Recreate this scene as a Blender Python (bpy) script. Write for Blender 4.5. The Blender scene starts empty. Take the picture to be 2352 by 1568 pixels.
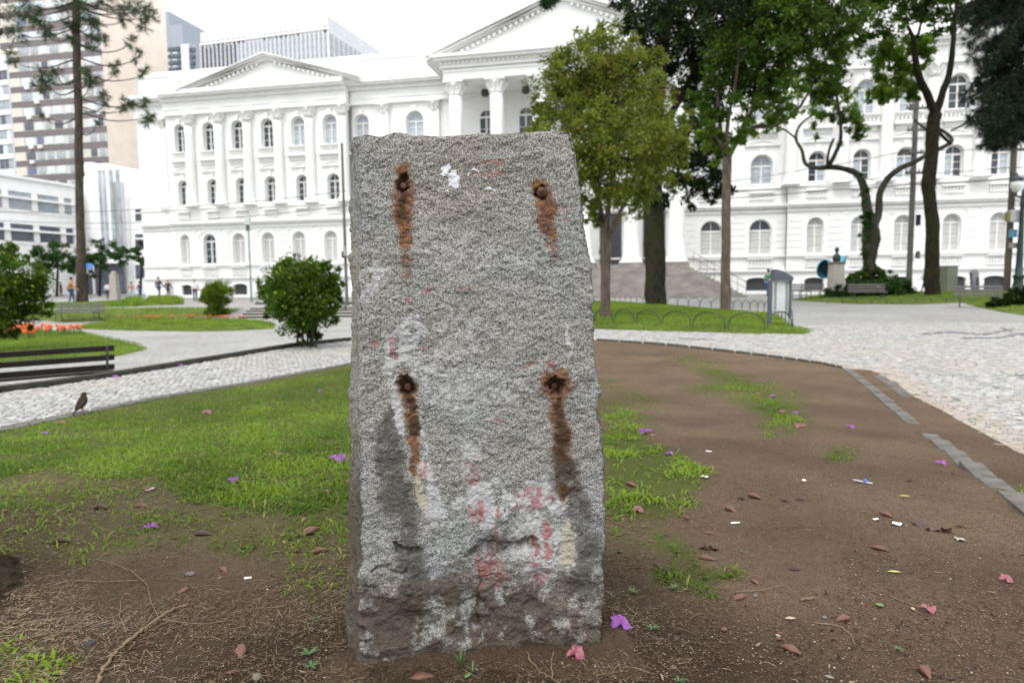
import bpy, math, random
import numpy as np
from mathutils import Vector, geometry
from math import radians as R, sin, cos, pi, atan, atan2, hypot

random.seed(7)
RG = np.random.default_rng(11)
sc = bpy.context.scene
COL = sc.collection

# ------------------------------------------------------------------ camera
CAMH = 1.2
FP = 1568.0                       # focal length in pixels of a 2352 wide measuring grid (24 mm lens)
PITCH = atan(140 / FP)
ROLL = 0.0109
_f = np.array([0, cos(PITCH), -sin(PITCH)])
_u0 = np.array([0, sin(PITCH), cos(PITCH)])
_r0 = np.array([1.0, 0, 0])
_r = cos(ROLL) * _r0 - sin(ROLL) * _u0
_u = cos(ROLL) * _u0 + sin(ROLL) * _r0
cd = bpy.data.cameras.new('camera')
cam = bpy.data.objects.new('camera', cd)
COL.objects.link(cam)
from mathutils import Matrix
cam.matrix_world = Matrix(((_r[0], _u[0], -_f[0], 0), (_r[1], _u[1], -_f[1], 0), (_r[2], _u[2], -_f[2], CAMH), (0, 0, 0, 1)))
cd.sensor_width = 36
cd.lens = 24
cd.clip_start = 0.05
cd.clip_end = 2000
cd.dof.use_dof = True
cd.dof.focus_distance = 1.85
cd.dof.aperture_fstop = 3.6
sc.camera = cam

# ------------------------------------------------------------------ light
sc.view_settings.view_transform = 'Standard'
sc.view_settings.look = 'None'
sc.view_settings.gamma = 1
sc.view_settings.use_curve_mapping = False
sc.view_settings.exposure = 0.92
wd = bpy.data.worlds.new('World')
sc.world = wd
wd.use_nodes = True
wn = wd.node_tree
wn.nodes.clear()
w_out = wn.nodes.new('ShaderNodeOutputWorld')
w_bg = wn.nodes.new('ShaderNodeBackground')
w_sky = wn.nodes.new('ShaderNodeTexSky')
w_sky.sky_type = 'NISHITA'
w_sky.sun_disc = False
w_sky.sun_elevation = R(58)
w_sky.sun_rotation = R(205)
w_sky.air_density = 1.0
w_sky.dust_density = 3.0
# overcast layer: even white cloud, a little brighter overhead, over the clear-sky model
w_tc = wn.nodes.new('ShaderNodeTexCoord')
w_sep = wn.nodes.new('ShaderNodeSeparateXYZ')
w_ramp = wn.nodes.new('ShaderNodeMapRange')
w_ramp.inputs['From Min'].default_value = 0.0
w_ramp.inputs['From Max'].default_value = 1.0
w_ramp.inputs['To Min'].default_value = 8.6
w_ramp.inputs['To Max'].default_value = 13.0
w_col = wn.nodes.new('ShaderNodeVectorMath'); w_col.operation = 'SCALE'
w_col.inputs[0].default_value = (0.96, 0.985, 1.0)
w_mix = wn.nodes.new('ShaderNodeMixRGB')
w_mix.inputs['Fac'].default_value = 0.93
wn.links.new(w_tc.outputs['Generated'], w_sep.inputs[0])
wn.links.new(w_sep.outputs['Z'], w_ramp.inputs['Value'])
wn.links.new(w_ramp.outputs['Result'], w_col.inputs['Scale'])
wn.links.new(w_sky.outputs['Color'], w_mix.inputs['Color1'])
wn.links.new(w_col.outputs['Vector'], w_mix.inputs['Color2'])
wn.links.new(w_mix.outputs['Color'], w_bg.inputs['Color'])
w_bg.inputs['Strength'].default_value = 0.1
wn.links.new(w_bg.outputs[0], w_out.inputs[0])
sl = bpy.data.lights.new('sun', 'SUN')
sl.energy = 1.1
sl.angle = R(28)
sl.color = (1, 0.97, 0.93)
so = bpy.data.objects.new('sun', sl)
COL.objects.link(so)
so.rotation_euler = (R(32), 0, R(-25))
so['kind'] = 'structure'

# ------------------------------------------------------------------ measuring helpers
def ray(x, y):
    return _f + (x - 1176) / FP * _r - (y - 784) / FP * _u

def at(x, y, Y):
    d = ray(x, y)
    k = Y / d[1]
    return Vector((d[0] * k, Y, CAMH + d[2] * k))

def proj(P):
    """world points (n,3) -> measuring grid px"""
    Q = np.asarray(P, float) - np.array([0, 0, CAMH])
    w = np.maximum(Q @ _f, 1e-3)
    return 1176 + FP * (Q @ _r) / w, 784 - FP * (Q @ _u) / w

def S(t):
    t = np.clip(t, 0, 1)
    return t * t * (3 - 2 * t)

KL0 = np.array([-5.71, 7.62]); KL1 = np.array([-3.24, 13.95])
_kd = (KL1 - KL0) / np.linalg.norm(KL1 - KL0)
_kn = np.array([-_kd[1], _kd[0]])
KPX = [(-300, 968), (0, 904), (117, 889), (319, 858), (496, 828), (673, 798), (812, 783)]
KP = []
for _x, _y in KPX:
    _d = ray(_x, _y); _k = -CAMH / _d[2]; KP.append((_d[0] * _k, _d[1] * _k))
KP = np.array(KP)
KP = np.vstack([KP, KP[-1] + (KP[-1] - KP[-2]) * 20])
def kside(x, y):
    return (np.interp(y, KP[:, 1], KP[:, 0]) - x) * abs(_kn[0])
def sunk(x, y):
    sd = kside(x, y)
    m = S((sd - 0.16) / 0.9) * (1 - S((y - 30.2) / 2.6))
    return m * S((-0.07 - x / np.maximum(y, .5)) / 0.08)

def zt(x, y):
    x = np.asarray(x, float); y = np.asarray(y, float)
    r = np.hypot((x + .1) * .9, y - 1.5)
    z = .2 * (1 - S((r - 1.9) / 3.6))
    z = z - .48 * sunk(x, y)
    z = z + .42 * np.exp(-((x - 27) ** 2 / 60 + (y - 36) ** 2 / 50))
    # low uneven swell of the trodden bed
    near = 1 - S((r - 3.5) / 2)
    z = z + near * (.006 * np.sin(x * 5.1 + 1.3) * np.cos(y * 4.3) + .004 * np.sin(x * 11 + y * 9))
    return z

def zf(x, y):
    return float(zt(x, y))

_YS = np.geomspace(.6, 500, 6000)
def gp(x, y):
    d = ray(x, y)
    k = _YS / d[1]
    X = d[0] * k; Z = CAMH + d[2] * k
    G = zt(X, _YS)
    i = np.nonzero(Z < G)[0]
    if len(i) == 0:
        return Vector((X[-1], _YS[-1], 0))
    i = max(i[0], 1)
    a = Z[i - 1] - G[i - 1]; b = Z[i] - G[i]
    t = a / (a - b)
    Y = _YS[i - 1] + t * (_YS[i] - _YS[i - 1])
    X = d[0] * Y / d[1]
    return Vector((X, Y, zf(X, Y)))

def inpoly(px, py, poly):
    px = np.asarray(px); py = np.asarray(py)
    c = np.zeros(px.shape, bool)
    n = len(poly)
    j = n - 1
    for i in range(n):
        xi, yi = poly[i]; xj, yj = poly[j]
        if yi != yj:
            m = ((yi > py) != (yj > py)) & (px < (xj - xi) * (py - yi) / (yj - yi) + xi)
            c ^= m
        j = i
    return c

def pdist(px, py, pts):
    """distance to a polyline, and parameter 0..n along it"""
    best = np.full(px.shape, 1e9); par = np.zeros(px.shape)
    for i in range(len(pts) - 1):
        ax, ay = pts[i][:2]; bx, by = pts[i + 1][:2]
        L = (bx - ax) ** 2 + (by - ay) ** 2 + 1e-9
        t = np.clip(((px - ax) * (bx - ax) + (py - ay) * (by - ay)) / L, 0, 1)
        d = np.hypot(px - ax - t * (bx - ax), py - ay - t * (by - ay))
        m = d < best
        best = np.where(m, d, best); par = np.where(m, i + t, par)
    return best, par

_perm = np.random.default_rng(5).permutation(256)
_perm = np.concatenate([_perm, _perm, _perm])
_val = np.random.default_rng(6).uniform(-1, 1, 256)
def noise3(x, y, z):
    xi = np.floor(x).astype(int); yi = np.floor(y).astype(int); zi = np.floor(z).astype(int)
    fx = x - xi; fy = y - yi; fz = z - zi
    fx = fx * fx * (3 - 2 * fx); fy = fy * fy * (3 - 2 * fy); fz = fz * fz * (3 - 2 * fz)
    def h(a, b, c):
        return _val[_perm[_perm[_perm[a & 255] + (b & 255)] + (c & 255)] & 255]
    r = 0
    for dx in (0, 1):
        wx = fx if dx else 1 - fx
        for dy in (0, 1):
            wy = fy if dy else 1 - fy
            for dz in (0, 1):
                wz = fz if dz else 1 - fz
                r = r + wx * wy * wz * h(xi + dx, yi + dy, zi + dz)
    return r

def fbm(x, y, z, o=4, g=.5):
    a = 1; s = 0; f = 1
    for k in range(o):
        s = s + a * noise3(x * f + k * 7.1, y * f + k * 3.3, z * f)
        a *= g; f *= 2.03
    return s

# ------------------------------------------------------------------ object helpers
def link(o, parent=None):
    COL.objects.link(o)
    if parent is not None:
        o.parent = parent
    return o

def tag(o, label=None, cat=None, group=None, kind=None):
    if label: o['label'] = label
    if cat: o['category'] = cat
    if group: o['group'] = group
    if kind: o['kind'] = kind
    return o

def thing(name, label, cat, loc=(0, 0, 0), rz=0, group=None):
    o = bpy.data.objects.new(name, None)
    o.empty_display_size = .1
    link(o)
    o.location = loc
    o.rotation_euler = (0, 0, rz)
    return tag(o, label, cat, group)

def copy_tree(o, parent=None):
    c = o.copy()
    link(c, parent)
    for ch in list(o.children):
        copy_tree(ch, c)
    return c

class MB:
    def __init__(s):
        s.v = []; s.f = []
    def add(s, vs, fs):
        b = len(s.v)
        s.v += [tuple(p) for p in vs]
        s.f += [tuple(b + i for i in f) for f in fs]
        return s
    def box(s, x0, x1, y0, y1, z0, z1, rz=0, c=None):
        vs = [(x, y, z) for z in (z0, z1) for (x, y) in ((x0, y0), (x1, y0), (x1, y1), (x0, y1))]
        if rz:
            cx, cy = c or ((x0 + x1) / 2, (y0 + y1) / 2)
            vs = [(cx + (x - cx) * cos(rz) - (y - cy) * sin(rz), cy + (x - cx) * sin(rz) + (y - cy) * cos(rz), z) for x, y, z in vs]
        return s.add(vs, [(0, 3, 2, 1), (4, 5, 6, 7), (0, 1, 5, 4), (1, 2, 6, 5), (2, 3, 7, 6), (3, 0, 4, 7)])
    def bbox(s, x0, x1, y0, y1, z0, z1, b=.01):
        """box with chamfered upright and top edges"""
        def lp(e, z):
            return [(x0 + e + b, y0 + e, z), (x1 - e - b, y0 + e, z), (x1 - e, y0 + e + b, z), (x1 - e, y1 - e - b, z),
                    (x1 - e - b, y1 - e, z), (x0 + e + b, y1 - e, z), (x0 + e, y1 - e - b, z), (x0 + e, y0 + e + b, z)]
        vs = lp(0, z0) + lp(0, z1 - b) + lp(b, z1)
        fs = [tuple(reversed(range(8))), tuple(range(16, 24))]
        for k in (0, 8):
            for i in range(8):
                j = (i + 1) % 8
                fs.append((k + i, k + j, k + 8 + j, k + 8 + i))
        return s.add(vs, fs)
    def tube(s, pts, rad, n=8, cap=True, sq=1.0):
        pts = [Vector(p) for p in pts]
        if not hasattr(rad, '__len__'):
            rad = [rad] * len(pts)
        up = Vector((0, 0, 1))
        vs = []; fs = []
        prev = None
        for i, p in enumerate(pts):
            a = pts[max(i - 1, 0)]; b = pts[min(i + 1, len(pts) - 1)]
            t = (b - a).normalized()
            if prev is None:
                ref = up if abs(t.z) < .9 else Vector((1, 0, 0))
                nx = ref.cross(t).normalized()
            else:
                nx = (prev - t * prev.dot(t)).normalized()
            ny = t.cross(nx)
            prev = nx
            for k in range(n):
                a_ = 2 * pi * k / n
                vs.append(p + nx * cos(a_) * rad[i] + ny * sin(a_) * rad[i] * sq)
        for i in range(len(pts) - 1):
            for k in range(n):
                j = (k + 1) % n
                fs.append((i * n + k, i * n + j, (i + 1) * n + j, (i + 1) * n + k))
        if cap:
            fs.append(tuple(reversed(range(n))))
            fs.append(tuple((len(pts) - 1) * n + k for k in range(n)))
        return s.add(vs, fs)
    def lathe(s, prof, n=16, c=(0, 0, 0), sx=1, sy=1):
        vs = []; fs = []
        for r, z in prof:
            for k in range(n):
                a = 2 * pi * k / n
                vs.append((c[0] + r * cos(a) * sx, c[1] + r * sin(a) * sy, c[2] + z))
        m = len(prof)
        for i in range(m - 1):
            for k in range(n):
                j = (k + 1) % n
                fs.append((i * n + k, i * n + j, (i + 1) * n + j, (i + 1) * n + k))
        fs.append(tuple(reversed(range(n))))
        fs.append(tuple((m - 1) * n + k for k in range(n)))
        return s.add(vs, fs)
    def prism(s, poly, y0, y1):
        """poly in (x,z), extruded along y"""
        n = len(poly)
        vs = [(x, y0, z) for x, z in poly] + [(x, y1, z) for x, z in poly]
        fs = [tuple(range(n)), tuple(reversed(range(n, 2 * n)))]
        for i in range(n):
            j = (i + 1) % n
            fs.append((i, n + i, n + j, j))
        return s.add(vs, fs)
    def vprism(s, poly, z0, z1):
        n = len(poly)
        zz = z1 if hasattr(z1, '__len__') else [z1] * n
        vs = [(x, y, z0) for x, y in poly] + [(p[0], p[1], zz[i]) for i, p in enumerate(poly)]
        fs = [tuple(reversed(range(n))), tuple(range(n, 2 * n))]
        for i in range(n):
            j = (i + 1) % n
            fs.append((i, j, n + j, n + i))
        return s.add(vs, fs)
    def mesh(s, name, mat=None, smooth=False):
        me = bpy.data.meshes.new(name)
        me.from_pydata(s.v, [], s.f)
        if mat: me.materials.append(mat)
        if smooth:
            me.polygons.foreach_set('use_smooth', [True] * len(me.polygons))
        me.validate()
        return me
    def build(s, name, mat, parent=None, smooth=False):
        return link(bpy.data.objects.new(name, s.mesh(name, mat, smooth)), parent)

def inst(name, me, parent=None, loc=(0, 0, 0), rot=(0, 0, 0), sca=(1, 1, 1)):
    o = link(bpy.data.objects.new(name, me), parent)
    o.location = loc; o.rotation_euler = rot; o.scale = sca
    return o

def np_mesh(name, V, quads=None, tris=None, mat=None, cols=None, smooth=False):
    me = bpy.data.meshes.new(name)
    V = np.asarray(V, np.float32).reshape(-1, 3)
    nq = 0 if quads is None else len(quads); nt = 0 if tris is None else len(tris)
    me.vertices.add(len(V)); me.vertices.foreach_set('co', V.ravel())
    loops = []
    if nq: loops.append(np.asarray(quads).ravel())
    if nt: loops.append(np.asarray(tris).ravel())
    L = np.concatenate(loops).astype(np.int32)
    me.loops.add(len(L)); me.loops.foreach_set('vertex_index', L)
    st = np.concatenate([np.arange(nq) * 4, nq * 4 + np.arange(nt) * 3]).astype(np.int32)
    me.polygons.add(nq + nt)
    me.polygons.foreach_set('loop_start', st)
    me.update(calc_edges=True)
    if smooth:
        me.polygons.foreach_set('use_smooth', np.ones(nq + nt, bool))
    if cols:
        for k, c in cols.items():
            a = me.color_attributes.new(k, 'FLOAT_COLOR', 'POINT')
            a.data.foreach_set('color', np.asarray(c, np.float32).ravel())
    if mat: me.materials.append(mat)
    me.validate()
    return me

# ------------------------------------------------------------------ materials
class NT:
    def __init__(s, name):
        s.m = bpy.data.materials.new(name); s.m.use_nodes = True
        s.t = s.m.node_tree; s.b = s.t.nodes['Principled BSDF']
        s.out = s.t.nodes['Material Output']
        s.tc = None
    def n(s, typ, **k):
        nd = s.t.nodes.new(typ)
        for a, b in k.items(): setattr(nd, a, b)
        return nd
    def l(s, a, b): s.t.links.new(a, b)
    def co(s, kind='Object', scale=(1, 1, 1)):
        if s.tc is None: s.tc = s.n('ShaderNodeTexCoord')
        mp = s.n('ShaderNodeMapping'); mp.inputs['Scale'].default_value = scale
        s.l(s.tc.outputs[kind], mp.inputs[0])
        return mp.outputs[0]
    def noise(s, vec, scale, detail=4, rough=.55, dist=0):
        nd = s.n('ShaderNodeTexNoise')
        nd.inputs['Scale'].default_value = scale; nd.inputs['Detail'].default_value = detail
        nd.inputs['Roughness'].default_value = rough; nd.inputs['Distortion'].default_value = dist
        s.l(vec, nd.inputs['Vector'])
        return nd.outputs['Fac']
    def vor(s, vec, scale, feature='F1', out='Distance', rnd=1):
        nd = s.n('ShaderNodeTexVoronoi'); nd.feature = feature
        nd.inputs['Scale'].default_value = scale; nd.inputs['Randomness'].default_value = rnd
        s.l(vec, nd.inputs['Vector'])
        return nd.outputs[out]
    def ramp(s, fac, stops, interp='LINEAR'):
        nd = s.n('ShaderNodeValToRGB'); cr = nd.color_ramp; cr.interpolation = interp
        while len(cr.elements) < len(stops): cr.elements.new(.5)
        for e, (p, c) in zip(cr.elements, stops):
            e.position = p
            e.color = (*c, 1) if hasattr(c, '__len__') else (c, c, c, 1)
        s.l(fac, nd.inputs[0])
        return nd.outputs[0]
    def mix(s, fac, a, b, mode='MIX'):
        nd = s.n('ShaderNodeMixRGB'); nd.blend_type = mode
        for i, v in ((0, fac), (1, a), (2, b)):
            if hasattr(v, 'is_linked') or isinstance(v, bpy.types.NodeSocket): s.l(v, nd.inputs[i])
            elif hasattr(v, '__len__'): nd.inputs[i].default_value = (*v[:3], 1)
            else: nd.inputs[i].default_value = v if i == 0 else (v, v, v, 1)
        return nd.outputs[0]
    def math(s, op, a, b=0, clamp=False):
        nd = s.n('ShaderNodeMath'); nd.operation = op; nd.use_clamp = clamp
        for i, v in ((0, a), (1, b)):
            if isinstance(v, bpy.types.NodeSocket): s.l(v, nd.inputs[i])
            else: nd.inputs[i].default_value = v
        return nd.outputs[0]
    def attr(s, name, out='Color'):
        nd = s.n('ShaderNodeAttribute'); nd.attribute_name = name
        return nd.outputs[out]
    def sep(s, col):
        nd = s.n('ShaderNodeSeparateColor'); s.l(col, nd.inputs[0])
        return nd.outputs[0], nd.outputs[1], nd.outputs[2]
    def bump(s, h, strength=.5, dist=.01):
        nd = s.n('ShaderNodeBump'); nd.inputs['Strength'].default_value = strength; nd.inputs['Distance'].default_value = dist
        s.l(h, nd.inputs['Height']); s.l(nd.outputs[0], s.b.inputs['Normal'])
    def fin(s, col=None, rough=.8, metal=0, spec=None):
        if col is not None:
            if isinstance(col, bpy.types.NodeSocket): s.l(col, s.b.inputs['Base Color'])
            else: s.b.inputs['Base Color'].default_value = (*col, 1)
        if isinstance(rough, bpy.types.NodeSocket): s.l(rough, s.b.inputs['Roughness'])
        else: s.b.inputs['Roughness'].default_value = rough
        s.b.inputs['Metallic'].default_value = metal
        if spec is not None: s.b.inputs['Specular IOR Level'].default_value = spec
        return s.m

_mc = {}
def plain(name, col, rough=.7, metal=0, var=.12, scale=6, bump=.15, bscale=40, spec=None):
    if name in _mc: return _mc[name]
    t = NT(name)
    v = t.co()
    n = t.noise(v, scale, 5)
    c = t.ramp(n, [(.3, tuple(x * (1 - var) for x in col)), (.7, tuple(min(x * (1 + var), 1) for x in col))])
    t.bump(t.noise(v, bscale, 3), bump, .004)
    _mc[name] = t.fin(c, rough, metal, spec)
    return _mc[name]

def leafmat(name, dark, light, tip=None, trans=.35, rough=.45):
    """leaf colour from a per-leaf random attribute; light passes through"""
    t = NT(name)
    r, g, b = t.sep(t.attr('rnd'))
    c = t.mix(r, dark, light)
    if tip: c = t.mix(t.math('MULTIPLY', g, 1.0), c, tip)
    t.fin(c, rough, 0, .12)
    tr = t.n('ShaderNodeBsdfTranslucent')
    c2 = t.mix(.5, c, tuple(min(1, x * 1.6) for x in light))
    t.l(c2, tr.inputs[0])
    ms = t.n('ShaderNodeMixShader'); ms.inputs[0].default_value = trans
    t.l(t.b.outputs[0], ms.inputs[1]); t.l(tr.outputs[0], ms.inputs[2])
    t.l(ms.outputs[0], t.out.inputs[0])
    return t.m

def bark(name, dark, light, sc_=8, moss=None):
    t = NT(name)
    v = t.co(scale=(1, 1, .35))
    n = t.noise(v, sc_, 8, .65)
    c = t.ramp(n, [(.3, dark), (.65, light)])
    if moss: c = t.mix(t.ramp(t.noise(t.co(), 1.6, 5), [(.45, 0.), (.6, .8)]), c, moss)
    t.bump(n, 1.0, .05)
    return t.fin(c, .95, 0, .08)

# ---- granite of the block
def granite():
    t = NT('granite')
    v = t.co()
    a = t.noise(v, 300, 2, .6)
    b = t.noise(v, 190, 3, .7)
    c = t.ramp(a, [(.28, (.07, .07, .071)), (.38, (.18, .178, .172)), (.46, (.335, .33, .322)), (.58, (.485, .47, .45)), (.72, (.64, .63, .615))])
    c = t.mix(t.ramp(b, [(.38, .85), (.46, 0.)]), c, (.06, .06, .062))
    c = t.mix(t.ramp(t.noise(v, 5, 4), [(.35, 0.), (.7, .30)]), c, (.40, .33, .26), 'MULTIPLY') if False else c
    warm = t.ramp(t.noise(v, 4, 3), [(.35, (.95, .99, 1.02)), (.65, (1.04, .99, .93))])
    c = t.mix(1.0, c, warm, 'MULTIPLY')
    rust, wet_shade, paint = t.sep(t.attr('m1'))
    red, moss, soil = t.sep(t.attr('m2'))
    dk, cream, stick = t.sep(t.attr('m3'))
    fine = t.noise(v, 110, 5, .7)
    fine2 = t.noise(v, 48, 5, .75)
    def brk(m, w=.45, soft=.5):   # break a mask up with the surface relief
        x = t.math('ADD', m, t.math('MULTIPLY', t.math('SUBTRACT', fine, .5), w * 1.7))
        x = t.math('ADD', x, t.math('MULTIPLY', t.math('SUBTRACT', fine2, .5), w * 1.6))
        nd = t.n('ShaderNodeMapRange'); nd.inputs['From Min'].default_value = .40 - soft * .5; nd.inputs['From Max'].default_value = .40 + soft * .5
        t.l(x, nd.inputs[0])
        return t.math('MULTIPLY', nd.outputs[0], t.math('MULTIPLY', m, 4, True), True)
    c = t.mix(t.math('MULTIPLY', brk(moss, .6, .6), .26), c, (.085, .092, .050))
    c = t.mix(t.math('MULTIPLY', brk(wet_shade, .35, .7), .78), c, t.mix(fine, (.032, .030, .027), (.10, .092, .080)))
    c = t.mix(t.math('MULTIPLY', brk(paint, .8, .4), .80), c, t.mix(fine, (.40, .41, .42), (.72, .72, .72)))
    c = t.mix(t.math('MULTIPLY', brk(cream, .6, .5), .85), c, t.mix(fine2, (.36, .31, .18), (.66, .63, .54)))
    c = t.mix(t.math('MULTIPLY', brk(red, .9, .55), .72), c, t.mix(fine, (.22, .015, .02), (.55, .17, .18)))
    c = t.mix(t.math('MULTIPLY', brk(soil, .8, .8), .86), c, t.mix(fine, (.032, .019, .011), (.10, .066, .042)))
    rc = t.ramp(fine2, [(.32, (.055, .020, .010)), (.45, (.13, .045, .016)), (.58, (.26, .105, .028)), (.72, (.36, .20, .08))])
    c = t.mix(t.math('MULTIPLY', brk(rust, .55, .75), .90), c, rc)
    c = t.mix(t.math('MULTIPLY', brk(dk, .35, .7), .88), c, t.mix(fine2, (.018, .009, .006), (.085, .048, .02)))
    c = t.mix(t.math('MULTIPLY', brk(stick, .02, .2), 1.0), c, (.82, .83, .86))
    # pits hold grime
    h = t.math('ADD', t.math('MULTIPLY', t.noise(v, 95, 6, .7), 1.0), t.math('MULTIPLY', t.noise(v, 300, 3, .6), .45))
    t.bump(h, 1.0, .011)
    rr = t.math('SUBTRACT', .82, t.math('MULTIPLY', wet_shade, .30))
    return t.fin(c, rr, 0, .35)

def soilmat():
    t = NT('bare_soil')
    v = t.co()
    g, s_, k = t.sep(t.attr('cover'))   # grass, straw, painted shade
    n1 = t.noise(v, 1.3, 6, .6); n2 = t.noise(v, 30, 6, .7); n3 = t.noise(v, 190, 3, .6)
    dry = t.mix(n2, (.100, .067, .044), (.215, .152, .104))
    wet_shade = t.mix(n2, (.024, .016, .010), (.072, .048, .033))
    c = t.mix(t.ramp(n1, [(.35, 0.), (.65, .4)]), dry, wet_shade)
    c = t.mix(k, c, wet_shade)  # shade laid into the soil colour with the dark tone
    c = t.mix(t.math('MULTIPLY', s_, .18), c, (.115, .085, .052))
    c = t.mix(t.math('MULTIPLY', g, .75), c, t.mix(n2, (.036, .060, .008), (.090, .125, .018)))
    sp = t.ramp(n3, [(.28, .18), (.41, .85), (.58, 1.1), (.70, 2.3)])
    c = t.mix(.85, c, sp, 'MULTIPLY')
    fl = t.ramp(t.vor(v, 210), [(.05, 1.), (.10, 0.)])
    c = t.mix(t.math('MULTIPLY', fl, .35), c, (.42, .37, .31))
    t.bump(t.math('ADD', n2, t.math('MULTIPLY', n3, .6)), 1.0, .018)
    return t.fin(c, .95, 0, .08)

def lawnmat():
    t = NT('lawn')
    v = t.co()
    n = t.noise(v, 2.2, 6); n2 = t.noise(v, 45, 4, .7)
    c = t.mix(n2, (.040, .062, .010), (.115, .155, .028))
    c = t.mix(t.ramp(n, [(.4, 0.), (.7, .5)]), c, (.16, .17, .045))
    t.bump(n2, .9, .03)
    return t.fin(c, .9, 0, .2)

def pavemat():
    """white mosaic pavement beyond the distance where the stones are modelled"""
    t = NT('mosaic_pavement')
    v = t.co()
    cell = t.vor(v, 13, 'F1', 'Color')
    r, g, b = t.sep(cell)
    edge = t.vor(v, 13, 'DISTANCE_TO_EDGE')
    c = t.mix(r, (.215, .215, .21), (.36, .355, .345))
    c = t.mix(t.ramp(edge, [(.02, 1.), (.09, 0.)]), c, (.16, .15, .13))
    n = t.noise(v, .35, 6, .6)
    c = t.mix(1.0, c, t.ramp(n, [(.35, (.78, .77, .75)), (.6, (1, 1, 1))]), 'MULTIPLY')
    c = t.mix(t.ramp(t.noise(v, .9, 5, .6, .6), [(.66, 0.), (.72, .5)]), c, (.20, .21, .22))
    t.bump(edge, .4, .01)
    return t.fin(c, .75)

def stonemat():
    t = NT('limestone_mosaic')
    r, g, b = t.sep(t.attr('rnd'))
    v = t.co()
    c = t.mix(r, (.27, .265, .255), (.45, .44, .425))
    c = t.mix(g, c, (.40, .32, .245))
    c = t.mix(b, c, (.14, .145, .15))
    c = t.mix(1., c, t.ramp(t.noise(v, 40, 4), [(.3, .8), (.7, 1.08)]), 'MULTIPLY')
    t.bump(t.noise(v, 60, 3), .3, .004)
    return t.fin(c, .7, 0, .3)

M = {}
M['granite'] = granite()
M['soil'] = soilmat()
M['lawn'] = lawnmat()
M['pave'] = pavemat()
M['mosaic'] = stonemat()
M['joint'] = plain('joint_sand', (.055, .047, .036), .95, var=.3, scale=20, bump=.5)
M['kerb'] = plain('kerb_granite', (.120, .112, .104), .9, spec=.1, var=.3, scale=9, bump=.5, bscale=60)
M['kerbdark'] = plain('kerb_basalt', (.050, .047, .040), .9, spec=.1, var=.35, scale=8, bump=.5, bscale=60)
M['blade'] = leafmat('grass_blade', (.042, .094, .007), (.185, .290, .026), (.30, .28, .08), .4)
M['straw'] = leafmat('straw', (.060, .040, .024), (.33, .255, .165), None, .05, .8)
M['chip'] = leafmat('bark_chip', (.018, .010, .007), (.115, .060, .040), (.26, .20, .15), 0, .85)
M['clod'] = leafmat('clod', (.04, .025, .016), (.19, .13, .09), (.55, .50, .45), 0, .9)
M['bark_dark'] = bark('bark_dark', (.010, .009, .007), (.040, .034, .025), 9, (.030, .034, .014))
M['bark_old'] = bark('bark_old', (.018, .013, .009), (.085, .062, .042), 16, (.030, .036, .012))
M['bark_brown'] = bark('bark_brown', (.055, .042, .034), (.155, .120, .098), 7)
M['bark_grey'] = bark('bark_grey', (.020, .019, .015), (.085, .08, .068), 8, (.030, .038, .018))
M['bark_araucaria'] = bark('bark_araucaria', (.028, .023, .020), (.090, .074, .062), 6)
M['white'] = plain('white_paint', (.80, .80, .79), .6, var=.035, scale=.8, bump=.1, bscale=3)
M['white2'] = plain('white_trim', (.79, .785, .775), .6, var=.07, scale=2.2, bump=.1, bscale=5)
M['shutter'] = plain('shutter_grey', (.52, .515, .50), .6, var=.06, scale=2)
M['glass'] = plain('window_glass', (.045, .055, .07), .12, var=.5, scale=1.2, bump=.02)
M['glassp'] = plain('window_glass_pale', (.42, .47, .52), .15, var=.25, scale=1.0, bump=.02)
M['iron'] = plain('iron_dark', (.05, .055, .06), .5, .3, var=.2)
M['steps'] = plain('step_granite', (.23, .21, .19), .85, var=.28, scale=1.4, bump=.3)
M['wood'] = plain('bench_wood_dark', (.018, .014, .012), .5, spec=.2, var=.35, scale=12, bump=.3)
M['woodg'] = plain('bench_wood_grey', (.085, .075, .078), .55, var=.25, scale=10, bump=.3)
M['green_iron'] = plain('green_iron', (.022, .045, .038), .5, .2, var=.2)
M['concrete'] = plain('concrete', (.33, .31, .28), .85, var=.2, scale=5, bump=.3)
M['polegrey'] = plain('pole_concrete', (.11, .105, .10), .85, var=.3, scale=4)
M['skin'] = plain('skin', (.42, .26, .19), .6, var=.1)
M['black'] = plain('black_cloth', (.018, .018, .022), .85, var=.2)

# =================================================================== GROUND
def W(pts):
    return [tuple(gp(x, y)[:2]) for x, y in pts]

def resample(poly, d):
    out = []
    n = len(poly)
    for i in range(n):
        a = poly[i]; b = poly[(i + 1) % n]
        L = hypot(b[0] - a[0], b[1] - a[1])
        k = max(1, int(L / d))
        for j in range(k):
            out.append((a[0] + (b[0] - a[0]) * j / k, a[1] + (b[1] - a[1]) * j / k))
    return out

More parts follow.
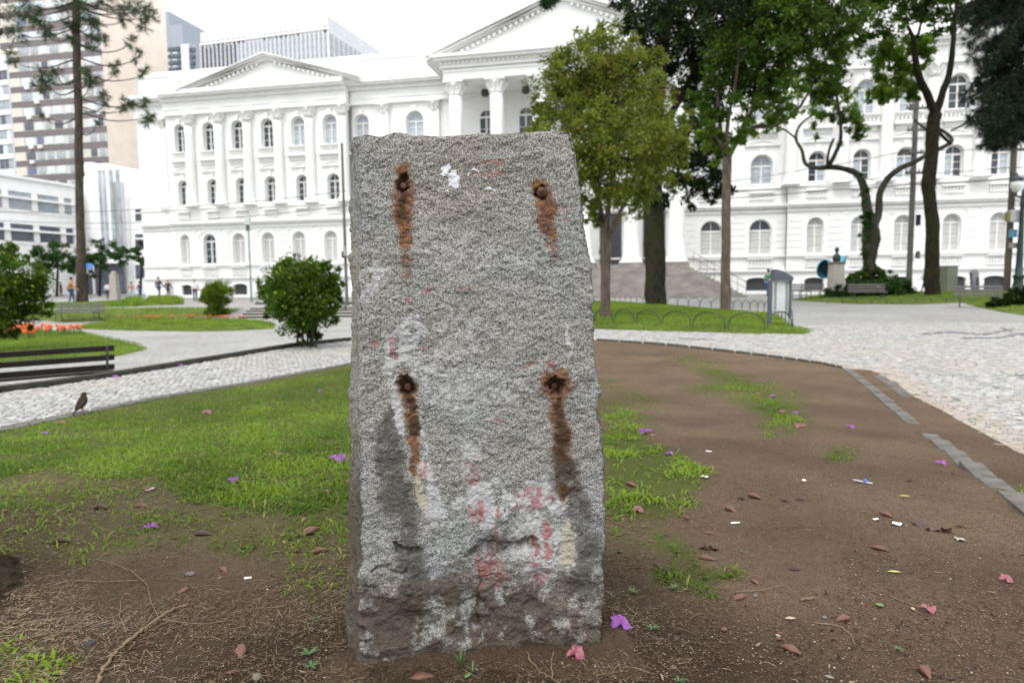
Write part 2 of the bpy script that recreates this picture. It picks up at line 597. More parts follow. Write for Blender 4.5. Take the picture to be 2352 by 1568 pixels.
def sheet(name, poly, off, mat, res=.5, fine=None, attrs=None, kind='structure', edge=None, parent=None, swell=0):
    bp = resample(poly, edge or res)
    xs = [p[0] for p in bp]; ys = [p[1] for p in bp]
    gx, gy = np.meshgrid(np.arange(min(xs), max(xs), res), np.arange(min(ys), max(ys), res))
    P = np.stack([gx.ravel(), gy.ravel()], 1)
    P += RG.uniform(-.15, .15, P.shape) * res
    if fine:
        (x0, x1, y0, y1), fr = fine
        P = P[~((P[:, 0] > x0) & (P[:, 0] < x1) & (P[:, 1] > y0) & (P[:, 1] < y1))]
        gx, gy = np.meshgrid(np.arange(x0, x1, fr), np.arange(y0, y1, fr))
        P = np.concatenate([P, np.stack([gx.ravel(), gy.ravel()], 1) + RG.uniform(-.15, .15, (gx.size, 2)) * fr])
    ins = inpoly(P[:, 0], P[:, 1], bp)
    P = P[ins]
    d, _ = pdist(P[:, 0], P[:, 1], bp + [bp[0]])
    P = P[d > .35 * min(res, edge or res)]
    allp = [Vector(p) for p in bp] + [Vector(p) for p in P.tolist()]
    r = geometry.delaunay_2d_cdt(allp, [], [list(range(len(bp)))], 1, 1e-6)
    V = np.array([(v.x, v.y) for v in r[0]])
    z = zt(V[:, 0], V[:, 1]) + off
    if swell:
        d, _ = pdist(V[:, 0], V[:, 1], bp + [bp[0]])
        z = z + swell * S(d / 1.2) - .03 * (1 - S(d / .08))
    if name == 'dirt_bed':            # trodden, pocked surface
        nr = 1 - S((np.hypot(V[:, 0], V[:, 1] - 1.5) - 3.2) / 1.5)
        z = z + nr * (.0055 * fbm(V[:, 0] * 7, V[:, 1] * 7, V[:, 0] * 0 + 2, 3) - .004 * np.clip(fbm(V[:, 0] * 4, V[:, 1] * 4, V[:, 0] * 0 + 6, 2), 0, 1) * 2)
    T = np.array([f for f in r[2] if len(f) == 3])
    me = np_mesh(name, np.column_stack([V, z]), None, T, mat, attrs(V[:, 0], V[:, 1]) if attrs else None, True)
    if me.polygons[0].normal.z < 0: me.flip_normals()
    o = link(bpy.data.objects.new(name, me), parent)
    if kind: o['kind'] = kind
    return o

def graded(a, lo, hi, b, st, gr=1.25):
    c = list(np.arange(lo, hi + 1e-6, st))
    s = st
    while c[-1] < b:
        s *= gr; c.append(c[-1] + s)
    s = st; pre = []
    x = lo
    while x > a:
        s *= gr; x -= s; pre.append(x)
    return np.array(pre[::-1] + c)

gx = graded(-500, -16, 22, 500, .25); gy = graded(-150, -2, 42, 900, .25)
GX, GY = np.meshgrid(gx, gy)
V = np.column_stack([GX.ravel(), GY.ravel(), zt(GX.ravel(), GY.ravel())])
nx = len(gx); ny = len(gy)
ii, jj = np.meshgrid(np.arange(nx - 1), np.arange(ny - 1))
q = (jj * nx + ii).ravel()
ground = link(bpy.data.objects.new('plaza_pavement', np_mesh('plaza_pavement', V, np.column_stack([q, q + 1, q + nx + 1, q + nx]), None, M['pave'], None, True)))
ground['kind'] = 'structure'

LB = [(-400, 1084), (0, 996), (170, 959), (354, 920), (566, 884), (807, 838), (950, 812), (1100, 794), (1250, 784)]
RB = [(1369, 783.5), (1530, 794), (1689, 812), (1890, 838), (1932, 849)]
RB2 = [(2000, 853), (2045, 880), (2100, 915), (2170, 950), (2250, 995), (2352, 1050), (2700, 1260)]
BED = W(LB + RB + RB2) + [(4.2, 1.0), (4.2, -2.5), (-5, -2.5), (-7, 1.5)]

G_FULL = [[(-300, 1060), (0, 998), (170, 962), (354, 922), (566, 886), (807, 840), (860, 830), (900, 1215), (800, 1200), (640, 1190), (410, 1160), (370, 1108), (200, 1100), (-300, 1110)],
          [(1385, 1000), (1450, 975), (1500, 1015), (1600, 1078), (1635, 1108), (1590, 1140), (1600, 1175), (1500, 1215), (1385, 1180)],
          [(1385, 930), (1440, 945), (1470, 985), (1385, 990)],
          [(1530, 822), (1600, 832), (1668, 856), (1720, 878), (1800, 893), (1835, 935), (1850, 985), (1770, 1005), (1735, 992), (1790, 975), (1722, 945), (1680, 905), (1640, 905), (1580, 893), (1625, 885), (1650, 870), (1600, 848)],
          [(1500, 1235), (1570, 1262), (1620, 1302), (1600, 1310), (1540, 1280), (1500, 1262)],
          [(1505, 1330), (1560, 1308), (1620, 1322), (1700, 1330), (1690, 1345), (1630, 1345), (1690, 1385), (1660, 1390), (1580, 1362), (1510, 1352)],
          [(1900, 1045), (1955, 1040), (1965, 1055), (1915, 1060)],
          [(2325, 1120), (2352, 1122), (2352, 1150), (2330, 1145)]]
G_THIN = [([(-300, 1105), (380, 1105), (640, 1185), (860, 1195), (860, 1290), (640, 1300), (430, 1270), (150, 1300), (-300, 1290)], .33),
          ([(-300, 1490), (100, 1500), (180, 1540), (120, 1600), (-300, 1700)], .45),
          ([(600, 1290), (810, 1300), (800, 1390), (640, 1370)], .28),
          ([(1385, 1180), (1490, 1215), (1560, 1250), (1500, 1290), (1385, 1250)], .25),
          ([(1385, 850), (1420, 870), (1520, 930), (1480, 960), (1385, 925)], .35)]
STRAW = [([(-300, 1110), (380, 1115), (820, 1190), (820, 1420), (860, 1600), (-300, 1700)], .85),
         ([(1385, 1200), (1560, 1260), (1700, 1380), (1560, 1600), (1300, 1600), (1385, 1500)], .6),
         ([(800, 1530), (1400, 1530), (1400, 1620), (800, 1620)], .5)]

def spoly(px, py, poly, soft):
    d, _ = pdist(px, py, list(poly) + [poly[0]])
    ins = inpoly(px, py, poly)
    return S(.5 + np.where(ins, d, -d) / (2 * soft))

def cover(x, y):
    x = np.asarray(x, float); y = np.asarray(y, float)
    P = np.column_stack([x, y, zt(x, y)])
    px, py = proj(P)
    bad = y < .9
    px = np.where(bad, -900, px); py = np.where(bad, 2200, py)
    k = 24
    px = px + k * fbm(x * 4, y * 4, x * 0 + 1.5, 3); py = py + .6 * k * fbm(x * 4, y * 4, x * 0 + 8.5, 3)
    g = np.zeros_like(x)
    for p in G_FULL: g = np.maximum(g, spoly(px, py, p, 14))
    for p, w in G_THIN: g = np.maximum(g, w * spoly(px, py, p, 30) * (.6 + .8 * np.clip(fbm(x * 2.2, y * 2.2, x * 0 + 3, 3) + .5, 0, 1)))
    s = np.zeros_like(x)
    for p, w in STRAW: s = np.maximum(s, w * spoly(px, py, p, 40))
    s = s * (.45 + .9 * np.clip(fbm(x * 3, y * 3, x * 0 + 5, 3) + .4, 0, 1))
    return g, np.clip(s, 0, 1)

def bedattr(x, y):
    g, s = cover(x, y)
    r = np.hypot(x + .05, y - 1.85)
    k = np.clip((1 - S((r - .3) / .6)) * .8 + (.80 - .38 * S((x - .2) / .8)) * S((3.2 - y) / 1.9) + .3 * fbm(x * 1.5, y * 1.5, x * 0, 3), 0, 1)  # painted shade: contact shadow round the block, darker foreground, random tone
    o = np.ones_like(x)
    return {'cover': np.column_stack([g, s, k, o])}

bed = sheet('dirt_bed', BED, .02, M['soil'], .28, ((-2.4, 2.9, 1.1, 4.6), .06), bedattr, edge=.14)

# sunken lawns and the raised lawns of the square
LAWNS = {
 'lawn': (W([(-160, 752), (0, 755), (190, 764), (319, 792), (342, 803), (255, 823), (0, 838), (-160, 850)]), .05),
 'lawn.b': (W([(159, 755), (300, 760), (460, 762), (560, 759), (634, 755), (632, 745), (600, 737), (460, 729), (330, 731), (248, 736), (184, 748)]), .10),
 'lawn.c': (W([(-60, 735), (81, 736), (150, 741), (230, 738), (460, 729), (531, 724), (563, 709), (400, 708), (234, 710), (117, 712), (-60, 712)]), .02),
 'lawn.d': (W([(60, 709), (120, 708), (283, 705), (425, 699), (407, 690), (336, 688), (198, 696), (60, 698)]), .04),
 'lawn.e': (W([(790, 729), (830, 727), (860, 712), (812, 709)]), .04),
 'lawn.f': (W([(1330, 756), (1500, 761), (1700, 767), (1850, 769), (1872, 762), (1815, 748), (1795, 728), (1765, 720), (1684, 715), (1600, 707), (1500, 700), (1385, 692), (1280, 700), (1240, 730)]), .08),
 'lawn.g': (W([(1815, 690), (1950, 698), (2100, 700), (2205, 695), (2300, 718), (2500, 745), (2700, 700), (2500, 672), (2320, 668), (2150, 672), (2000, 676), (1880, 680)]), .10),
}
for k, (p, sw) in LAWNS.items():
    o = sheet('lawn', p, .02, M['lawn'], .5, swell=sw, edge=.4)

def lawnz(k, x, y):
    p, sw = LAWNS[k]
    d, _ = pdist(x, y, list(p) + [p[0]])
    return zt(x, y) + .02 + sw * S(d / 1.2)

# ---------------------------------------------------------------- mosaic stones
def island_in(x, y):
    return inpoly(x, y, LAWNS['lawn.f'][0])

def paving():
    st = .072
    out = []
    ang = .35
    nx = int(30 / st); ny = int(17 / st)
    gi, gj = np.meshgrid(np.arange(nx + 1), np.arange(ny + 1))
    off = (gj % 2) * .42
    X0 = (gi + off) * st; Y0 = gj * st * .93
    X0 = X0 + RG.uniform(-.40, .40, X0.shape) * st; Y0 = Y0 + RG.uniform(-.40, .40, Y0.shape) * st
    cx, cy = 3.5, 10.5
    xx = X0 - 15; yy = Y0 - 8
    X = cx + xx * cos(ang) - yy * sin(ang); Y = cy + xx * sin(ang) + yy * cos(ang)
    c = [(X[:-1, :-1], Y[:-1, :-1]), (X[:-1, 1:], Y[:-1, 1:]), (X[1:, 1:], Y[1:, 1:]), (X[1:, :-1], Y[1:, :-1])]
    CX = sum(a for a, b in c) / 4; CY = sum(b for a, b in c) / 4
    u = CX / np.maximum(CY, .1)
    m = (CY > 2.2) & (CY < 17) & (u > -.82) & (u < .86)
    jx = CX + .10 * fbm(CX * 3, CY * 3, CX * 0, 3); jy = CY + .10 * fbm(CX * 3, CY * 3, CX * 0 + 9, 3)
    m &= ~inpoly(jx, jy, BED)
    m &= ~island_in(CX, CY)
    m &= kside(CX, CY) < -.04
    # hidden strip straight behind the block is left to the plain pavement
    m &= ~((u > -.17) & (u < .07))
    m &= RG.uniform(0, 1, m.shape) > .012
    CX = CX[m]; CY = CY[m]
    n = len(CX)
    K = np.stack([np.stack([a[m], b[m]], 1) for a, b in c], 1)        # n,4,2
    cen = np.stack([CX, CY], 1)[:, None, :]
    shrink = RG.uniform(.68, .90, (n, 1, 1))
    T = cen + (K - cen) * shrink
    B = cen + (K - cen) * (shrink + .05)
    z = zt(T[..., 0], T[..., 1])
    lift = RG.uniform(.010, .020, (n, 1)) + (T[..., 0] - cen[..., 0]) * RG.normal(0, .07, (n, 1)) + (T[..., 1] - cen[..., 1]) * RG.normal(0, .07, (n, 1))
    VT = np.concatenate([T, (z + lift)[..., None]], 2)
    VB = np.concatenate([B, (z - .006)[..., None]], 2)
    V = np.concatenate([VT, VB], 1)                                   # n,8,3
    ctr = np.array([CX, CY]).T
    # black pattern drawn in the mosaic, and cream soiled stones at the bed's edge
    px, py = proj(np.column_stack([CX, CY, zt(CX, CY)]))
    dark = np.zeros(n)
    for pl, w in (([(2115, 769), (2180, 764), (2260, 770), (2330, 757)], 1.7), ([(2210, 778), (2290, 778), (2352, 767), (2420, 768)], 1.7), ([(2300, 755), (2352, 772), (2420, 790)], 1.5),
                  ([(2310, 864), (2420, 866)], 1.5), ([(1560, 779), (1640, 781)], 1.0)):
        d, _ = pdist(px, py, pl)
        dark = np.maximum(dark, (d < w) * 1.0)
    db, _ = pdist(CX, CY, BED)
    cream = np.clip(1 - db / .55, 0, 1) * .9 * (CX > 0)
    cream = np.maximum(cream, .25 * (fbm(CX * .8, CY * .8, CX * 0, 3) > .45))
    colr = np.column_stack([RG.uniform(0, 1, n), cream * RG.uniform(.5, 1, n), dark, np.ones(n)])
    return V, colr, ctr

PV, PC, PCTR = paving()
QF = np.array([(0, 1, 2, 3), (1, 0, 4, 5), (2, 1, 5, 6), (3, 2, 6, 7), (0, 3, 7, 4)])
order = np.argsort(PCTR[:, 1])
near = order[:300]; rest = order[300:]
V = PV[rest].reshape(-1, 3)
F = (np.arange(len(rest))[:, None, None] * 8 + QF[None]).reshape(-1, 4)
o = link(bpy.data.objects.new('paving_stone', np_mesh('paving_stones', V, F, None, M['mosaic'], {'rnd': np.repeat(PC[rest], 8, 0)})), ground)
o['kind'] = 'stuff'
for i in near:
    c = np.array([PCTR[i, 0], PCTR[i, 1], 0])
    me = np_mesh('paving_stone', PV[i] - c, QF, None, M['mosaic'], {'rnd': np.repeat(PC[i:i + 1], 8, 0)})
    inst('paving_stone', me, ground, c)
# sandy joints under the stones
jr = sheet('paving_joint', W([(1369, 781), (1530, 792), (1700, 808), (1890, 834), (2000, 850), (2100, 913), (2250, 993), (2352, 1048), (2700, 1258)]) + W([(2900, 800), (2352, 742), (1880, 750), (1860, 771), (1700, 769), (1500, 763), (1369, 759)]), .004, M['joint'], .4, edge=.3)
jl = sheet('paving_joint', W([(-350, 1068), (0, 992), (354, 917), (807, 836), (900, 818), (900, 778), (807, 789), (496, 832), (117, 893), (-350, 965)]), .004, M['joint'], .4, edge=.3)

# ---------------------------------------------------------------- kerbs
def kerb_quad(q, z0, h, parent, mat, name='kerb_stone', zc=None):
    c = sum((Vector((a, b, 0)) for a, b in q), Vector()) / 4
    zc = zf(c.x, c.y) if zc is None else zc
    q = [(a - c.x, b - c.y) for a, b in q]
    ins = []
    for a, b in q:
        L = hypot(a, b); s_ = 1 - .010 / L
        ins.append((a * s_ + random.uniform(-.004, .004), b * s_ + random.uniform(-.004, .004)))
    n = 4
    vs = [(a, b, z0) for a, b in q] + [(a, b, h - .01) for a, b in q] + [(a, b, h + random.uniform(-.0015, .0015)) for a, b in ins]
    fs = []
    for k in (0, 4):
        for i in range(4):
            j = (i + 1) % 4
            fs.append((k + i, k + j, k + 4 + j, k + 4 + i))
    fs.append((8, 9, 10, 11))
    mb = MB().add(vs, fs)
    o = mb.build(name, mat, parent)
    o.location = (c.x, c.y, zc)
    return o

def kerb_strip(L, Rr, div, z0, h, parent, mat, gap=.02, nar=0):
    """stones between two edge lines in px, div stones per span"""
    for i in range(len(L) - 1):
        for k in range(div):
            ta = k / div; tb = (k + 1) / div
            def pt(A, i, t): return gp(A[i][0] + (A[i + 1][0] - A[i][0]) * t, A[i][1] + (A[i + 1][1] - A[i][1]) * t)
            q = [pt(L, i, ta + gap), pt(L, i, tb - gap), pt(Rr, i, tb - gap), pt(Rr, i, ta + gap)]
            if nar: q[2] = q[1].lerp(q[2], nar); q[3] = q[0].lerp(q[3], nar)
            q = [(p.x + random.uniform(-.004, .004), p.y + random.uniform(-.004, .004)) for p in q]
            kerb_quad(q, z0, h, parent, mat)

kr = thing('bed_kerb', 'broken grey flat stone kerb between the bare dirt and the white mosaic, right side', 'kerb', gp(2050, 930))
kr.location = (0, 0, 0)
def kerb_line(px, width, ln, h, parent, mat):
    P = [gp(x, y) for x, y in px]
    acc = [0]
    for i in range(len(P) - 1): acc.append(acc[-1] + (P[i + 1] - P[i]).length)
    def at_(s_):
        s_ = min(max(s_, 0), acc[-1]); i = max(j for j in range(len(acc)) if acc[j] <= s_ + 1e-9); i = min(i, len(P) - 2)
        f = (s_ - acc[i]) / (acc[i + 1] - acc[i]); return P[i].lerp(P[i + 1], f)
    s_ = 0
    while s_ < acc[-1] - .1:
        l = min(ln * random.uniform(.8, 1.2), acc[-1] - s_)
        a0 = at_(s_ + .006); b0 = at_(s_ + l - .006)
        def nrm(q):
            v = at_(q + .12) - at_(q - .12); v.normalize(); return Vector((-v.y, v.x, 0))
        n0 = nrm(s_) * width / 2; n1 = nrm(s_ + l) * width / 2; j = random.uniform(-.006, .006)
        q = [a0 + n0, b0 + n1, b0 - n1, a0 - n0]
        kerb_quad([(p.x + j, p.y) for p in q][::-1], -.08, h + random.uniform(-.003, .003), parent, mat)
        s_ += l
kerb_line([(1946, 851), (1990, 886), (2032, 922), (2076, 960), (2099, 979)], .10, .5, .027, kr, M['kerb'])
kerb_line([(2134, 1004), (2172, 1034), (2222, 1074), (2266, 1106), (2316, 1141), (2372, 1184), (2480, 1268)], .105, .36, .028, kr, M['kerb'])
kerb_line([(1980, 853), (2016, 865), (2052, 889), (2086, 916)], .11, .5, .023, kr, M['kerb'])
ke = thing('edging_kerb', 'thin dark edging stones along the far edge of the dirt bed', 'kerb', (0, 0, 0))
A = [(1369, 784.5), (1530, 795.5), (1689, 813), (1800, 827), (1890, 840), (1935, 850)]
kerb_strip(A, [(x, y - 4) for x, y in A], 3, -.08, .035, ke, M['kerbdark'], .01)
kf = thing('lawn_kerb', 'thin grey edging stones between near lawn and white mosaic path', 'kerb', (0, 0, 0))
A = [(-300, 1064), (0, 999), (170, 962), (354, 923), (566, 887), (700, 861), (812, 839)]
kerb_strip(A, [(-300, 1054), (0, 988), (170, 954), (354, 917), (566, 882), (700, 857), (812, 836)], 5, -.08, .036, kf, M['kerb'], .008)
kd_ = thing('terrace_kerb', 'raised dark stone kerb behind the white path, above the sunken garden', 'kerb', (0, 0, 0))
A = [(-300, 968), (0, 904), (117, 889), (319, 858), (496, 828), (673, 798), (812, 783)]
Bv = []
wA = [Vector((a_, b_, 0)) for a_, b_ in KP[:7]]
for i in range(len(wA)):
    p = wA[i] + Vector((_kn[0], _kn[1], 0)) * .13
    Bv.append(p)
for i in range(len(wA) - 1):
    L = (wA[i + 1] - wA[i]).length; n = max(1, int(L / .62))
    for k in range(n):
        ta = (k + .015) / n; tb = (k + .985) / n
        q = [wA[i].lerp(wA[i + 1], ta), wA[i].lerp(wA[i + 1], tb), Bv[i].lerp(Bv[i + 1], tb), Bv[i].lerp(Bv[i + 1], ta)]
        kerb_quad([(p.x, p.y) for p in q], -.6, .075 + random.uniform(-.004, .004), kd_, M['kerbdark'], 'kerb_stone', 0.)

# ================================================================= THE GRANITE BLOCK
SR = 1.7415
def gp_soil(x, y, z):
    d = ray(x, y); k = (z - CAMH) / d[2]
    return Vector((d[0] * k, d[1] * k, 0))
PA = gp_soil(1443 / SR, 2640 / SR, .225); PB = gp_soil(2400 / SR, 2566 / SR, .225)
PA.z = 0; PB.z = 0
DX = (PB - PA).normalized(); NB = Vector((-DX.y, DX.x, 0))      # NB points away from the camera
def fp(x, y):
    d = ray(x / SR, y / SR)
    n = NB
    k = (n.x * PA.x + n.y * PA.y) / (n.x * d[0] + n.y * d[1])
    X = d[0] * k; Y = d[1] * k
    return (X - PA.x) * DX.x + (Y - PA.y) * DX.y, CAMH + d[2] * k

E_FL = [(549, 1417), (600, 1425), (744, 1438), (856, 1452), (1008, 1444), (1067, 1438), (1243, 1432), (1300, 1427), (1770, 1438), (2000, 1436), (2100, 1448), (2200, 1450), (2300, 1447), (2400, 1440), (2500, 1448), (2660, 1443)]
E_SL = [(549, 1411), (656, 1409), (697, 1417), (832, 1407), (1008, 1415), (1026, 1399), (1044, 1403), (1126, 1411), (1214, 1409), (1314, 1409), (1388, 1403), (1464, 1409), (1570, 1399), (1629, 1406), (1675, 1400), (1746, 1412), (1828, 1406), (1946, 1403), (2063, 1409), (2150, 1409), (2245, 1404), (2342, 1397), (2489, 1394), (2660, 1388)]
E_R = [(524, 2289), (580, 2296), (627, 2307), (685, 2318), (738, 2318), (808, 2330), (879, 2336), (950, 2339), (1008, 2351), (1096, 2365), (1184, 2371), (1302, 2377), (1376, 2380), (1476, 2386), (1535, 2397), (1588, 2401), (1652, 2397), (1722, 2407), (1799, 2418), (1863, 2428), (1922, 2418), (2004, 2414), (2078, 2421), (2200, 2416), (2342, 2413), (2489, 2406), (2640, 2398)]
E_T = [(549, 1417), (549, 1455), (557, 1485), (542, 1602), (542, 1702), (547, 1761), (539, 1860), (537, 1972), (532, 2084), (523, 2172), (524, 2242), (527, 2289)]
def conv(E):
    a = np.array([fp(x, y) for y, x in E])
    return a
fl = conv(E_FL); er = conv(E_R); et = conv(E_T)
def interp_z(tab, z):
    o_ = np.argsort(tab[:, 1])
    return np.interp(z, tab[o_, 1], tab[o_, 0])
sl = []
for y, x in E_SL:
    p = at(x / SR, y / SR, PA.y + .2)
    sl.append((p.x, p.z))
sl = np.array(sl)

def block():
    NU, NS, NBk, NL, NV = 340, 36, 50, 70, 600
    zb = .02
    vv = np.linspace(0, 1, NV)
    zt_l = np.interp(0, et[:, 0], et[:, 1])
    rows = []
    zl = zb + (zt_l - zb) * vv
    sL = interp_z(fl, zl)
    zr = zb + (et[-1, 1] - zb) * vv
    sR = interp_z(er, zr)
    u = np.linspace(0, 1, NU)[:-1]
    Sg = sL[:, None] + (sR - sL)[:, None] * u[None]
    top = np.interp(Sg[-1], et[:, 0], et[:, 1])
    Zg = zb + (top[None] - zb) * vv[:, None]
    FX = PA.x + DX.x * Sg; FY = PA.y + DX.y * Sg
    # right side
    t = np.linspace(0, 1, NS)[:-1][None]
    FRx = PA.x + DX.x * sR; FRy = PA.y + DX.y * sR
    BRx = FRx + NB.x * .30 - DX.x * .05; BRy = FRy + NB.y * .30 - DX.y * .05
    RX = FRx[:, None] * (1 - t) + BRx[:, None] * t; RY = FRy[:, None] * (1 - t) + BRy[:, None] * t
    RZ = np.repeat(zr[:, None], NS - 1, 1)
    # left silhouette row
    o_ = np.argsort(sl[:, 1])
    BLx = np.interp(zl, sl[o_, 1], sl[o_, 0]); BLy = np.full(NV, PA.y + .2)
    B2x = BLx + .04; B2y = BLy + .10
    t = np.linspace(0, 1, NBk)[:-1][None]
    BX = BRx[:, None] * (1 - t) + B2x[:, None] * t; BY = BRy[:, None] * (1 - t) + B2y[:, None] * t
    BZ = zr[:, None] * (1 - t) + zl[:, None] * t
    FLx = PA.x + DX.x * sL; FLy = PA.y + DX.y * sL
    t = np.linspace(0, 1, NL)[:-1][None]
    k = .3
    LX = np.where(t < k, B2x[:, None] + (BLx - B2x)[:, None] * t / k, BLx[:, None] + (FLx - BLx)[:, None] * (t - k) / (1 - k))
    LY = np.where(t < k, B2y[:, None] + (BLy - B2y)[:, None] * t / k, BLy[:, None] + (FLy - BLy)[:, None] * (t - k) / (1 - k))
    LZ = np.repeat(zl[:, None], NL - 1, 1)
    X = np.concatenate([FX, RX, BX, LX], 1); Y = np.concatenate([FY, RY, BY, LY], 1); Z = np.concatenate([Zg, RZ, BZ, LZ], 1)
    n = X.shape[1]
    # outward normals in plan
    tx = np.roll(X, -1, 1) - np.roll(X, 1, 1); ty = np.roll(Y, -1, 1) - np.roll(Y, 1, 1)
    L = np.hypot(tx, ty) + 1e-9
    nx_ = ty / L; ny_ = -tx / L
    px, py = proj(np.column_stack([X.ravel(), Y.ravel(), Z.ravel()]))
    px = px.reshape(X.shape) * SR; py = py.reshape(X.shape) * SR
    front = np.zeros(X.shape, bool); front[:, :NU - 1] = True
    # relief
    low = S((.62 - Z) / .35)
    d = .0021 * fbm(X * 95, Y * 95, Z * 120, 3, .6) + .0017 * fbm(X * 38, Y * 38, Z * 62, 3) + .0035 * fbm(X * 20, Y * 20, Z * 26, 3) + .004 * fbm(X * 7, Y * 7, Z * 7, 3)
    d = d + low * .009 * (1 - 2 * np.abs(fbm(X * 9 + 4, Y * 9, Z * 13, 3)))
    side = ~front
    d = d + side * .006 * fbm(X * 16, Y * 16, Z * 6, 4)
    # worn arris
    es = np.minimum(np.abs(np.arange(n)[None] * 1.0), np.abs(np.arange(n)[None] - n)) * (1.0 / NU) * .66
    e2 = np.abs(np.arange(n)[None] - (NU - 1)) * (1.0 / NU) * .66
    ed = np.minimum(es, e2)
    chip = np.clip(fbm(X * 14, Y * 14, Z * 14, 3) + .55, .15, 1.4)
    d = d - .006 * chip * np.exp(-(ed / .010) ** 2)
    topd = (Z[-1][None] - Z)
    d = d - .003 * np.exp(-(topd / .006) ** 2)
    wx = px + 13 * fbm(X * 26, Y * 26, Z * 26, 4, .7); wy = py + 16 * fbm(X * 26 + 9, Y * 26, Z * 26, 4, .7)
    for hx, hy, hr, hd in ((1612, 735, 26, .022), (2164, 765, 26, .022), (1626, 1538, 36, .036), (2225, 1547, 34, .038)):
        r = np.hypot(wx - hx, (wy - hy))
        d = d - front * hd * (1 - S((r - hr * .55) / (hr * .75)))
    # crevices and a flaked ledge low on the face
    for pl, w, dep in (([(1590, 2185), (1650, 2200), (1690, 2196)], 9, .012), ([(1500, 2285), (1560, 2270), (1630, 2278)], 9, .012), ([(1880, 2205), (1980, 2180), (2010, 2205), (2130, 2170)], 16, .014), ([(1840, 2420), (1920, 2400), (1960, 2450)], 14, .012), ([(1470, 2340), (1510, 2365)], 9, .01)):
        q, _ = pdist(wx, wy, pl)
        d = d - front * dep * np.exp(-(q / w) ** 2)
    X2 = X + nx_ * d; Y2 = Y + ny_ * d
    # ---------------- stain masks
    def stroke(pts, soft=.62):
        q, par = pdist(wx, wy, [(a, b) for a, b, c in pts])
        w = np.interp(par, range(len(pts)), [c for a, b, c in pts])
        return 1 - S((q / w - (1 - soft)) / (2 * soft))
    def ell(cx, cy, rx, ry, soft=.65):
        r = np.hypot((wx - cx) / rx, (wy - cy) / ry)
        return 1 - S((r - (1 - soft)) / (2 * soft))
    f0 = front * 1.0
    rust = np.maximum.reduce([stroke([(1614, 690, 30), (1618, 790, 36), (1617, 900, 34), (1620, 975, 22)]),
                              .55 * stroke([(1618, 960, 22), (1622, 1090, 20)]),
                              stroke([(2160, 735, 28), (2176, 785, 36), (2190, 862, 36), (2200, 926, 30)]), .55 * stroke([(2200, 930, 30), (2222, 1030, 22)]),
                              ell(1630, 1540, 40, 44), stroke([(1630, 1580, 24), (1650, 1676, 26), (1655, 1711, 26)]), stroke([(1655, 1740, 16), (1655, 1805, 16), (1658, 1890, 13)]),
                              1.0 * ell(2228, 1540, 66, 66, .35), .9 * stroke([(2225, 1600, 26), (2248, 1711, 34), (2254, 1799, 46)]),
                              stroke([(2262, 1940, 22), (2250, 1990, 20)]), .5 * stroke([(2140, 1450, 10), (2100, 1470, 20)])])
    dk = np.maximum.reduce([.8 * stroke([(1614, 770, 14), (1616, 880, 16)]), .85 * ell(1616, 735, 20, 24), .9 * ell(2166, 762, 26, 22),
                            1.0 * ell(1628, 1545, 26, 30), 1.0 * ell(2226, 1548, 30, 30), .9 * stroke([(1635, 1585, 13), (1652, 1640, 12)]), .95 * stroke([(1668, 1690, 22), (1662, 1725, 20)]),
                            .85 * stroke([(2232, 1600, 14), (2250, 1720, 26), (2256, 1820, 42), (2266, 1930, 52)])])
    wet_shade = np.maximum.reduce([stroke([(1567, 1664, 20), (1558, 1746, 44), (1557, 1858, 54), (1580, 1975, 60), (1615, 2092, 58), (1630, 2180, 50)]), .8 * stroke([(1640, 2180, 52), (1650, 2300, 60), (1640, 2440, 46)]),
                             .9 * stroke([(2300, 1960, 30), (2330, 2092, 46), (2345, 2200, 56), (2330, 2330, 70)])])
    paint = np.maximum.reduce([.62 * ell(1500, 1110, 70, 50), .50 * ell(1480, 1180, 40, 40), .9 * stroke([(1650, 1310, 50), (1610, 1380, 60), (1560, 1470, 26), (1580, 1560, 22), (1595, 1640, 22), (1615, 1730, 14)]),
                               .46 * ell(1720, 1470, 130, 90), .40 * ell(1900, 1560, 220, 120), .37 * ell(1880, 1330, 200, 90), .33 * ell(1750, 1000, 200, 80), .30 * ell(2000, 1050, 180, 90),
                               .9 * stroke([(1690, 1730, 14), (1690, 1830, 26), (1700, 1945, 36), (1725, 2030, 40), (1760, 2060, 30)]), .55 * ell(1880, 1830, 50, 70),
                               .95 * ell(1950, 2010, 110, 90), 1. * ell(2160, 1990, 110, 60), .85 * ell(2120, 2150, 130, 90), 1. * ell(2230, 2210, 60, 100), 1. * ell(2010, 2345, 62, 36), .8 * ell(2130, 2300, 40, 50), .75 * stroke([(1743, 2090, 14), (1790, 2100, 18)]),
                               .8 * stroke([(2272, 1310, 8), (2283, 1420, 9)])])
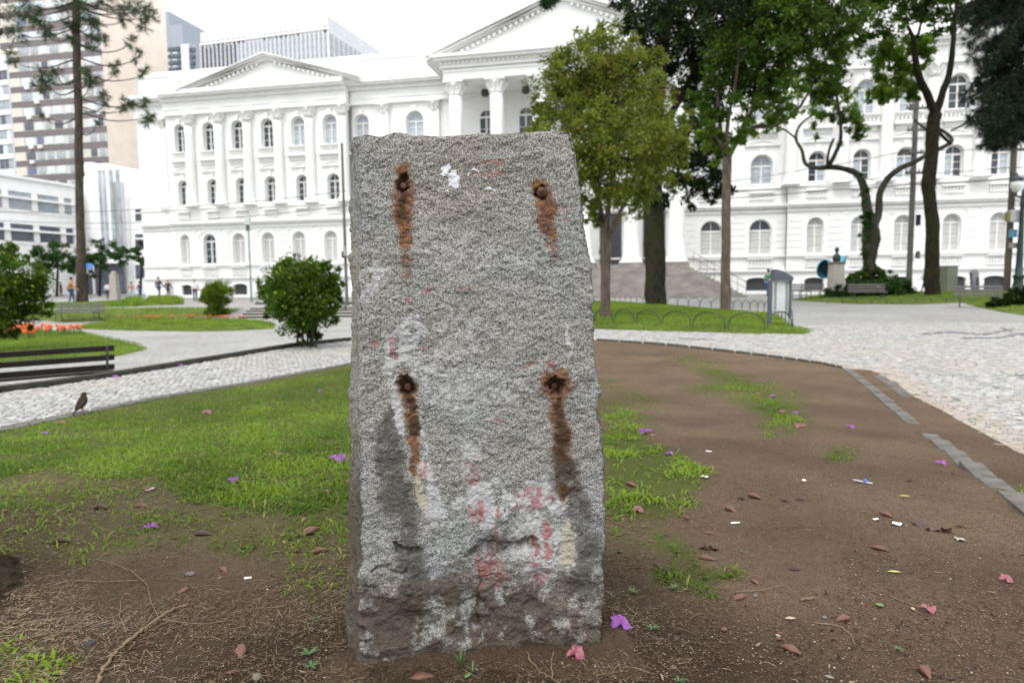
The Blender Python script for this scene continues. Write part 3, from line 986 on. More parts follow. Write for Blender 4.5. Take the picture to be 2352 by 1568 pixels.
    red = np.maximum.reduce([.60 * stroke([(1988, 2030, 9), (1988, 2210, 8)]), .72 * stroke([(1917, 2230, 18), (1925, 2340, 18)]), .78 * stroke([(2142, 2090, 16), (2142, 2260, 16)]), .78 * stroke([(2190, 2085, 16), (2196, 2290, 14)]),
                             .72 * stroke([(2060, 1990, 16), (2130, 1965, 26), (2200, 1980, 20)]), .70 * ell(2125, 2010, 50, 26), .72 * ell(1915, 2050, 40, 44), .55 * ell(1700, 1880, 30, 40), .60 * ell(1960, 2270, 60, 60), .72 * ell(1990, 2330, 56, 40), .62 * ell(2140, 2320, 36, 50),
                             .62 * stroke([(1690, 1165, 9), (1730, 1150, 9)]), .70 * stroke([(1690, 1400, 12), (1720, 1370, 10)]), .65 * stroke([(1570, 1360, 8), (1590, 1440, 9)]), .5 * ell(1500, 1380, 22, 22), .45 * ell(1625, 1200, 20, 24), .38 * ell(1970, 650, 70, 14), .36 * ell(1960, 700, 110, 16),
                             .7 * ell(1980, 1685, 26, 10), .6 * ell(1860, 1140, 26, 14), .55 * ell(2260, 860, 14, 20), .55 * ell(1890, 1900, 40, 40), .66 * stroke([(2205, 1450, 8), (2210, 1470, 8)]), .6 * ell(2185, 1520, 20, 50)])
    moss = np.maximum.reduce([.85 * ell(1625, 690, 44, 36), .85 * ell(2160, 725, 50, 32), .6 * ell(1480, 1060, 60, 60), .66 * ell(1950, 660, 380, 90), .62 * ell(1750, 620, 330, 60), .55 * stroke([(1622, 1020, 26), (1630, 1180, 30)]), .5 * ell(2210, 1060, 40, 80),
                              .65 * ell(2200, 1460, 44, 24), .46 * ell(1800, 1200, 300, 60), .40 + .25 * fbm(X * 11, Y * 11, Z * 11 + 2, 3)])
    cream = np.maximum.reduce([1. * stroke([(1668, 1890, 10), (1672, 1960, 16), (1690, 2030, 14)]), 1. * stroke([(2262, 2080, 14), (2275, 2170, 28), (2258, 2250, 26)]), .95 * stroke([(2242, 1990, 14), (2256, 2006, 14)]), .9 * ell(1610, 715, 16, 18), .7 * ell(2160, 760, 22, 16)])
    soil = np.maximum(S((py - 2200) / 260) * 1.45 * (.72 + .5 * fbm(X * 6, Y * 6, Z * 6 + 4, 3)), .62 * stroke([(1880, 2205, 30), (1980, 2180, 46), (2130, 2170, 26)]))
    soil = np.maximum(soil, .8 * stroke([(1590, 2185, 12), (1690, 2198, 14)]))
    soil = np.maximum(soil, .6 * stroke([(1840, 2300, 40), (1760, 2420, 60), (1900, 2480, 80)]))
    mott = lambda f, a, b: np.clip(a + b * fbm(X * f + 3, Y * f, Z * f, 4, .65), 0, 1)
    paint = paint * mott(48, .84, 1.5); red = red * mott(60, .74, 1.7); wet_shade = wet_shade * mott(20, .86, .5); rust = rust * mott(26, .92, .5); cream = cream * mott(30, .85, .6); dk = dk * mott(26, .95, .4)
    soil = soil * mott(24, .85, .9)
    stick = np.zeros(px.shape)
    for pl in ([(1764, 668), (1782, 664), (1798, 654), (1800, 668), (1790, 684), (1800, 694), (1812, 680), (1830, 684), (1830, 702), (1848, 714), (1838, 724), (1832, 752), (1822, 756), (1808, 744), (1794, 742), (1800, 728), (1790, 718), (1800, 708), (1784, 706), (1762, 700), (1774, 690)],
               [(1886, 671), (1900, 676), (1920, 684), (1906, 686), (1890, 680)], [(1940, 752), (1960, 746), (1970, 756), (1986, 762), (1966, 764), (1950, 760)], [(1868, 704), (1876, 690), (1878, 702)], [(1780, 764), (1790, 758), (1794, 764)], [(1970, 716), (1982, 714), (1980, 722)], [(2168, 664), (2180, 656), (2190, 664), (2178, 668)]):
        q, _ = pdist(px, py, pl + [pl[0]])
        ins = inpoly(px + 4 * fbm(X * 90, Y * 90, Z * 90, 2), py + 4 * fbm(X * 90 + 7, Y * 90, Z * 90, 2), pl)
        stick = np.maximum(stick, ins * 1.0)
    X2 = X2 + nx_ * .0012 * stick * f0; Y2 = Y2 + ny_ * .0012 * stick * f0
    # the left face: dirty, greenish above and brown below
    ls = np.zeros(X.shape); ls[:, -(NL - 1):] = 1
    moss = np.where(front, moss, np.clip(.75 - .5 * S((py - 1500) / 500), .3, 1))
    soil = np.where(front, soil, S((py - 1450) / 700) * .85)
    m1 = np.column_stack([(rust * f0).ravel(), (wet_shade * f0).ravel(), (paint * f0).ravel(), np.ones(X.size)])
    m2 = np.column_stack([(red * f0).ravel(), moss.ravel(), soil.ravel(), np.ones(X.size)])
    crack, _ = pdist(wx, wy, [(1920, 2280), (1914, 2330), (1918, 2390), (1910, 2440), (1912, 2490)])
    dk = np.maximum(dk, (crack < 4.5) * 1.0)
    m3 = np.column_stack([(dk * f0).ravel(), (cream * f0).ravel(), (stick * f0).ravel(), np.ones(X.size)])
    V = np.column_stack([X2.ravel(), Y2.ravel(), Z.ravel()])
    NVv = NV
    i, j = np.meshgrid(np.arange(n), np.arange(NV - 1))
    a = (j * n + i).ravel(); b = (j * n + (i + 1) % n).ravel()
    Q = np.column_stack([a, b, b + n, a + n])
    # rough top: loops drawn in towards the middle
    last = V[-n:]
    c = last.mean(0)
    mm = [m1[-n:], m2[-n:], m3[-n:]]
    Vs = [V]; M1 = [m1]; M2 = [m2]; M3 = [m3]; Qs = [Q]
    base = (NV - 1) * n
    K = 14
    for k in range(1, K + 1):
        t = k / K * .97
        lp = last + (c - last) * t
        lp[:, 2] = last[:, 2] * (1 - t) + c[2] * t - .004 + .012 * fbm(lp[:, 0] * 14, lp[:, 1] * 14, lp[:, 0] * 0, 3)
        nb = NV * n + (k - 1) * n
        Vs.append(lp); M1.append(mm[0] * [0, 0, 0, 1]); M2.append(mm[1] * [0, 1, 0, 1]); M3.append(mm[2] * [0, 0, 0, 1])
        ii = np.arange(n); jj = (ii + 1) % n
        Qs.append(np.column_stack([base + ii, base + jj, nb + jj, nb + ii]))
        base = nb
    V = np.concatenate(Vs)
    cc = np.array([float(PA.x + PB.x) / 2, float(PA.y + PB.y) / 2 + .15, .2])
    me = np_mesh('granite_block', V - cc, np.concatenate(Qs), None, M['granite'], {'m1': np.concatenate(M1), 'm2': np.concatenate(M2), 'm3': np.concatenate(M3)}, True)
    o = link(bpy.data.objects.new('granite_block', me))
    o.location = cc
    tag(o, 'tall upright grey granite block with four rusty bolt holes and red paint stains', 'stone monument')
    return o, Vector(cc)

blk, BC = block()
M['rustiron'] = plain('rusted_iron', (.10, .045, .025), .75, .3, var=.5, scale=90, bump=.6, bscale=200)
def onface(x, y, d=0):
    s_, z = fp(x, y)
    return PA + DX * s_ - NB * d + Vector((0, 0, z))
for x, y, d0, d1, r in ((1614, 741, -.030, -.008, .0085), (2164, 763, -.030, .006, .0075), (1630, 1552, -.045, -.022, .010), (2224, 1547, -.045, -.020, .009)):
    a = onface(x, y, d0) - BC; b = onface(x, y, d1) - BC
    mb = MB().tube([a, a.lerp(b, .9), b], [r, r, r * .8], 12)
    if y == 763:
        w0 = onface(x + 4, y + 6, -.006) - BC; w1 = onface(x + 8, y + 8, .002) - BC
        mb.tube([w0, w1], [.016, .015], 6)
    mb.build('anchor_bolt', M['rustiron'], blk, True)

# ---- soil banked against the foot of the block, as small clods
def clods(n, fx, name, label, mat, size=(.002, .006), parent=None):
    P = fx(n)
    n = len(P)
    z = zt(P[:, 0], P[:, 1]) + .02
    s_ = RG.uniform(size[0], size[1], n) * RG.uniform(.6, 1, n)
    base = np.array([(1, 0, 0), (0, 1, 0), (-1, 0, 0), (0, -1, 0), (0, 0, 1), (0, 0, -1)], float)
    B = base[None] * s_[:, None, None] * RG.uniform(.6, 1.3, (n, 6, 1))
    a = RG.uniform(0, 2 * pi, n); ca, sa = np.cos(a), np.sin(a)
    X = B[..., 0] * ca[:, None] - B[..., 1] * sa[:, None] + P[:, 0:1]
    Y = B[..., 0] * sa[:, None] + B[..., 1] * ca[:, None] + P[:, 1:2]
    Z = B[..., 2] * .7 + (z + s_ * .25)[:, None]
    V = np.stack([X, Y, Z], 2).reshape(-1, 3)
    T = np.array([(0, 1, 4), (1, 2, 4), (2, 3, 4), (3, 0, 4)])
    T = (np.arange(n)[:, None, None] * 6 + T[None]).reshape(-1, 3)
    col = np.column_stack([RG.uniform(0, 1, n) ** 1.5, (RG.uniform(0, 1, n) > .985) * .6, np.zeros(n), np.ones(n)])
    o = link(bpy.data.objects.new(name, np_mesh(name, V, None, T, mat, {'rnd': np.repeat(col, 6, 0)})), parent)
    return tag(o, label, 'soil', None, 'stuff')

def near_pts(n):
    Y = 1.15 + (RG.uniform(0, 1, n) ** 1.7) * 4.2
    X = RG.uniform(-.82, .84, n) * Y
    k = ~inpoly(X, Y, [tuple((PA + DX * 0)[:2]), tuple((PB)[:2]), tuple((PB + NB * .3)[:2]), tuple((PA + NB * .3)[:2])])
    k &= inpoly(X, Y, BED)
    return np.column_stack([X[k], Y[k]])
clods(95000, near_pts, 'soil_crumbs', 'loose brown soil crumbs and grit on the bare dirt around the granite block', M['clod'], (.0012, .0042))

def chips():
    n = 26000
    P = near_pts(n); g, s_ = cover(P[:, 0], P[:, 1])
    dn = np.clip(.35 + 1.1 * fbm(P[:, 0] * 2.5, P[:, 1] * 2.5, P[:, 0] * 0 + 4, 3) + .5 * s_ + .3 * S((2.2 - P[:, 0]) / 2), .06, 1)
    P = P[RG.uniform(0, 1, len(P)) < dn]; n = len(P)
    big = RG.uniform(0, 1, n) > .93
    blades(P, np.where(big, RG.uniform(.014, .032, n), RG.uniform(.004, .013, n)), np.where(big, RG.uniform(.003, .008, n), RG.uniform(.0015, .005, n)), (-.05, .3), 'bark_chips', M['chip'], 'dark brown chips of bark and leaf scattered over the dirt', 'litter', .022)
def foot_pts(n):
    t = RG.uniform(-.35, 1.12, n)
    d = np.abs(RG.normal(0, .045, n)) - .03
    P = np.array([PA.x, PA.y])[None] + np.outer(t * (PB - PA).length, [DX.x, DX.y]) - np.outer(d, [NB.x, NB.y])
    return P
def bank():
    """low heap of soil along the foot, a real swelling of the ground"""
    t = np.linspace(-.25, 1.2, 90); w = np.linspace(-.06, .19, 22)
    T, Wd = np.meshgrid(t, w)
    L = (PB - PA).length
    X = PA.x + DX.x * T * L - NB.x * Wd; Y = PA.y + DX.y * T * L - NB.y * Wd
    h = .012 * np.exp(-(np.maximum(Wd - .0, 0) / .05) ** 2) * (1 - S((np.abs(T - .5) - .45) / .3)) * (.75 + .5 * fbm(X * 12, Y * 12, X * 0, 3))
    e = S((Wd + .06) / .03) * 1.0
    Z = zt(X, Y) + .02 + h + .004 * fbm(X * 60, Y * 60, X * 0, 2) * np.minimum(1, h / .01) - .012 * (1 - S((.19 - Wd) / .05)) - .01 * S((np.abs(T - .5) - .6) / .1)
    V = np.column_stack([X.ravel(), Y.ravel(), Z.ravel()])
    n = len(t); i, j = np.meshgrid(np.arange(n - 1), np.arange(len(w) - 1)); q = (j * n + i).ravel()
    me = np_mesh('soil_bank', V, np.column_stack([q + n, q + n + 1, q + 1, q]), None, M['soil'], {'cover': np.column_stack([0 * X.ravel(), .25 + 0 * X.ravel(), .75 + 0 * X.ravel(), 1 + 0 * X.ravel()])}, True)
    o = link(bpy.data.objects.new('soil_bank', me)); o['kind'] = 'structure'
    if me.polygons[0].normal.z < 0: me.flip_normals()
bank()

# ---------------------------------------------------------------- grass leaves and straw
def blades(P, L, Wd, tilt, name, mat, label, cat='grass', z0=.018, green=None, parent=None, flat=0, zfun=None):
    n = len(P)
    z = (zfun(P[:, 0], P[:, 1]) if zfun else zt(P[:, 0], P[:, 1])) + z0
    a = RG.uniform(0, 2 * pi, n)
    dx, dy = np.cos(a), np.sin(a)
    e1 = tilt[0] + (tilt[1] - tilt[0]) * RG.uniform(0, 1, n)
    e2 = e1 - RG.uniform(.2, .8, n)
    l1 = L * .55; l2 = L * .5
    m = np.column_stack([P[:, 0] + dx * np.cos(e1) * l1, P[:, 1] + dy * np.cos(e1) * l1, z + np.sin(e1) * l1])
    t = np.column_stack([m[:, 0] + dx * np.cos(e2) * l2, m[:, 1] + dy * np.cos(e2) * l2, np.maximum(m[:, 2] + np.sin(e2) * l2, z + .001)])
    b = np.column_stack([P[:, 0], P[:, 1], z])
    sx = np.column_stack([-dy, dx, RG.uniform(-.3, .3, n)]) * (Wd[:, None] / 2)
    V = np.stack([b - sx * .5, b + sx * .5, m + sx, m - sx, t], 1).reshape(-1, 3)
    k = np.arange(n)[:, None] * 5
    Q = k + np.array([[0, 1, 2, 3]]); T = k + np.array([[3, 2, 4]])
    r = np.clip(RG.uniform(0, 1, n) * .7 + .15 + .55 * fbm(P[:, 0] * 1.7, P[:, 1] * 1.7, P[:, 0] * 0, 4), 0, 1)
    if green is not None: gcol = green
    else: gcol = (RG.uniform(0, 1, n) > .93) * .8
    col = np.column_stack([r, gcol, np.zeros(n), np.ones(n)])
    o = link(bpy.data.objects.new(name, np_mesh(name, V, Q, T, mat, {'rnd': np.repeat(col, 5, 0)})), parent)
    if label: tag(o, label, cat, None, 'stuff')
    return o

def bedgrass():
    xs = []; ys = []; ws = []
    n = 520000
    Y = 1.3 + RG.uniform(0, 1, n) ** 1.25 * 10.5
    X = RG.uniform(-.84, .86, n) * Y
    k = inpoly(X, Y, BED)
    X = X[k]; Y = Y[k]
    g, s_ = cover(X, Y)
    d = np.hypot(X + .05, Y - 2.0)
    p = g ** 1.4
    p = np.where(g < .02, 0, p)
    cl = .55 + .9 * np.clip(fbm(X * 9, Y * 9, X * 0 + 2, 2) + .45, 0, 1)
    cl = np.where(X > 0, cl * np.clip(.35 + 1.3 * fbm(X * 5, Y * 5, X * 0 + 7, 3), .08, 1), cl * np.clip(.9 + .8 * fbm(X * 3, Y * 3, X * 0 + 7, 3), .25, 1))
    k = RG.uniform(0, 1, len(X)) < p * cl * .62
    return X[k], Y[k], g[k]
X, Y, g = bedgrass()
L = RG.uniform(.015, .048, len(X)) * (.8 + .3 * g); Wd = RG.uniform(.0035, .0105, len(X))
blades(np.column_stack([X, Y]), L, Wd, (.15, 1.25), 'grass', M['blade'], 'short broad-leaved green grass on the bed left and right of the granite block')
print('grass', len(X))

chips()
def strawpts():
    n = 150000
    Y = 1.15 + RG.uniform(0, 1, n) ** 1.5 * 4.2
    X = RG.uniform(-.84, .86, n) * Y
    k = inpoly(X, Y, BED); X = X[k]; Y = Y[k]
    g, s_ = cover(X, Y)
    k = RG.uniform(0, 1, len(X)) < (s_ ** 1.2 * 1.1 + .02) * (1 - .6 * g)
    return np.column_stack([X[k], Y[k]])
P = strawpts(); n = len(P); print('straw', n)
long_ = RG.uniform(0, 1, n) > .90
blades(P, np.where(long_, RG.uniform(.04, .09, n), RG.uniform(.005, .026, n)), RG.uniform(.0006, .0017, n), (-.05, .22), 'dry_straw', M['straw'], 'dry pale grass straw and chips strewn over the dirt in the foreground', 'straw', .024, RG.uniform(0, .3, n))

# =================================================================== MAIN BUILDING
TH = atan(.216)
YC = 54.3
def fline(u):                        # depth of the facade line along image ratio u
    return YC / (1 + .216 * u)
_u0_ = (335 - 1176) / FP
d0 = ray(335, 640); u0r = d0[0] / d0[1]
BO = Vector((u0r * fline(u0r), fline(u0r), 0))
BX = Vector((cos(TH), -sin(TH), 0)); BY = Vector((sin(TH), cos(TH), 0))
uni = thing('neoclassical_building', 'long white neoclassical university building with pediments, columns and arched windows across the square', 'building', BO, -TH)

def fxy(x, y, d=0):
    """grid px -> (along, height) on the plane standing d metres in front of the facade"""
    r = ray(x, y)
    ox = BO.x - BY.x * d; oy = BO.y - BY.y * d
    k = (BY.x * ox + BY.y * oy) / (BY.x * r[0] + BY.y * r[1])
    X = r[0] * k; Y = r[1] * k
    return (X - ox) * BX.x + (Y - oy) * BX.y, CAMH + r[2] * k
def T(x, d=0):
    return fxy(x, 600, d)[0]

def arch_pts(w, zs, z0, n=8, flat=1.0):
    """outline (x,z): up the left jamb, over the arch, down the right; flat<1 gives a segmental head"""
    pts = [(-w / 2, z0)]
    for k in range(n + 1):
        a = pi - pi * k / n
        pts.append((w / 2 * cos(a), zs + w / 2 * sin(a) * flat))
    pts.append((w / 2, z0))
    return pts

def wall_open(mb, t0, t1, z0, z1, ops, yf=0, dep=.35):
    """front wall with real openings. ops: (tc, w, zbottom, zspring, flat)"""
    ops = sorted(ops)
    t = t0
    for tc, w, zb_, zs, fl_ in ops:
        a, b = tc - w / 2, tc + w / 2
        if a > t: mb.add([(t, yf, z0), (a, yf, z0), (a, yf, z1), (t, yf, z1)], [(0, 1, 2, 3)])
        if zb_ > z0: mb.add([(a, yf, z0), (b, yf, z0), (b, yf, zb_), (a, yf, zb_)], [(0, 1, 2, 3)])
        P = [(tc + x, z) for x, z in arch_pts(w, zs, zb_, 8, fl_)]
        for k in range(1, len(P) - 2):
            (xa, za), (xb, zb2) = P[k], P[k + 1]
            mb.add([(xa, yf, za), (xb, yf, zb2), (xb, yf, z1), (xa, yf, z1)], [(0, 1, 2, 3)])
        Q = P + [P[0]]
        for k in range(len(P)):
            (xa, za), (xb, zb2) = Q[k], Q[k + 1]
            mb.add([(xa, yf, za), (xb, yf, zb2), (xb, yf + dep, zb2), (xa, yf + dep, za)], [(0, 1, 2, 3)])
        t = b
    if t < t1: mb.add([(t, yf, z0), (t1, yf, z0), (t1, yf, z1), (t, yf, z1)], [(0, 1, 2, 3)])

_wc = {}
def arch_fan(w, zs, n=8, flat=1.0, y=0, s=1.0):
    pts = [(w / 2 * cos(pi - pi * k / n) * s, zs + w / 2 * sin(pi - pi * k / n) * flat * s) for k in range(n + 1)]
    return pts
def window(tc, w, zb_, zs, flat, y, kind, parent, moulding=True):
    """arched casement window: frame, glass or shutter leaves, fanlight"""
    h = zs - zb_
    key = ('f', round(w, 2), round(h, 2), flat)
    if key not in _wc:
        mb = MB(); f = .07
        P = arch_pts(w, h, 0, 8, flat)
        In = arch_pts(w - 2 * f, h, f, 8, flat)
        for k in range(len(P) - 1):
            mb.add([(P[k][0], 0, P[k][1]), (P[k + 1][0], 0, P[k + 1][1]), (In[k + 1][0], 0, In[k + 1][1]), (In[k][0], 0, In[k][1]),
                    (P[k][0], .05, P[k][1]), (P[k + 1][0], .05, P[k + 1][1]), (In[k + 1][0], .05, In[k + 1][1]), (In[k][0], .05, In[k][1])],
                   [(0, 1, 2, 3), (3, 2, 6, 7), (0, 4, 5, 1)])
        mb.box(-w / 2, w / 2, -.004, .05, 0, f)
        mb.box(-w / 2 + f, w / 2 - f, -.006, .05, h - .09, h + .03)
        mb.box(-.05, .05, -.010, .05, f, h - .09)
        mb.box(-.018, .018, .002, .045, h + .03, h + w / 2 * flat - f)
        for z in (h * .33, h * .64):
            mb.box(-w / 2 + f, -.05, .002, .045, z, z + .03); mb.box(.05, w / 2 - f, .002, .045, z, z + .03)
        _wc[key] = mb.mesh('window', M['white2'])
        mb = MB(); a = arch_fan(w - 2 * f + .02, h, 8, flat)
        mb.add([(x, .06, z) for x, z in a], [tuple(range(len(a)))[::-1]])
        for m in ('glass', 'glassp', 'shutter'):
            _wc[key + ('a', m)] = mb.mesh('pane', M[m])
        mb = MB(); mb.box(-w / 2 + f - .01, -.045, .06, .07, f - .01, h - .085)
        if True:
            for m in ('glass', 'glassp'): _wc[key + ('l', m)] = mb.mesh('pane', M[m])
        mb = MB(); x0 = -w / 2 + f; x1 = -.05
        mb.box(x0, x1, .055, .07, f, h - .09)
        for k in range(3):
            za = f + (h - f) * (k + .12) / 3; zb3 = f + (h - f) * (k + .86) / 3
            mb.box(x0 + .06, x1 - .06, .045, .056, za, min(zb3, h - .14))
        _wc[key + ('l', 'shutter')] = mb.mesh('shutter', M['shutter'])
    o = inst('window', _wc[key], parent, (tc, y, zb_))
    tops, lm, rm = kind
    inst('pane', _wc[key + ('a', tops)], o)
    for m, sx in ((lm, 1), (rm, -1)):
        inst('shutter' if m == 'shutter' else 'pane', _wc[key + ('l', m)], o, sca=(sx, 1, 1))
    if moulding:
        mk = ('m',) + key
        if mk not in _wc:
            mb = MB(); P = arch_pts(w + .06, h, 0, 8, flat); O = arch_pts(w + .44, h, 0, 8, flat)
            for k in range(len(P) - 1):
                vs = [(P[k][0], 0, P[k][1]), (P[k + 1][0], 0, P[k + 1][1]), (O[k + 1][0], 0, O[k + 1][1]), (O[k][0], 0, O[k][1])]
                vs += [(a, .09, c) for a, b, c in vs]
                mb.add(vs, [(0, 3, 2, 1), (2, 3, 7, 6), (0, 1, 5, 4)])
            mb.prism([(-.12, h + w / 2 * flat - .02), (-.17, h + w / 2 * flat + .42), (.17, h + w / 2 * flat + .42), (.12, h + w / 2 * flat - .02)], -.07, .0)
            _wc[mk] = mb.mesh('window_surround', M['white'])
        inst('window_surround', _wc[mk], parent, (tc, y - .31 - .075, zb_))
    return o

def baluster_mb(w, h, n):
    mb = MB()
    mb.box(-w / 2, w / 2, -.14, .14, h - .10, h); mb.box(-w / 2, w / 2, -.13, .13, 0, .08)
    for k in range(n):
        x = -w / 2 + w * (k + .5) / n
        mb.lathe([(.035, .08), (.06, .18), (.065, h * .38), (.03, h * .62), (.05, h - .10)], 8, (x, 0, 0))
    return mb
_bc = {}
def balustrade(tc, w, z, h, y, parent, n=None):
    n = n or max(4, int(w / .2))
    key = (round(w, 1), round(h, 2), n)
    if key not in _bc: _bc[key] = baluster_mb(w, h, n).mesh('balustrade', M['white2'])
    back = 'bk' + str(key)
    o = inst('balustrade', _bc[key], parent, (tc, y, z))
    return o

# levels (metres above the square)
Z_L1, Z_S1, Z_L2, Z_W2 = 1.80, 2.70, 6.35, 7.70
Z_ARC, Z_FRZ, Z_COR, Z_TOP = 15.45, 16.35, 17.35, 19.35
TE = T(2480)
L_END = 0.0
pav = (T(410), T(818))             # left pavilion, slightly proud
rp = T(1803)                       # right wing starts, slightly proud
G_, P_, S_ = 'glass', 'glassp', 'shutter'
row3 = [(427, 19, (S_, S_, S_)), (483, 25, (G_, G_, G_)), (550, 25, (S_, S_, S_)), (617, 25, (S_, S_, S_)), (688, 26, (S_, S_, S_)), (761, 27, (S_, S_, S_)), (838, 27, (S_, S_, S_)), (1632, 48, (G_, S_, S_)), (1745, 50, (G_, S_, S_)),
        (1871, 37, (S_, S_, S_)), (1972, 38, (S_, S_, S_)), (2071, 39, (S_, S_, S_)), (2183, 41, (S_, S_, S_)), (2291, 42, (S_, S_, S_)), (2400, 43, (S_, S_, S_))]
row2 = [(430, 19, (G_, G_, G_)), (497, 20, (G_, G_, G_)), (563, 21, (G_, G_, G_)), (629, 22, (G_, G_, G_)), (701, 23, (G_, G_, G_)), (772, 24, (G_, G_, G_)), (842, 25, (G_, P_, G_)), (1632, 46, (P_, P_, P_)), (1745, 48, (P_, P_, P_)),
        (1871, 38, (G_, G_, P_)), (1972, 38, (G_, P_, G_)), (2071, 39, (G_, P_, P_)), (2181, 41, (G_, P_, G_)), (2287, 42, (G_, G_, P_)), (2400, 43, (G_, G_, G_))]
row1 = [(428, 19, (G_, G_, G_)), (493, 21, (G_, G_, G_)), (559, 23, (G_, G_, G_)), (626, 23, (G_, G_, G_)), (696, 26, (P_, P_, P_)), (768, 27, (P_, P_, P_)), (840, 28, (P_, P_, P_)), (960, 34, (P_, P_, P_)), (1632, 40, (G_, G_, G_)), (1745, 42, (P_, P_, P_)),
        (1870, 40, (P_, P_, P_)), (1976, 42, (P_, P_, P_)), (2075, 43, (G_, P_, G_)), (2185, 44, (G_, G_, G_)), (2290, 45, (G_, P_, G_)), (2400, 45, (G_, G_, G_))]
base = [(428, 20), (483, 26), (551, 27), (617, 27), (690, 27), (765, 28), (1740, 48), (1870, 42), (1972, 43), (2071, 44), (2195, 46), (2285, 47), (2400, 47)]

def yoff(t):                        # proud parts of the front (negative y = towards the square)
    if pav[0] <= t <= pav[1]: return -.7
    if t >= rp: return -.45
    return 0.
segs = [(0, pav[0]), (pav[0], pav[1]), (pav[1], rp), (rp, TE)]
def tw(x, wpx, y):
    wpx = wpx * (1.14 if x < 1000 else 1.04)
    tc = fxy(x, 600, -y)[0]
    a = fxy(x - wpx / 2, 600, -y)[0]; b = fxy(x + wpx / 2, 600, -y)[0]
    return tc, b - a
for (a, b) in segs:
    yf = yoff((a + b) / 2)
    def pick(rows): return [(tw(x, w, yf) + (k[0] if k else None,)) for x, w, *k in rows if a < tw(x, w, yf)[0] < b]
    # basement
    ops = [(tc, w, .25, .98, .30) for tc, w, _ in pick(base)]
    mb = MB(); wall_open(mb, a, b, -1.2, Z_L1, ops, yf - .12)
    mb.build('wall', M['white'], uni)
    for tc, w, zb_, zs, fl_ in ops:
        g = MB(); g.box(-w / 2, w / 2, 0, .04, 0, 1.0); me = g.mesh('basement_window', M['iron'])
        o = inst('basement_window', me, uni, (tc, yf + .12, .25))
        g = MB()
        for k in range(1, 7): g.box(-w / 2 + w * k / 7 - .012, -w / 2 + w * k / 7 + .012, -.03, 0, 0, .98)
        for z in (.3, .65): g.box(-w / 2, w / 2, -.035, -.001, z, z + .025)
        inst('grille', g.mesh('grille', M['polegrey']), o)
        g = MB(); P = arch_pts(w + .02, zs - zb_, .3, 8, fl_); O = arch_pts(w + .30, zs - zb_ + .04, .3, 8, fl_ * 1.1)
        for k in range(1, len(P) - 2):
            vs = [(P[k][0], 0, P[k][1]), (P[k + 1][0], 0, P[k + 1][1]), (O[k + 1][0], 0, O[k + 1][1]), (O[k][0], 0, O[k][1])]
            vs += [(p, .06, q) for p, _, q in vs]
            g.add(vs, [(0, 3, 2, 1), (2, 3, 7, 6), (0, 1, 5, 4)])
        inst('window_surround', g.mesh('window_surround', M['white']), uni, (tc, yf - .12 - .055, zb_))
    # rusticated ground floor: courses with recessed joints
    ops = [(tc, w, 2.88, 5.45 - w / 2, 1.) for tc, w, _ in pick(row3)]
    mb = MB(); wall_open(mb, a, b, Z_L1, Z_L2, ops, yf)
    mb.build('wall', M['white'], uni)
    t = a
    for tc, w, *_ in sorted(ops) + [(b + .6, 0)]:
        x1 = min(tc - w / 2 - (.28 if w else 0), b) if w else b
        if x1 - t > .3:
            g = MB(); z = Z_S1 + .2
            while z < Z_L2 - .9:
                g.box(t + .02, x1 - .02, yf - .05, yf + .0, z, z + .40); z += .46
            g.build('rusticated_course', M['white'], uni)
        t = tc + w / 2 + .28 if w else t
    for (tc, w, kd) in pick(row3):
        window(tc, w, 2.88, 5.45 - w / 2, 1., yf + .31, kd, uni, moulding=False)
        balustrade(tc, w + .25, 1.93, .72, yf - .10, uni, 8)
        if tc < T(1600):
            pass
        # round plaster wreath between the windows
        g = MB(); g.tube([(.26 * cos(k * pi / 8), 0, .26 * sin(k * pi / 8)) for k in range(17)], .05, 5, False)
        for sx in (-1, 1): g.tube([(sx * .28, 0, .05), (sx * .5, 0, -.06), (sx * .7, 0, .12)], [.05, .06, .03], 5)
        tt = tc + (1.45 if tc < T(900) else 1.5)
        if a < tt < b - .4: inst('wreath', g.mesh('wreath', M['white2']), uni, (tt, yf - .03, 5.62))
    # ledges
    g = MB(); g.box(a, b, yf - .32, yf + .1, Z_L1 - .16, Z_L1 + .0); g.box(a, b, yf - .24, yf + .1, Z_L1 - .26, Z_L1 - .162); g.build('ledge', M['white2'], uni)
    g = MB(); g.box(a, b, yf - .20, yf + .1, Z_S1, Z_S1 + .13); g.build('ledge', M['white2'], uni)
    g = MB(); g.box(a, b, yf - .12, yf + .1, Z_L2 - .45, Z_L2 - .25); g.box(a, b, yf - .42, yf + .1, Z_L2 - .02, Z_L2 + .16); g.box(a, b, yf - .28, yf + .1, Z_L2 - .18, Z_L2 - .022); g.box(a, b, yf - .08, yf + .1, Z_L2 + .162, Z_W2 - .12); g.box(a, b, yf - .2, yf + .1, Z_W2 - .118, Z_W2); g.build('ledge', M['white2'], uni)
    # two upper floors
    o2 = pick(row2); o1 = pick(row1)
    ops = [(tc, w, 7.95, 10.05 - w / 2, 1.) for tc, w, _ in o2]
    mb = MB(); wall_open(mb, a, b, Z_L2, 11.2, ops, yf); mb.build('wall', M['white'], uni)
    ops = [(tc, w, 12.45, 14.75 - w / 2, 1.) for tc, w, _ in o1]
    mb = MB(); wall_open(mb, a, b, 11.2, Z_ARC, ops, yf); mb.build('wall', M['white'], uni)
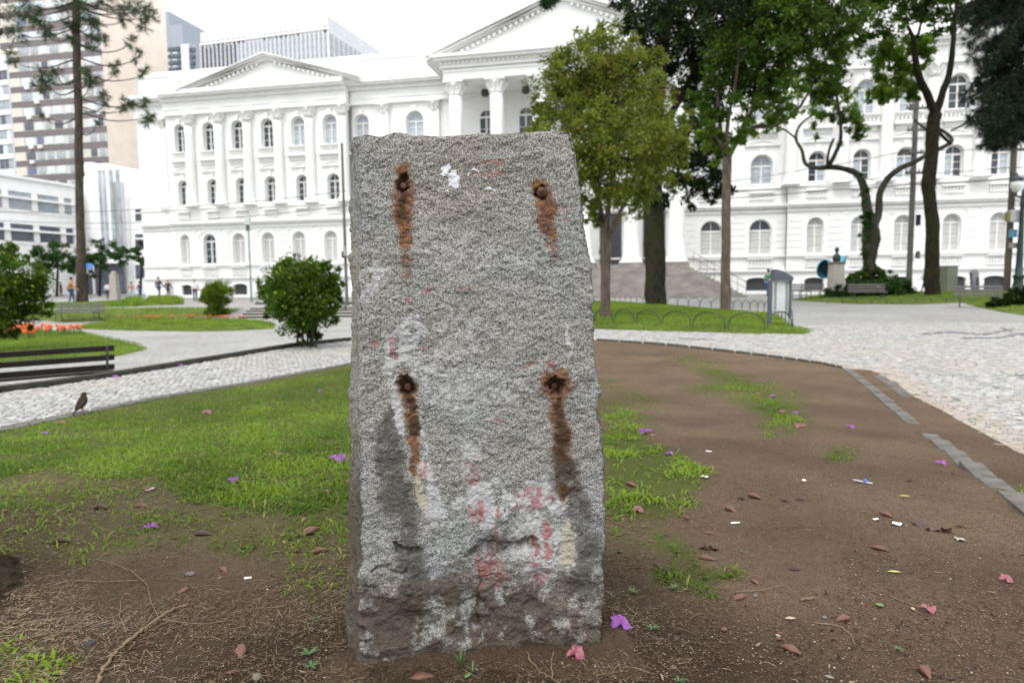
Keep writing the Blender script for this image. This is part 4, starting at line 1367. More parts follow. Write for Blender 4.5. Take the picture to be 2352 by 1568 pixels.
    for tc, w, kd in o2:
        window(tc, w, 7.95, 10.05 - w / 2, 1., yf + .31, kd, uni)
        g = MB(); g.box(-w / 2 - .45, w / 2 + .45, -.16, .05, 0, .10); 
        g.tube([(-w / 2 - .3, -.05, .16), (-w / 4, -.05, .34), (0, -.05, .4), (w / 4, -.05, .34), (w / 2 + .3, -.05, .16)], .05, 5)
        inst('hood_mould', g.mesh('hood_mould', M['white2']), uni, (tc, yf - .02, 10.65))
        balustrade(tc, w + .3, 7.18 - .35, .55, yf - .16, uni, 7)
    for tc, w, kd in o1:
        window(tc, w, 12.45, 14.75 - w / 2, 1., yf + .31, kd, uni)
        balustrade(tc, w + .55, 11.72, .66, yf - .24, uni, 7)
        g = MB(); g.box(-w / 2 - .38, w / 2 + .38, -.38, .02, -.16, 0); g.box(-w / 2 - .2, w / 2 + .2, -.06, .0, -.5, -.162)
        inst('sill', g.mesh('sill', M['white2']), uni, (tc, yf - .02, 11.72))
    # entablature
    g = MB(); g.box(a - .0, b, yf - .28, yf + .3, Z_ARC, Z_ARC + .42); g.box(a, b, yf - .33, yf + .3, Z_ARC + .422, Z_ARC + .52); g.box(a, b, yf - .24, yf + .3, Z_ARC + .522, Z_FRZ + .2); g.build('frieze', M['white'], uni)
    g = MB(); g.box(a, b, yf - .5, yf + .3, Z_FRZ + .202, Z_FRZ + .36)
    x = a + .12
    while x < b - .1:
        g.box(x, x + .13, yf - .62, yf - .48, Z_FRZ + .362, Z_FRZ + .50); x += .26
    g.box(a, b, yf - .5, yf + .3, Z_FRZ + .362, Z_FRZ + .502)
    g.box(a, b, yf - .85, yf + .3, Z_FRZ + .504, Z_FRZ + .66); g.box(a, b, yf - .98, yf + .3, Z_FRZ + .662, Z_COR); g.build('cornice', M['white2'], uni)
    # attic
    if not (pav[0] <= (a + b) / 2 <= pav[1]):
        g = MB(); g.box(a + .2, b - .2, yf + .25, yf + 2, Z_COR, Z_TOP - .25); g.box(a, b, yf + .1, yf + 2, Z_TOP - .248, Z_TOP)
        x = a + 1.2
        while x < b - 2.6:
            g.box(x, x + 1.7, yf + .19, yf + .26, Z_COR + .55, Z_TOP - .75); x += 2.9
        g.build('attic', M['white'], uni)
# body and roof
g = MB(); g.box(.0, TE, .45, 17, -1.2, Z_COR - .1); g.box(.4, TE - .4, 1.6, 16, Z_COR - .1, Z_TOP + .6); g.build('rear_block', M['white'], uni)

# columns
_cc = {}
def column(tc, y, z0, z1, r, square=False):
    h = z1 - z0
    key = (round(r, 2), round(h, 2), square)
    if key not in _cc:
        g = MB()
        if square:
            g.box(-r, r, -.25, .1, .3, h - .7); g.box(-r - .1, r + .1, -.35, .1, 0, .3)
            me = g.mesh('pilaster', M['white'])
        else:
            prof = [(r * 1.35, .12), (r * 1.38, .22), (r * 1.18, .30), (r * 1.22, .38), (r, .46)] + [(r * (1 - .13 * k / 8), .46 + (h - 1.5) * k / 8) for k in range(1, 9)]
            g.lathe(prof, 20); g.box(-r * 1.45, r * 1.45, -r * 1.45, r * 1.45, 0, .12)
            me = g.mesh('column', M['white'], False)
            me.polygons.foreach_set('use_smooth', [len(p.vertices) == 4 and abs(p.normal.z) < .5 for p in me.polygons])
        c = MB()
        hh = r * 1.5
        c.lathe([(r * .86, -.01), (r * .92, .1), (r * .90, hh * .35), (r * 1.05, hh * .55), (r * .98, hh * .6), (r * 1.30, hh * .88), (r * 1.32, hh)], 16)
        for k in range(8):
            a_ = k * pi / 4
            c.tube([(r * .9 * cos(a_), r * .9 * sin(a_), .1), (r * 1.12 * cos(a_), r * 1.12 * sin(a_), hh * .5), (r * 1.38 * cos(a_), r * 1.38 * sin(a_), hh * .80)], [.05, .09, .11], 5)
        c.box(-r * 1.35, r * 1.35, -r * 1.35, r * 1.35, hh, hh + .14)
        _cc[key] = (me, c.mesh('capital', M['white2']), hh)
    me, ca, hh = _cc[key]
    o = inst('pilaster' if square else 'column', me, uni, (tc, y, z0))
    inst('capital', ca, o, (0, 0, h - hh - .14))
    return o
for x in (450, 517, 581, 651, 722, 797):
    column(tw(x, 10, -.9)[0], -.95, Z_W2, Z_ARC, .40)
column(tw(392, 10, 0)[0], -.05, Z_W2, Z_ARC, .42, True)
column(tw(892, 10, 0)[0], -.05, Z_W2, Z_ARC, .42, True)
column(tw(1006, 10, 0)[0], -.05, Z_W2, Z_ARC, .42, True)
for x in (1810, 1925, 2023, 2125, 2235, 2341):
    column(tw(x, 10, -.45)[0], -.75, Z_W2, Z_ARC, .40)

# pediment of the left pavilion
def pediment(tl, tr, z0, h, y0, y1, th=.42, name='pediment'):
    tm = (tl + tr) / 2
    g = MB(); g.prism([(tl + .9, z0), (tr - .9, z0), (tm, z0 + h - .55)], y0 + .55, y1); g.build('tympanum', M['white'], uni)
    g = MB()
    sl_ = hypot(tm - tl, h)
    nx_, nz_ = -h / sl_, (tm - tl) / sl_
    omax = th + .06
    for (e, yy0, o0, o1) in ((0, y0 + .22, -.02, .20), (1, y0, .202, .36), (2, y0 - .14, .362, th + .06)):
        v0 = (o0 - omax) / nz_; v1 = (o1 - omax) / nz_
        g.prism([(tl - .3, max(z0 - .05, z0 + v0 - .3 * h / (tm - tl))), (tm, z0 + h + v0), (tm, z0 + h + v1), (tl - .3, z0 + v1 - .3 * h / (tm - tl))], yy0, y1)
        g.prism([(tm, z0 + h + v0), (tr + .3, max(z0 - .05, z0 + v0 - .3 * h / (tm - tl))), (tr + .3, z0 + v1 - .3 * h / (tm - tl)), (tm, z0 + h + v1)], yy0, y1)
    g.build('raking_cornice', M['white2'], uni)
    n = int(sl_ / .42)               # dentils under the raking cornice
    g = MB()
    for k in range(4, n - 1):
        for s_ in (0, 1):
            f = k / n
            x = tl + (tm - tl) * f if s_ == 0 else tr - (tr - tm) * f
            z = z0 + h * f - omax
            g.box(x - .09, x + .09, y0 + .26, y0 + .5, z - .20, z - .0)
    g.build('dentil_row', M['white'], uni)['kind'] = 'stuff'
pl_ = fxy(410, 240, 1.7)[0]; pr_ = fxy(816, 205, 1.7)[0]
pediment(pl_, pr_, Z_COR, fxy(598, 119, 1.7)[1] - Z_COR, -1.62, 3.0)
o = MB(); o.box(pl_ + .6, pr_ - .6, -.7, 3.5, Z_COR - .1, Z_COR + .6); o.build('pediment_base', M['white'], uni)

# central portico: six giant columns, entablature, pediment, flight of steps
PD = 3.2
cols = [fxy(x, 400, PD)[0] for x in (1050, 1143, 1240, 1342, 1451, 1555)]
zf_ = 2.35
ztop = fxy(1097, 186, PD)[1]
for t in cols:
    column(t, -PD, zf_, ztop, .56)
a, b = cols[0] - .75, cols[-1] + .75
zc0 = fxy(1010, 130, PD + .9)[1]
g = MB(); g.box(a, b, -PD - .65, -PD + .6, ztop, ztop + .55); g.box(a - .0, b, -PD - .72, -PD + .6, ztop + .552, ztop + .72); g.box(a, b, -PD - .6, .2, ztop + .722, zc0 - .85); g.build('frieze', M['white'], uni)
g = MB(); g.box(a - .2, b + .2, -PD - .85, .2, zc0 - .848, zc0 - .62)
x = a - .1
while x < b + .1:
    g.box(x, x + .16, -PD - 1.0, -PD - .84, zc0 - .618, zc0 - .42); x += .33
g.box(a - .25, b + .25, -PD - .86, .2, zc0 - .618, zc0 - .40)
g.box(a - .55, b + .55, -PD - 1.25, .2, zc0 - .398, zc0 - .2); g.box(a - .75, b + .75, -PD - 1.45, .2, zc0 - .198, zc0); g.build('cornice', M['white2'], uni)
g = MB()
for px_, py_ in ((1105, 162), (1165, 158), (1245, 153)):
    t = fxy(px_, py_, PD + .62)
    g.box(t[0] - .16, t[0] + .16, -PD - .612, -PD - .59, t[1] - .03, t[1] + .03)
g.build('frieze_slot', M['polegrey'], uni)
tl = a - .8; tr = b + .8
zap = fxy(1165, 0, PD + 1.3)
zl_ = fxy(981, 97, PD + 1.3)
slope = (zap[1] - zl_[1]) / (zap[0] - zl_[0])
pediment(tl, tr, zc0, slope * (tr - tl) / 2, -PD - 1.3, 3, .55)
# faint raised letters on the portico frieze
fc = bpy.data.curves.new('inscription', 'FONT'); fc.body = 'UNIVERSIDADE'; fc.size = 1.05; fc.extrude = .02; fc.space_character = 1.35
fo = bpy.data.objects.new('inscription', fc); COL.objects.link(fo)
dg = bpy.context.evaluated_depsgraph_get(); me = bpy.data.meshes.new_from_object(fo.evaluated_get(dg)); bpy.data.objects.remove(fo)
me.materials.append(M['white2'])
it = fxy(1075, 150, PD + .62)
io = inst('inscription', me, uni, (it[0], -PD - .615, it[1] - .35), (R(90), 0, 0))
# porch: inner wall with tall doors, floor, ceiling, plinth
g = MB(); g.box(a - .1, b + .1, -.02, .4, zf_, ztop); 
wall_open(g, a - .1, b + .1, zf_ - .01, ztop, [((cols[k] + cols[k + 1]) / 2, 1.15, 11.6, 13.6, 1.) for k in range(5)], -.06, .0)
g.build('wall', M['white'], uni)
for k in range(5):
    tc = (cols[k] + cols[k + 1]) / 2
    window(tc, 1.15, 11.3, 13.9, 1., -.16, (G_, G_, G_), uni, False)
    o = MB(); o.box(tc - .75, tc + .75, -.16, -.03, zf_, 6.2); dr = o.build('door', M['iron'], uni)
    o = MB(); o.box(tc - .05, tc + .05, -.20, -.161, zf_, 6.2); o.box(tc - .82, tc - .74, -.21, -.02, zf_, 6.3); o.box(tc + .74, tc + .82, -.21, -.02, zf_, 6.3); o.box(tc - .82, tc + .82, -.21, -.02, 6.2, 6.35)
    o.build('door_frame', M['polegrey'], dr)
g = MB(); g.box(a - .1, b + .1, -PD - .6, .1, ztop - .02, ztop - .002); g.build('porch_ceiling', M['white2'], uni)
g = MB(); g.lathe([(.01, .55), (.26, .5), (.34, .2), (.2, .0), (.01, -.05)], 12); me = g.mesh('porch_lantern', M['iron'])
for k in range(5): inst('porch_lantern', me, uni, ((cols[k] + cols[k + 1]) / 2 + .3, -1.7, ztop - .75))
g = MB(); g.box(a - .1, b + .1, -PD - .9, .0, -1, zf_ - .25)
g.build('porch_floor', M['steps'], uni)
for t in cols:
    g = MB(); g.box(t - .85, t + .85, -PD - .95, -PD + .8, zf_ - .28, zf_ + .01); g.build('column_plinth', M['steps'], uni)
NSTEP = 14
t_top = fxy(1585, 606, PD + 1)[0]; t_bot = fxy(1718, 678, PD + 6.2)[0]
tl_top = cols[0] - 1.0
for k in range(NSTEP):
    f = k / (NSTEP - 1)
    z1 = zf_ - .28 - (zf_ - .28) * k / NSTEP
    ext = (t_bot - t_top) * f
    y1 = -PD - .9 - 5.2 * k / NSTEP
    y0 = y1 - 5.2 / NSTEP - .02
    g = MB(); g.bbox(tl_top - ext, t_top + ext, y0, y1 + .0, -.3, z1, .015)
    g.build('step', M['steps'], uni)
# side slopes of the steps run back to the wall
g = MB()
for s_, t0_, t1_ in ((1, t_top, t_bot), (-1, tl_top, tl_top - (t_bot - t_top))):
    n = NSTEP
    for k in range(n):
        xa = t0_ + (t1_ - t0_) * k / (n - 1) ; z1 = zf_ - .285 - (zf_ - .28) * k / n
        xb = t0_ - s_ * .6
        y1 = -PD - .9 - 5.2 * k / n
        g.box(min(xa, xb), max(xa, xb), y1 - .01, -.5 - .02 * k, -.3, z1 - .002 * k)
g.build('stair_flank', M['steps'], uni)
# thin metal handrails on the right of the steps
g = MB()
p0 = Vector((t_top + .2, -PD - 1.2, zf_ + .65)); p1 = Vector((t_bot - .1, -PD - 6.0, .95))
g.tube([p0, p1], .02, 5); g.tube([p0 - Vector((0, 0, .4)), p1 - Vector((0, 0, .4))], .015, 5)
for k in range(8):
    p = p0.lerp(p1, k / 7); g.tube([p, p - Vector((0, 0, .9))], .015, 5)
g.build('handrail', M['polegrey'], uni)

# =================================================================== OTHER BUILDINGS
def frame2(x, y, Y, ang, name, label):
    """a building whose front starts at px (x) and distance Y; ang turns its front from facing the camera"""
    p = at(x, y, Y); p.z = 0
    return thing(name, label, 'building', p, ang)
def loc2(o, x, y, d=0):
    """px -> (along, height) on the front plane of building o"""
    a = o.rotation_euler.z; bx = Vector((cos(a), sin(a))); by = Vector((-sin(a), cos(a)))
    r = ray(x, y); ox = o.location.x - by.x * d; oy = o.location.y - by.y * d
    k = (by.x * ox + by.y * oy) / (by.x * r[0] + by.y * r[1])
    X = r[0] * k; Y_ = r[1] * k
    return (X - ox) * bx.x + (Y_ - oy) * bx.y, CAMH + r[2] * k

M['band'] = plain('brown_grey_cladding', (.155, .135, .135), .7, var=.12, scale=1)
M['creamw'] = plain('cream_render', (.60, .565, .50), .8, var=.06)
M['peach'] = plain('peach_render', (.80, .69, .60), .85, var=.08, scale=.25)
M['mullion'] = plain('pale_mullion', (.56, .53, .48), .7)
M['w_blue'] = plain('window_blue', (.13, .15, .24), .3, var=.3, scale=2)
M['w_mid'] = plain('window_greyblue', (.34, .375, .41), .2, var=.35, scale=.7)
M['w_pale'] = plain('window_pale', (.60, .68, .74), .25, var=.2, scale=.8)
M['w_dark'] = plain('window_dark', (.09, .10, .13), .2, var=.5, scale=.7)
M['slabw'] = plain('office_cladding', (.60, .62, .65), .7, var=.05, scale=.5)
M['greyt'] = plain('grey_cladding', (.30, .33, .38), .7, var=.1)

# apartment tower with brown bands, peach blank side wall
tb = frame2(243, 300, 138, -TH, 'apartment_tower', 'tall apartment tower with brown bands and a blank peach side wall behind the araucaria')
tb.rotation_euler.z = -TH
def tbz(y): return loc2(tb, 60, y)[1]
tL = loc2(tb, 14, 300)[0]
wid = -tL
ztb = tbz(-60)
g = MB(); g.box(tL, 0, .25, 19, -2, ztb); g.build('core', M['peach'], tb)
pitch = (tbz(275) - tbz(377)) / 3
zb0 = tbz(384)
wmats = ['w_mid', 'w_pale', 'w_mid', 'w_pale', 'w_mid', 'w_pale', 'w_mid', 'w_blue', 'w_mid', 'w_dark', 'w_pale']
wx = [loc2(tb, x, 300)[0] for x in (32, 55, 60, 76, 82, 100, 104, 121, 126, 147, 155, 168, 195, 202, 205, 222, 226, 241)]
wspan = [(1, 3), (4, 5), (6, 7), (8, 9), (10, 11), (14, 15), (16, 17)]
_tm = {}
def wmesh(w, h, mat):
    k = (round(w, 1), round(h, 1), mat)
    if k not in _tm:
        g = MB(); g.box(-w / 2, w / 2, 0, .05, 0, h); g.box(-.04, .04, -.03, -.001, 0, h)
        _tm[k] = g.mesh('window', M[mat])
    return _tm[k]
rnd = random.Random(3)
for fl_ in range(-2, 16):
    z = zb0 + pitch * fl_
    if z > ztb: break
    g = MB(); g.box(tL, 0, -.05, .28, z, z + pitch * .42); g.build('spandrel', M['band'], tb)
    g = MB(); g.box(tL + .02, loc2(tb, 56, 300)[0], -.12, .26, z + pitch * .42, z + pitch * 1.0); g.build('cream_panel', M['creamw'], tb)
    g = MB(); g.box(loc2(tb, 56, 300)[0], -.02, .02, .26, z + pitch * .42, z + pitch); g.build('window_band', M['mullion'], tb)
    for (i, j) in wspan:
        x0 = wx[i] + .15; x1 = wx[j] - .15
        if i == 1: x0 = loc2(tb, 58, 300)[0]; x1 = loc2(tb, 78, 300)[0]
        if x1 <= x0: continue
        inst('window', wmesh(x1 - x0, pitch * .5, rnd.choice(wmats)), tb, ((x0 + x1) / 2, -.05, z + pitch * .47))
        if rnd.random() < .22 and fl_ < 7:
            g = MB(); g.box(-.45, .45, -.45, 0, 0, .6); inst('air_conditioner', g.mesh('air_conditioner', M['white2']), tb, (x1 - .6, -.055, z + pitch * .2))
# far left glazed block
ta = frame2(10, 300, 118, -TH - .1, 'glazed_office_block', 'pale office block with ribbon windows at the left edge above the white low building')
aL = loc2(ta, -60, 300)[0]; aR = loc2(ta, 24, 300)[0]
zta = loc2(ta, 5, 122)[1]
g = MB(); g.box(aL, aR, .2, .5, -2, zta); g.build('core', M['slabw'], ta)
pa = (loc2(ta, 10, 255)[1] - loc2(ta, 10, 390)[1]) / 4
z = loc2(ta, 10, 390)[1]
k = 0
while z < zta - pa:
    for q in range(8):
        x0 = aL + (aR - aL) * q / 8; x1 = aL + (aR - aL) * (q + 1) / 8
        inst('window', wmesh(x1 - x0 - .2, pa * .62, rnd.choice(['w_mid', 'w_pale', 'w_mid', 'w_dark'])), ta, ((x0 + x1) / 2, .1, z + pa * .1))
    g = MB(); g.box(aL, aR + .05, -.1, .22, z + pa * .74, z + pa * 1.06); g.build('spandrel', M['white2'], ta)
    z += pa; k += 1
# grey tower behind, between the peach wall and the white building
tc_ = frame2(372, 150, 190, -TH, 'grey_tower', 'narrow stepped grey tower with dark balcony bands behind the left end of the white building')
def q_(x, y): return loc2(tc_, x, y)
g = MB(); 
for x0, x1, yt in ((345, 391, 30), (391, 420, 58), (420, 450, 105)):
    g.box(q_(x0, 100)[0], q_(x1, 100)[0] - .02, .0, 15, -2, q_(x0, yt)[1])
g.build('core', M['greyt'], tc_)
g = MB(); g.box(q_(345, 100)[0], q_(377, 100)[0], -.6, .1, -2, q_(345, 60)[1]); g.box(q_(418, 100)[0], q_(436, 100)[0], -.6, .1, -2, q_(418, 104)[1]); g.build('white_pier', M['slabw'], tc_)
for y in (112, 128, 143, 158, 172, 186):
    for x0, x1 in ((379, 416), (438, 449)):
        g = MB(); g.box(q_(x0, y)[0], q_(x1, y)[0], -.5, .05, q_(x0, y + 8)[1], q_(x0, y)[1]); g.build('balcony_band', M['w_dark'], tc_)
    for x0, x1 in ((380, 392), (396, 408)):
        inst('window', wmesh(q_(x1, y)[0] - q_(x0, y)[0], q_(x0, y + 8.5)[1] - q_(x0, y + 15)[1], 'w_pale'), tc_, ((q_(x0, y)[0] + q_(x1, y)[0]) / 2, -.2, q_(x0, y + 15)[1]))
# office slab
td = frame2(461, 100, 150, -.29, 'office_slab', 'long pale office block with rows of small square windows rising behind the left pediment')
def q_(x, y): return loc2(td, x, y)
sR = q_(753, 60)[0]; zt_ = (q_(461, 73)[1] + q_(753, 38)[1]) / 2
g = MB(); g.box(0, sR, .0, 46, -2, zt_); g.build('core', M['slabw'], td)
g = MB(); g.box(-.05, sR + .3, -.35, .2, q_(600, 88)[1], q_(600, 84)[1]); g.build('roof_band', M['white2'], td)
zA = (q_(480, 96)[1] + q_(700, 72)[1]) / 2
n = 24
for k in range(n):
    x = sR * (k + .5) / n
    if k in (9, 10, 11, 19, 20, 21, 22): continue
    inst('window', wmesh(sR / n * .55, 1.2, 'w_dark' if k > 11 or k < 9 else 'w_pale'), td, (x, -.06, zA - 1.0))
n = 30
zr = [(q_(480, y)[1] + q_(480, y + 10)[1]) / 2 for y in (121, 138, 155)]
for r_ in range(5):
    zz = zr[0] - r_ * (zr[0] - zr[1])
    for k in range(n):
        x = sR * (k + .5) / n
        inst('window', wmesh(sR / n * .72, 1.45, ('w_dark' if k < 9 else 'w_mid')), td, (x, -.06, zz))
for r_ in range(5):
    zz = zr[0] - r_ * (zr[0] - zr[1])
    for k in range(22):
        o = inst('window', wmesh(1.3, 1.45, 'w_mid'), td, (sR + .06, 1.2 + k * 1.9, zz), (0, 0, R(90)))
g = MB()
for k in range(31): g.box(sR * k / 30 - .09, sR * k / 30 + .09, -.2, .0, 0, zr[0] + 2.0)
g.build('mullions', M['white2'], td)

# low white modernist building along the side street
te = thing('white_low_building', 'low white modernist building with two horizontal window bands at far left', 'building', (0, 0, 0), 0)
e0 = at(-260, 640, 60); e1 = at(200, 660, 90)
dirE = Vector((.2115, .977, 0))
# front runs along dirE, away from the camera; local x along it, local -y faces the square
te.location = Vector((e1.x, e1.y, 0)) - dirE * 34
te.rotation_euler.z = atan2(dirE.y, dirE.x)
def q_(x, y, d=0): return loc2(te, x, y, d)
zE = q_(100, 413)[1]
g = MB(); g.box(0, 34, .3, 25, -2, zE - .3); g.box(-.1, 34, -.1, 25, zE - .298, zE); g.build('wall', M['white'], te)
for (ya, yb, ym, nm) in ((437, 478, 452, 'w_mid'), (512, 552, 527, 'w_dark')):
    z0 = q_(20, yb)[1]; z1 = q_(20, ya)[1]; zm = q_(20, ym)[1]
    g = MB(); g.box(0, 34, .2, .32, z0 - .35, z0); g.box(0, 34, -.35, .32, zm - .12, zm + .12); g.build('ledge', M['white2'], te)
    x = 1.0
    k = 0
    while x < 32.5:
        w = (3.0, 3.0, 1.1, 1.1)[k % 4]
        for (za, zb_) in ((z0 + .02, zm - .14), (zm + .14, z1)):
            g = MB(); g.box(-w / 2, w / 2, 0, .05, 0, zb_ - za); inst('window', g.mesh('window', M[nm if rnd.random() < .75 else 'shutter']), te, (x + w / 2, .24, za))
        g = MB(); g.box(x + w, x + w + .75, .06, .3, z0, z1); g.build('pier', M['white'], te)
        x += w + .8; k += 1
    g = MB(); g.box(0, 34, .05, .3, z1, z1 + .6); g.build('parapet_band', M['white'], te)
# stepped entrance block facing the square
tf = frame2(196, 640, 91, -TH, 'stepped_entrance_block', 'white art deco corner block with stepped top, vertical fins and dark doorway')
def q_(x, y, d=0): return loc2(tf, x, y, d)
for i, (x0, x1, yt, d) in enumerate(((196, 216, 405, 0), (216, 232, 374, .5), (232, 281, 380, 1.2), (281, 305, 418, .6), (305, 352, 450, 0))):
    g = MB(); g.box(q_(x0, 600)[0], q_(x1, 600)[0] - .01, -d, 10, -2, q_((x0 + x1) / 2, yt)[1]); g.build('pier_block', M['white'], tf)
for x in (234, 244, 259, 275):
    g = MB(); t = q_(x, 500, 1.25)[0]; g.box(t - .22, t + .22, -1.28, -1.1, 4.5, q_(x, 385)[1] - .5); g.build('fin_groove', M['w_mid'], tf)
for ya, yb in ((480, 487), (491, 507), (538, 545), (550, 572), (608, 640)):
    g = MB(); a_ = q_(311, ya)[0]; b_ = q_(331, ya)[0]; g.box(a_, b_, -.06, .05, q_(320, yb)[1], q_(320, ya)[1]); g.build('window', M['w_dark'], tf)
g = MB(); g.box(q_(236, 640)[0], q_(300, 640)[0], -1.3, -1.1, -1, q_(260, 606)[1]); g.build('doorway', M['w_dark'], tf)
g = MB(); g.box(q_(228, 640)[0], q_(306, 640)[0], -2.4, -1.0, q_(260, 606)[1], q_(260, 600)[1]); g.build('canopy', M['white2'], tf)
g = MB(); g.box(q_(130, 640)[0], q_(228, 640)[0], -.3, 1, -1, q_(200, 632)[1]); g.build('shop_front', M['w_dark'], tf)
# street between
street = sheet('street', [tuple(BO[:2] + 0 * BO[:2])] if False else [(-75, 62), (-32, 62), (-31, 66), (-20, 110), (-60, 112), (-90, 90)], .006, plain('asphalt', (.16, .16, .16), .9, var=.15), 4)

# =================================================================== VEGETATION
def leafcloud(name, blobs, n, size, mat, parent=None, droop=0, aspect=.45, shell=.55, origin=Vector((0, 0, 0)), gap=.0, flat=1.0, clump=.35, seed=0, per=60):
    """leaf-sized folded faces spread through blobs (x,y,z,r). Each blob is a set of twig clusters, so the crown has gaps and lit and dark clumps"""
    rg = np.random.default_rng(100 + seed)
    B = np.array([(b[0], b[1], b[2], b[3]) for b in blobs], float)
    wgt = B[:, 3] ** 2.2; wgt /= wgt.sum()
    C = []
    nc = max(8, int(n / per))
    bi = rg.choice(len(B), nc, p=wgt)
    dirs = rg.normal(0, 1, (nc, 3)); dirs /= np.linalg.norm(dirs, axis=1)[:, None]
    rr = (shell + (1 - shell) * rg.uniform(0, 1, nc) ** .6) * (1 + .12 * rg.normal(0, 1, nc))
    cen = B[bi, :3] + dirs * (rr * B[bi, 3])[:, None] * np.array([1, 1, flat])
    cr = B[bi, 3] * clump * rg.uniform(.5, 1.1, nc)
    ci = rg.integers(0, nc, n)
    P = cen[ci] + rg.normal(0, .5, (n, 3)) * cr[ci][:, None] * np.array([1, 1, .8])
    out = (P - B[bi[ci], :3]); out /= np.linalg.norm(out, axis=1)[:, None] + 1e-6
    d = rg.normal(0, 1, (n, 3)) * .9 + out * .7; d[:, 2] -= droop
    d /= np.linalg.norm(d, axis=1)[:, None]
    s = np.cross(d, rg.normal(0, 1, (n, 3)) + np.array([0, 0, 1.2])); s /= np.linalg.norm(s, axis=1)[:, None] + 1e-6
    up = np.cross(s, d)
    L = size * rg.uniform(.6, 1.25, n)[:, None]; Wd = L * aspect
    a = P; b = P + d * L * .5 + s * Wd * .5 + up * L * .06; c = P + d * L - up * L * .08; e = P + d * L * .5 - s * Wd * .5 + up * L * .06
    V = np.stack([a, b, c, e], 1).reshape(-1, 3) - np.array(origin)
    Q = np.arange(n)[:, None] * 4 + np.array([[0, 1, 2, 3]])
    k = rg.uniform(0, 1, nc)[ci] * .7 + .3 * rg.uniform(0, 1, n)
    tip = (rg.uniform(0, 1, n) > .9) * rg.uniform(.3, .9, n)
    col = np.column_stack([k, tip, 0 * k, 1 + 0 * k])
    return link(bpy.data.objects.new(name, np_mesh(name, V, Q, None, mat, {'rnd': np.repeat(col, 4, 0)})), parent)

def needles(name, tufts, per, length, wid, mat, parent=None, origin=Vector((0, 0, 0)), seed=0, droop=.1):
    """araucaria and conifer tufts: (x,y,z,r) with stiff strips standing out all round short shoots"""
    rg = np.random.default_rng(300 + seed)
    Ps = []; Ds = []; Ls = []
    for (x, y, z, r) in tufts:
        ns = max(3, int(per / 22 * min(1.3, max(.3, r / .75)))) if seed == 9 else max(4, int(per / 22))
        sd = rg.normal(0, 1, (ns, 3)); sd /= np.linalg.norm(sd, axis=1)[:, None]
        for q in range(ns):
            k = 22
            t = rg.uniform(.15, 1, k)
            p = np.array([x, y, z]) + sd[q] * (t * r * .85)[:, None]
            d = sd[q] * .8 + rg.normal(0, .75, (k, 3)); d[:, 2] -= droop
            d /= np.linalg.norm(d, axis=1)[:, None]
            Ps.append(p); Ds.append(d); Ls.append(length * rg.uniform(.6, 1.2, k))
    P = np.concatenate(Ps); d = np.concatenate(Ds); L = np.concatenate(Ls)[:, None]; n = len(P)
    s = np.cross(d, rg.normal(0, 1, (n, 3))); s /= np.linalg.norm(s, axis=1)[:, None] + 1e-6
    V = np.stack([P - s * wid * .5, P + s * wid * .5, P + d * L], 1).reshape(-1, 3) - np.array(origin)
    Tt = np.arange(n)[:, None] * 3 + np.array([[0, 1, 2]])
    col = np.column_stack([rg.uniform(0, 1, n), (rg.uniform(0, 1, n) > .93) * .8, np.zeros(n), np.ones(n)])
    return link(bpy.data.objects.new(name, np_mesh(name, V, None, Tt, mat, {'rnd': np.repeat(col, 3, 0)})), parent)

M['lf_dark'] = leafmat('leaf_dark', (.005, .013, .004), (.024, .046, .010), (.075, .10, .02), .2)
M['lf_mid'] = leafmat('leaf_mid', (.010, .026, .005), (.070, .130, .016), (.17, .26, .03), .35)
M['lf_gold'] = leafmat('leaf_olive_gold', (.040, .058, .008), (.175, .215, .030), (.24, .15, .02), .38)
M['lf_light'] = leafmat('leaf_light', (.040, .085, .012), (.16, .26, .035), None, .45)
M['lf_bush'] = leafmat('leaf_bush', (.010, .026, .004), (.078, .145, .012), (.30, .40, .04), .32, .4)
M['lf_clip'] = leafmat('leaf_clipped', (.035, .065, .006), (.15, .21, .015), None, .35)
M['lf_con'] = leafmat('needle_dark', (.004, .010, .006), (.016, .030, .014), (.07, .06, .02), .05, .5)
M['lf_ara'] = leafmat('needle_araucaria', (.014, .030, .013), (.065, .105, .042), (.12, .08, .04), .1, .6)
M['lf_hedge'] = leafmat('leaf_hedge', (.010, .030, .008), (.050, .105, .025), (.09, .17, .04), .3, .4)

def limb(name, pts, rad, mat, parent, org, n=10, rough=.06, sub=4, seed=1):
    """tapered wandering limb through given points"""
    rg = random.Random(seed)
    P = [Vector(p) for p in pts]
    out = []; rr = []
    for i in range(len(P) - 1):
        p0 = P[max(i - 1, 0)]; p1 = P[i]; p2 = P[i + 1]; p3 = P[min(i + 2, len(P) - 1)]
        for k in range(sub):
            t = k / sub
            q = .5 * ((2 * p1) + (p2 - p0) * t + (2 * p0 - 5 * p1 + 4 * p2 - p3) * t * t + (3 * p1 - p0 - 3 * p2 + p3) * t ** 3)
            r = rad[i] + (rad[i + 1] - rad[i]) * t
            out.append(q + Vector((rg.uniform(-1, 1), rg.uniform(-1, 1), 0)) * r * rough); rr.append(r * (1 + rg.uniform(-.05, .05)))
    out.append(P[-1]); rr.append(rad[-1])
    return MB().tube([p - org for p in out], rr, n).build(name, mat, parent, True)

def tree(name, label, cat, base, group=None):
    return thing(name, label, cat, base, 0, group), Vector(base)

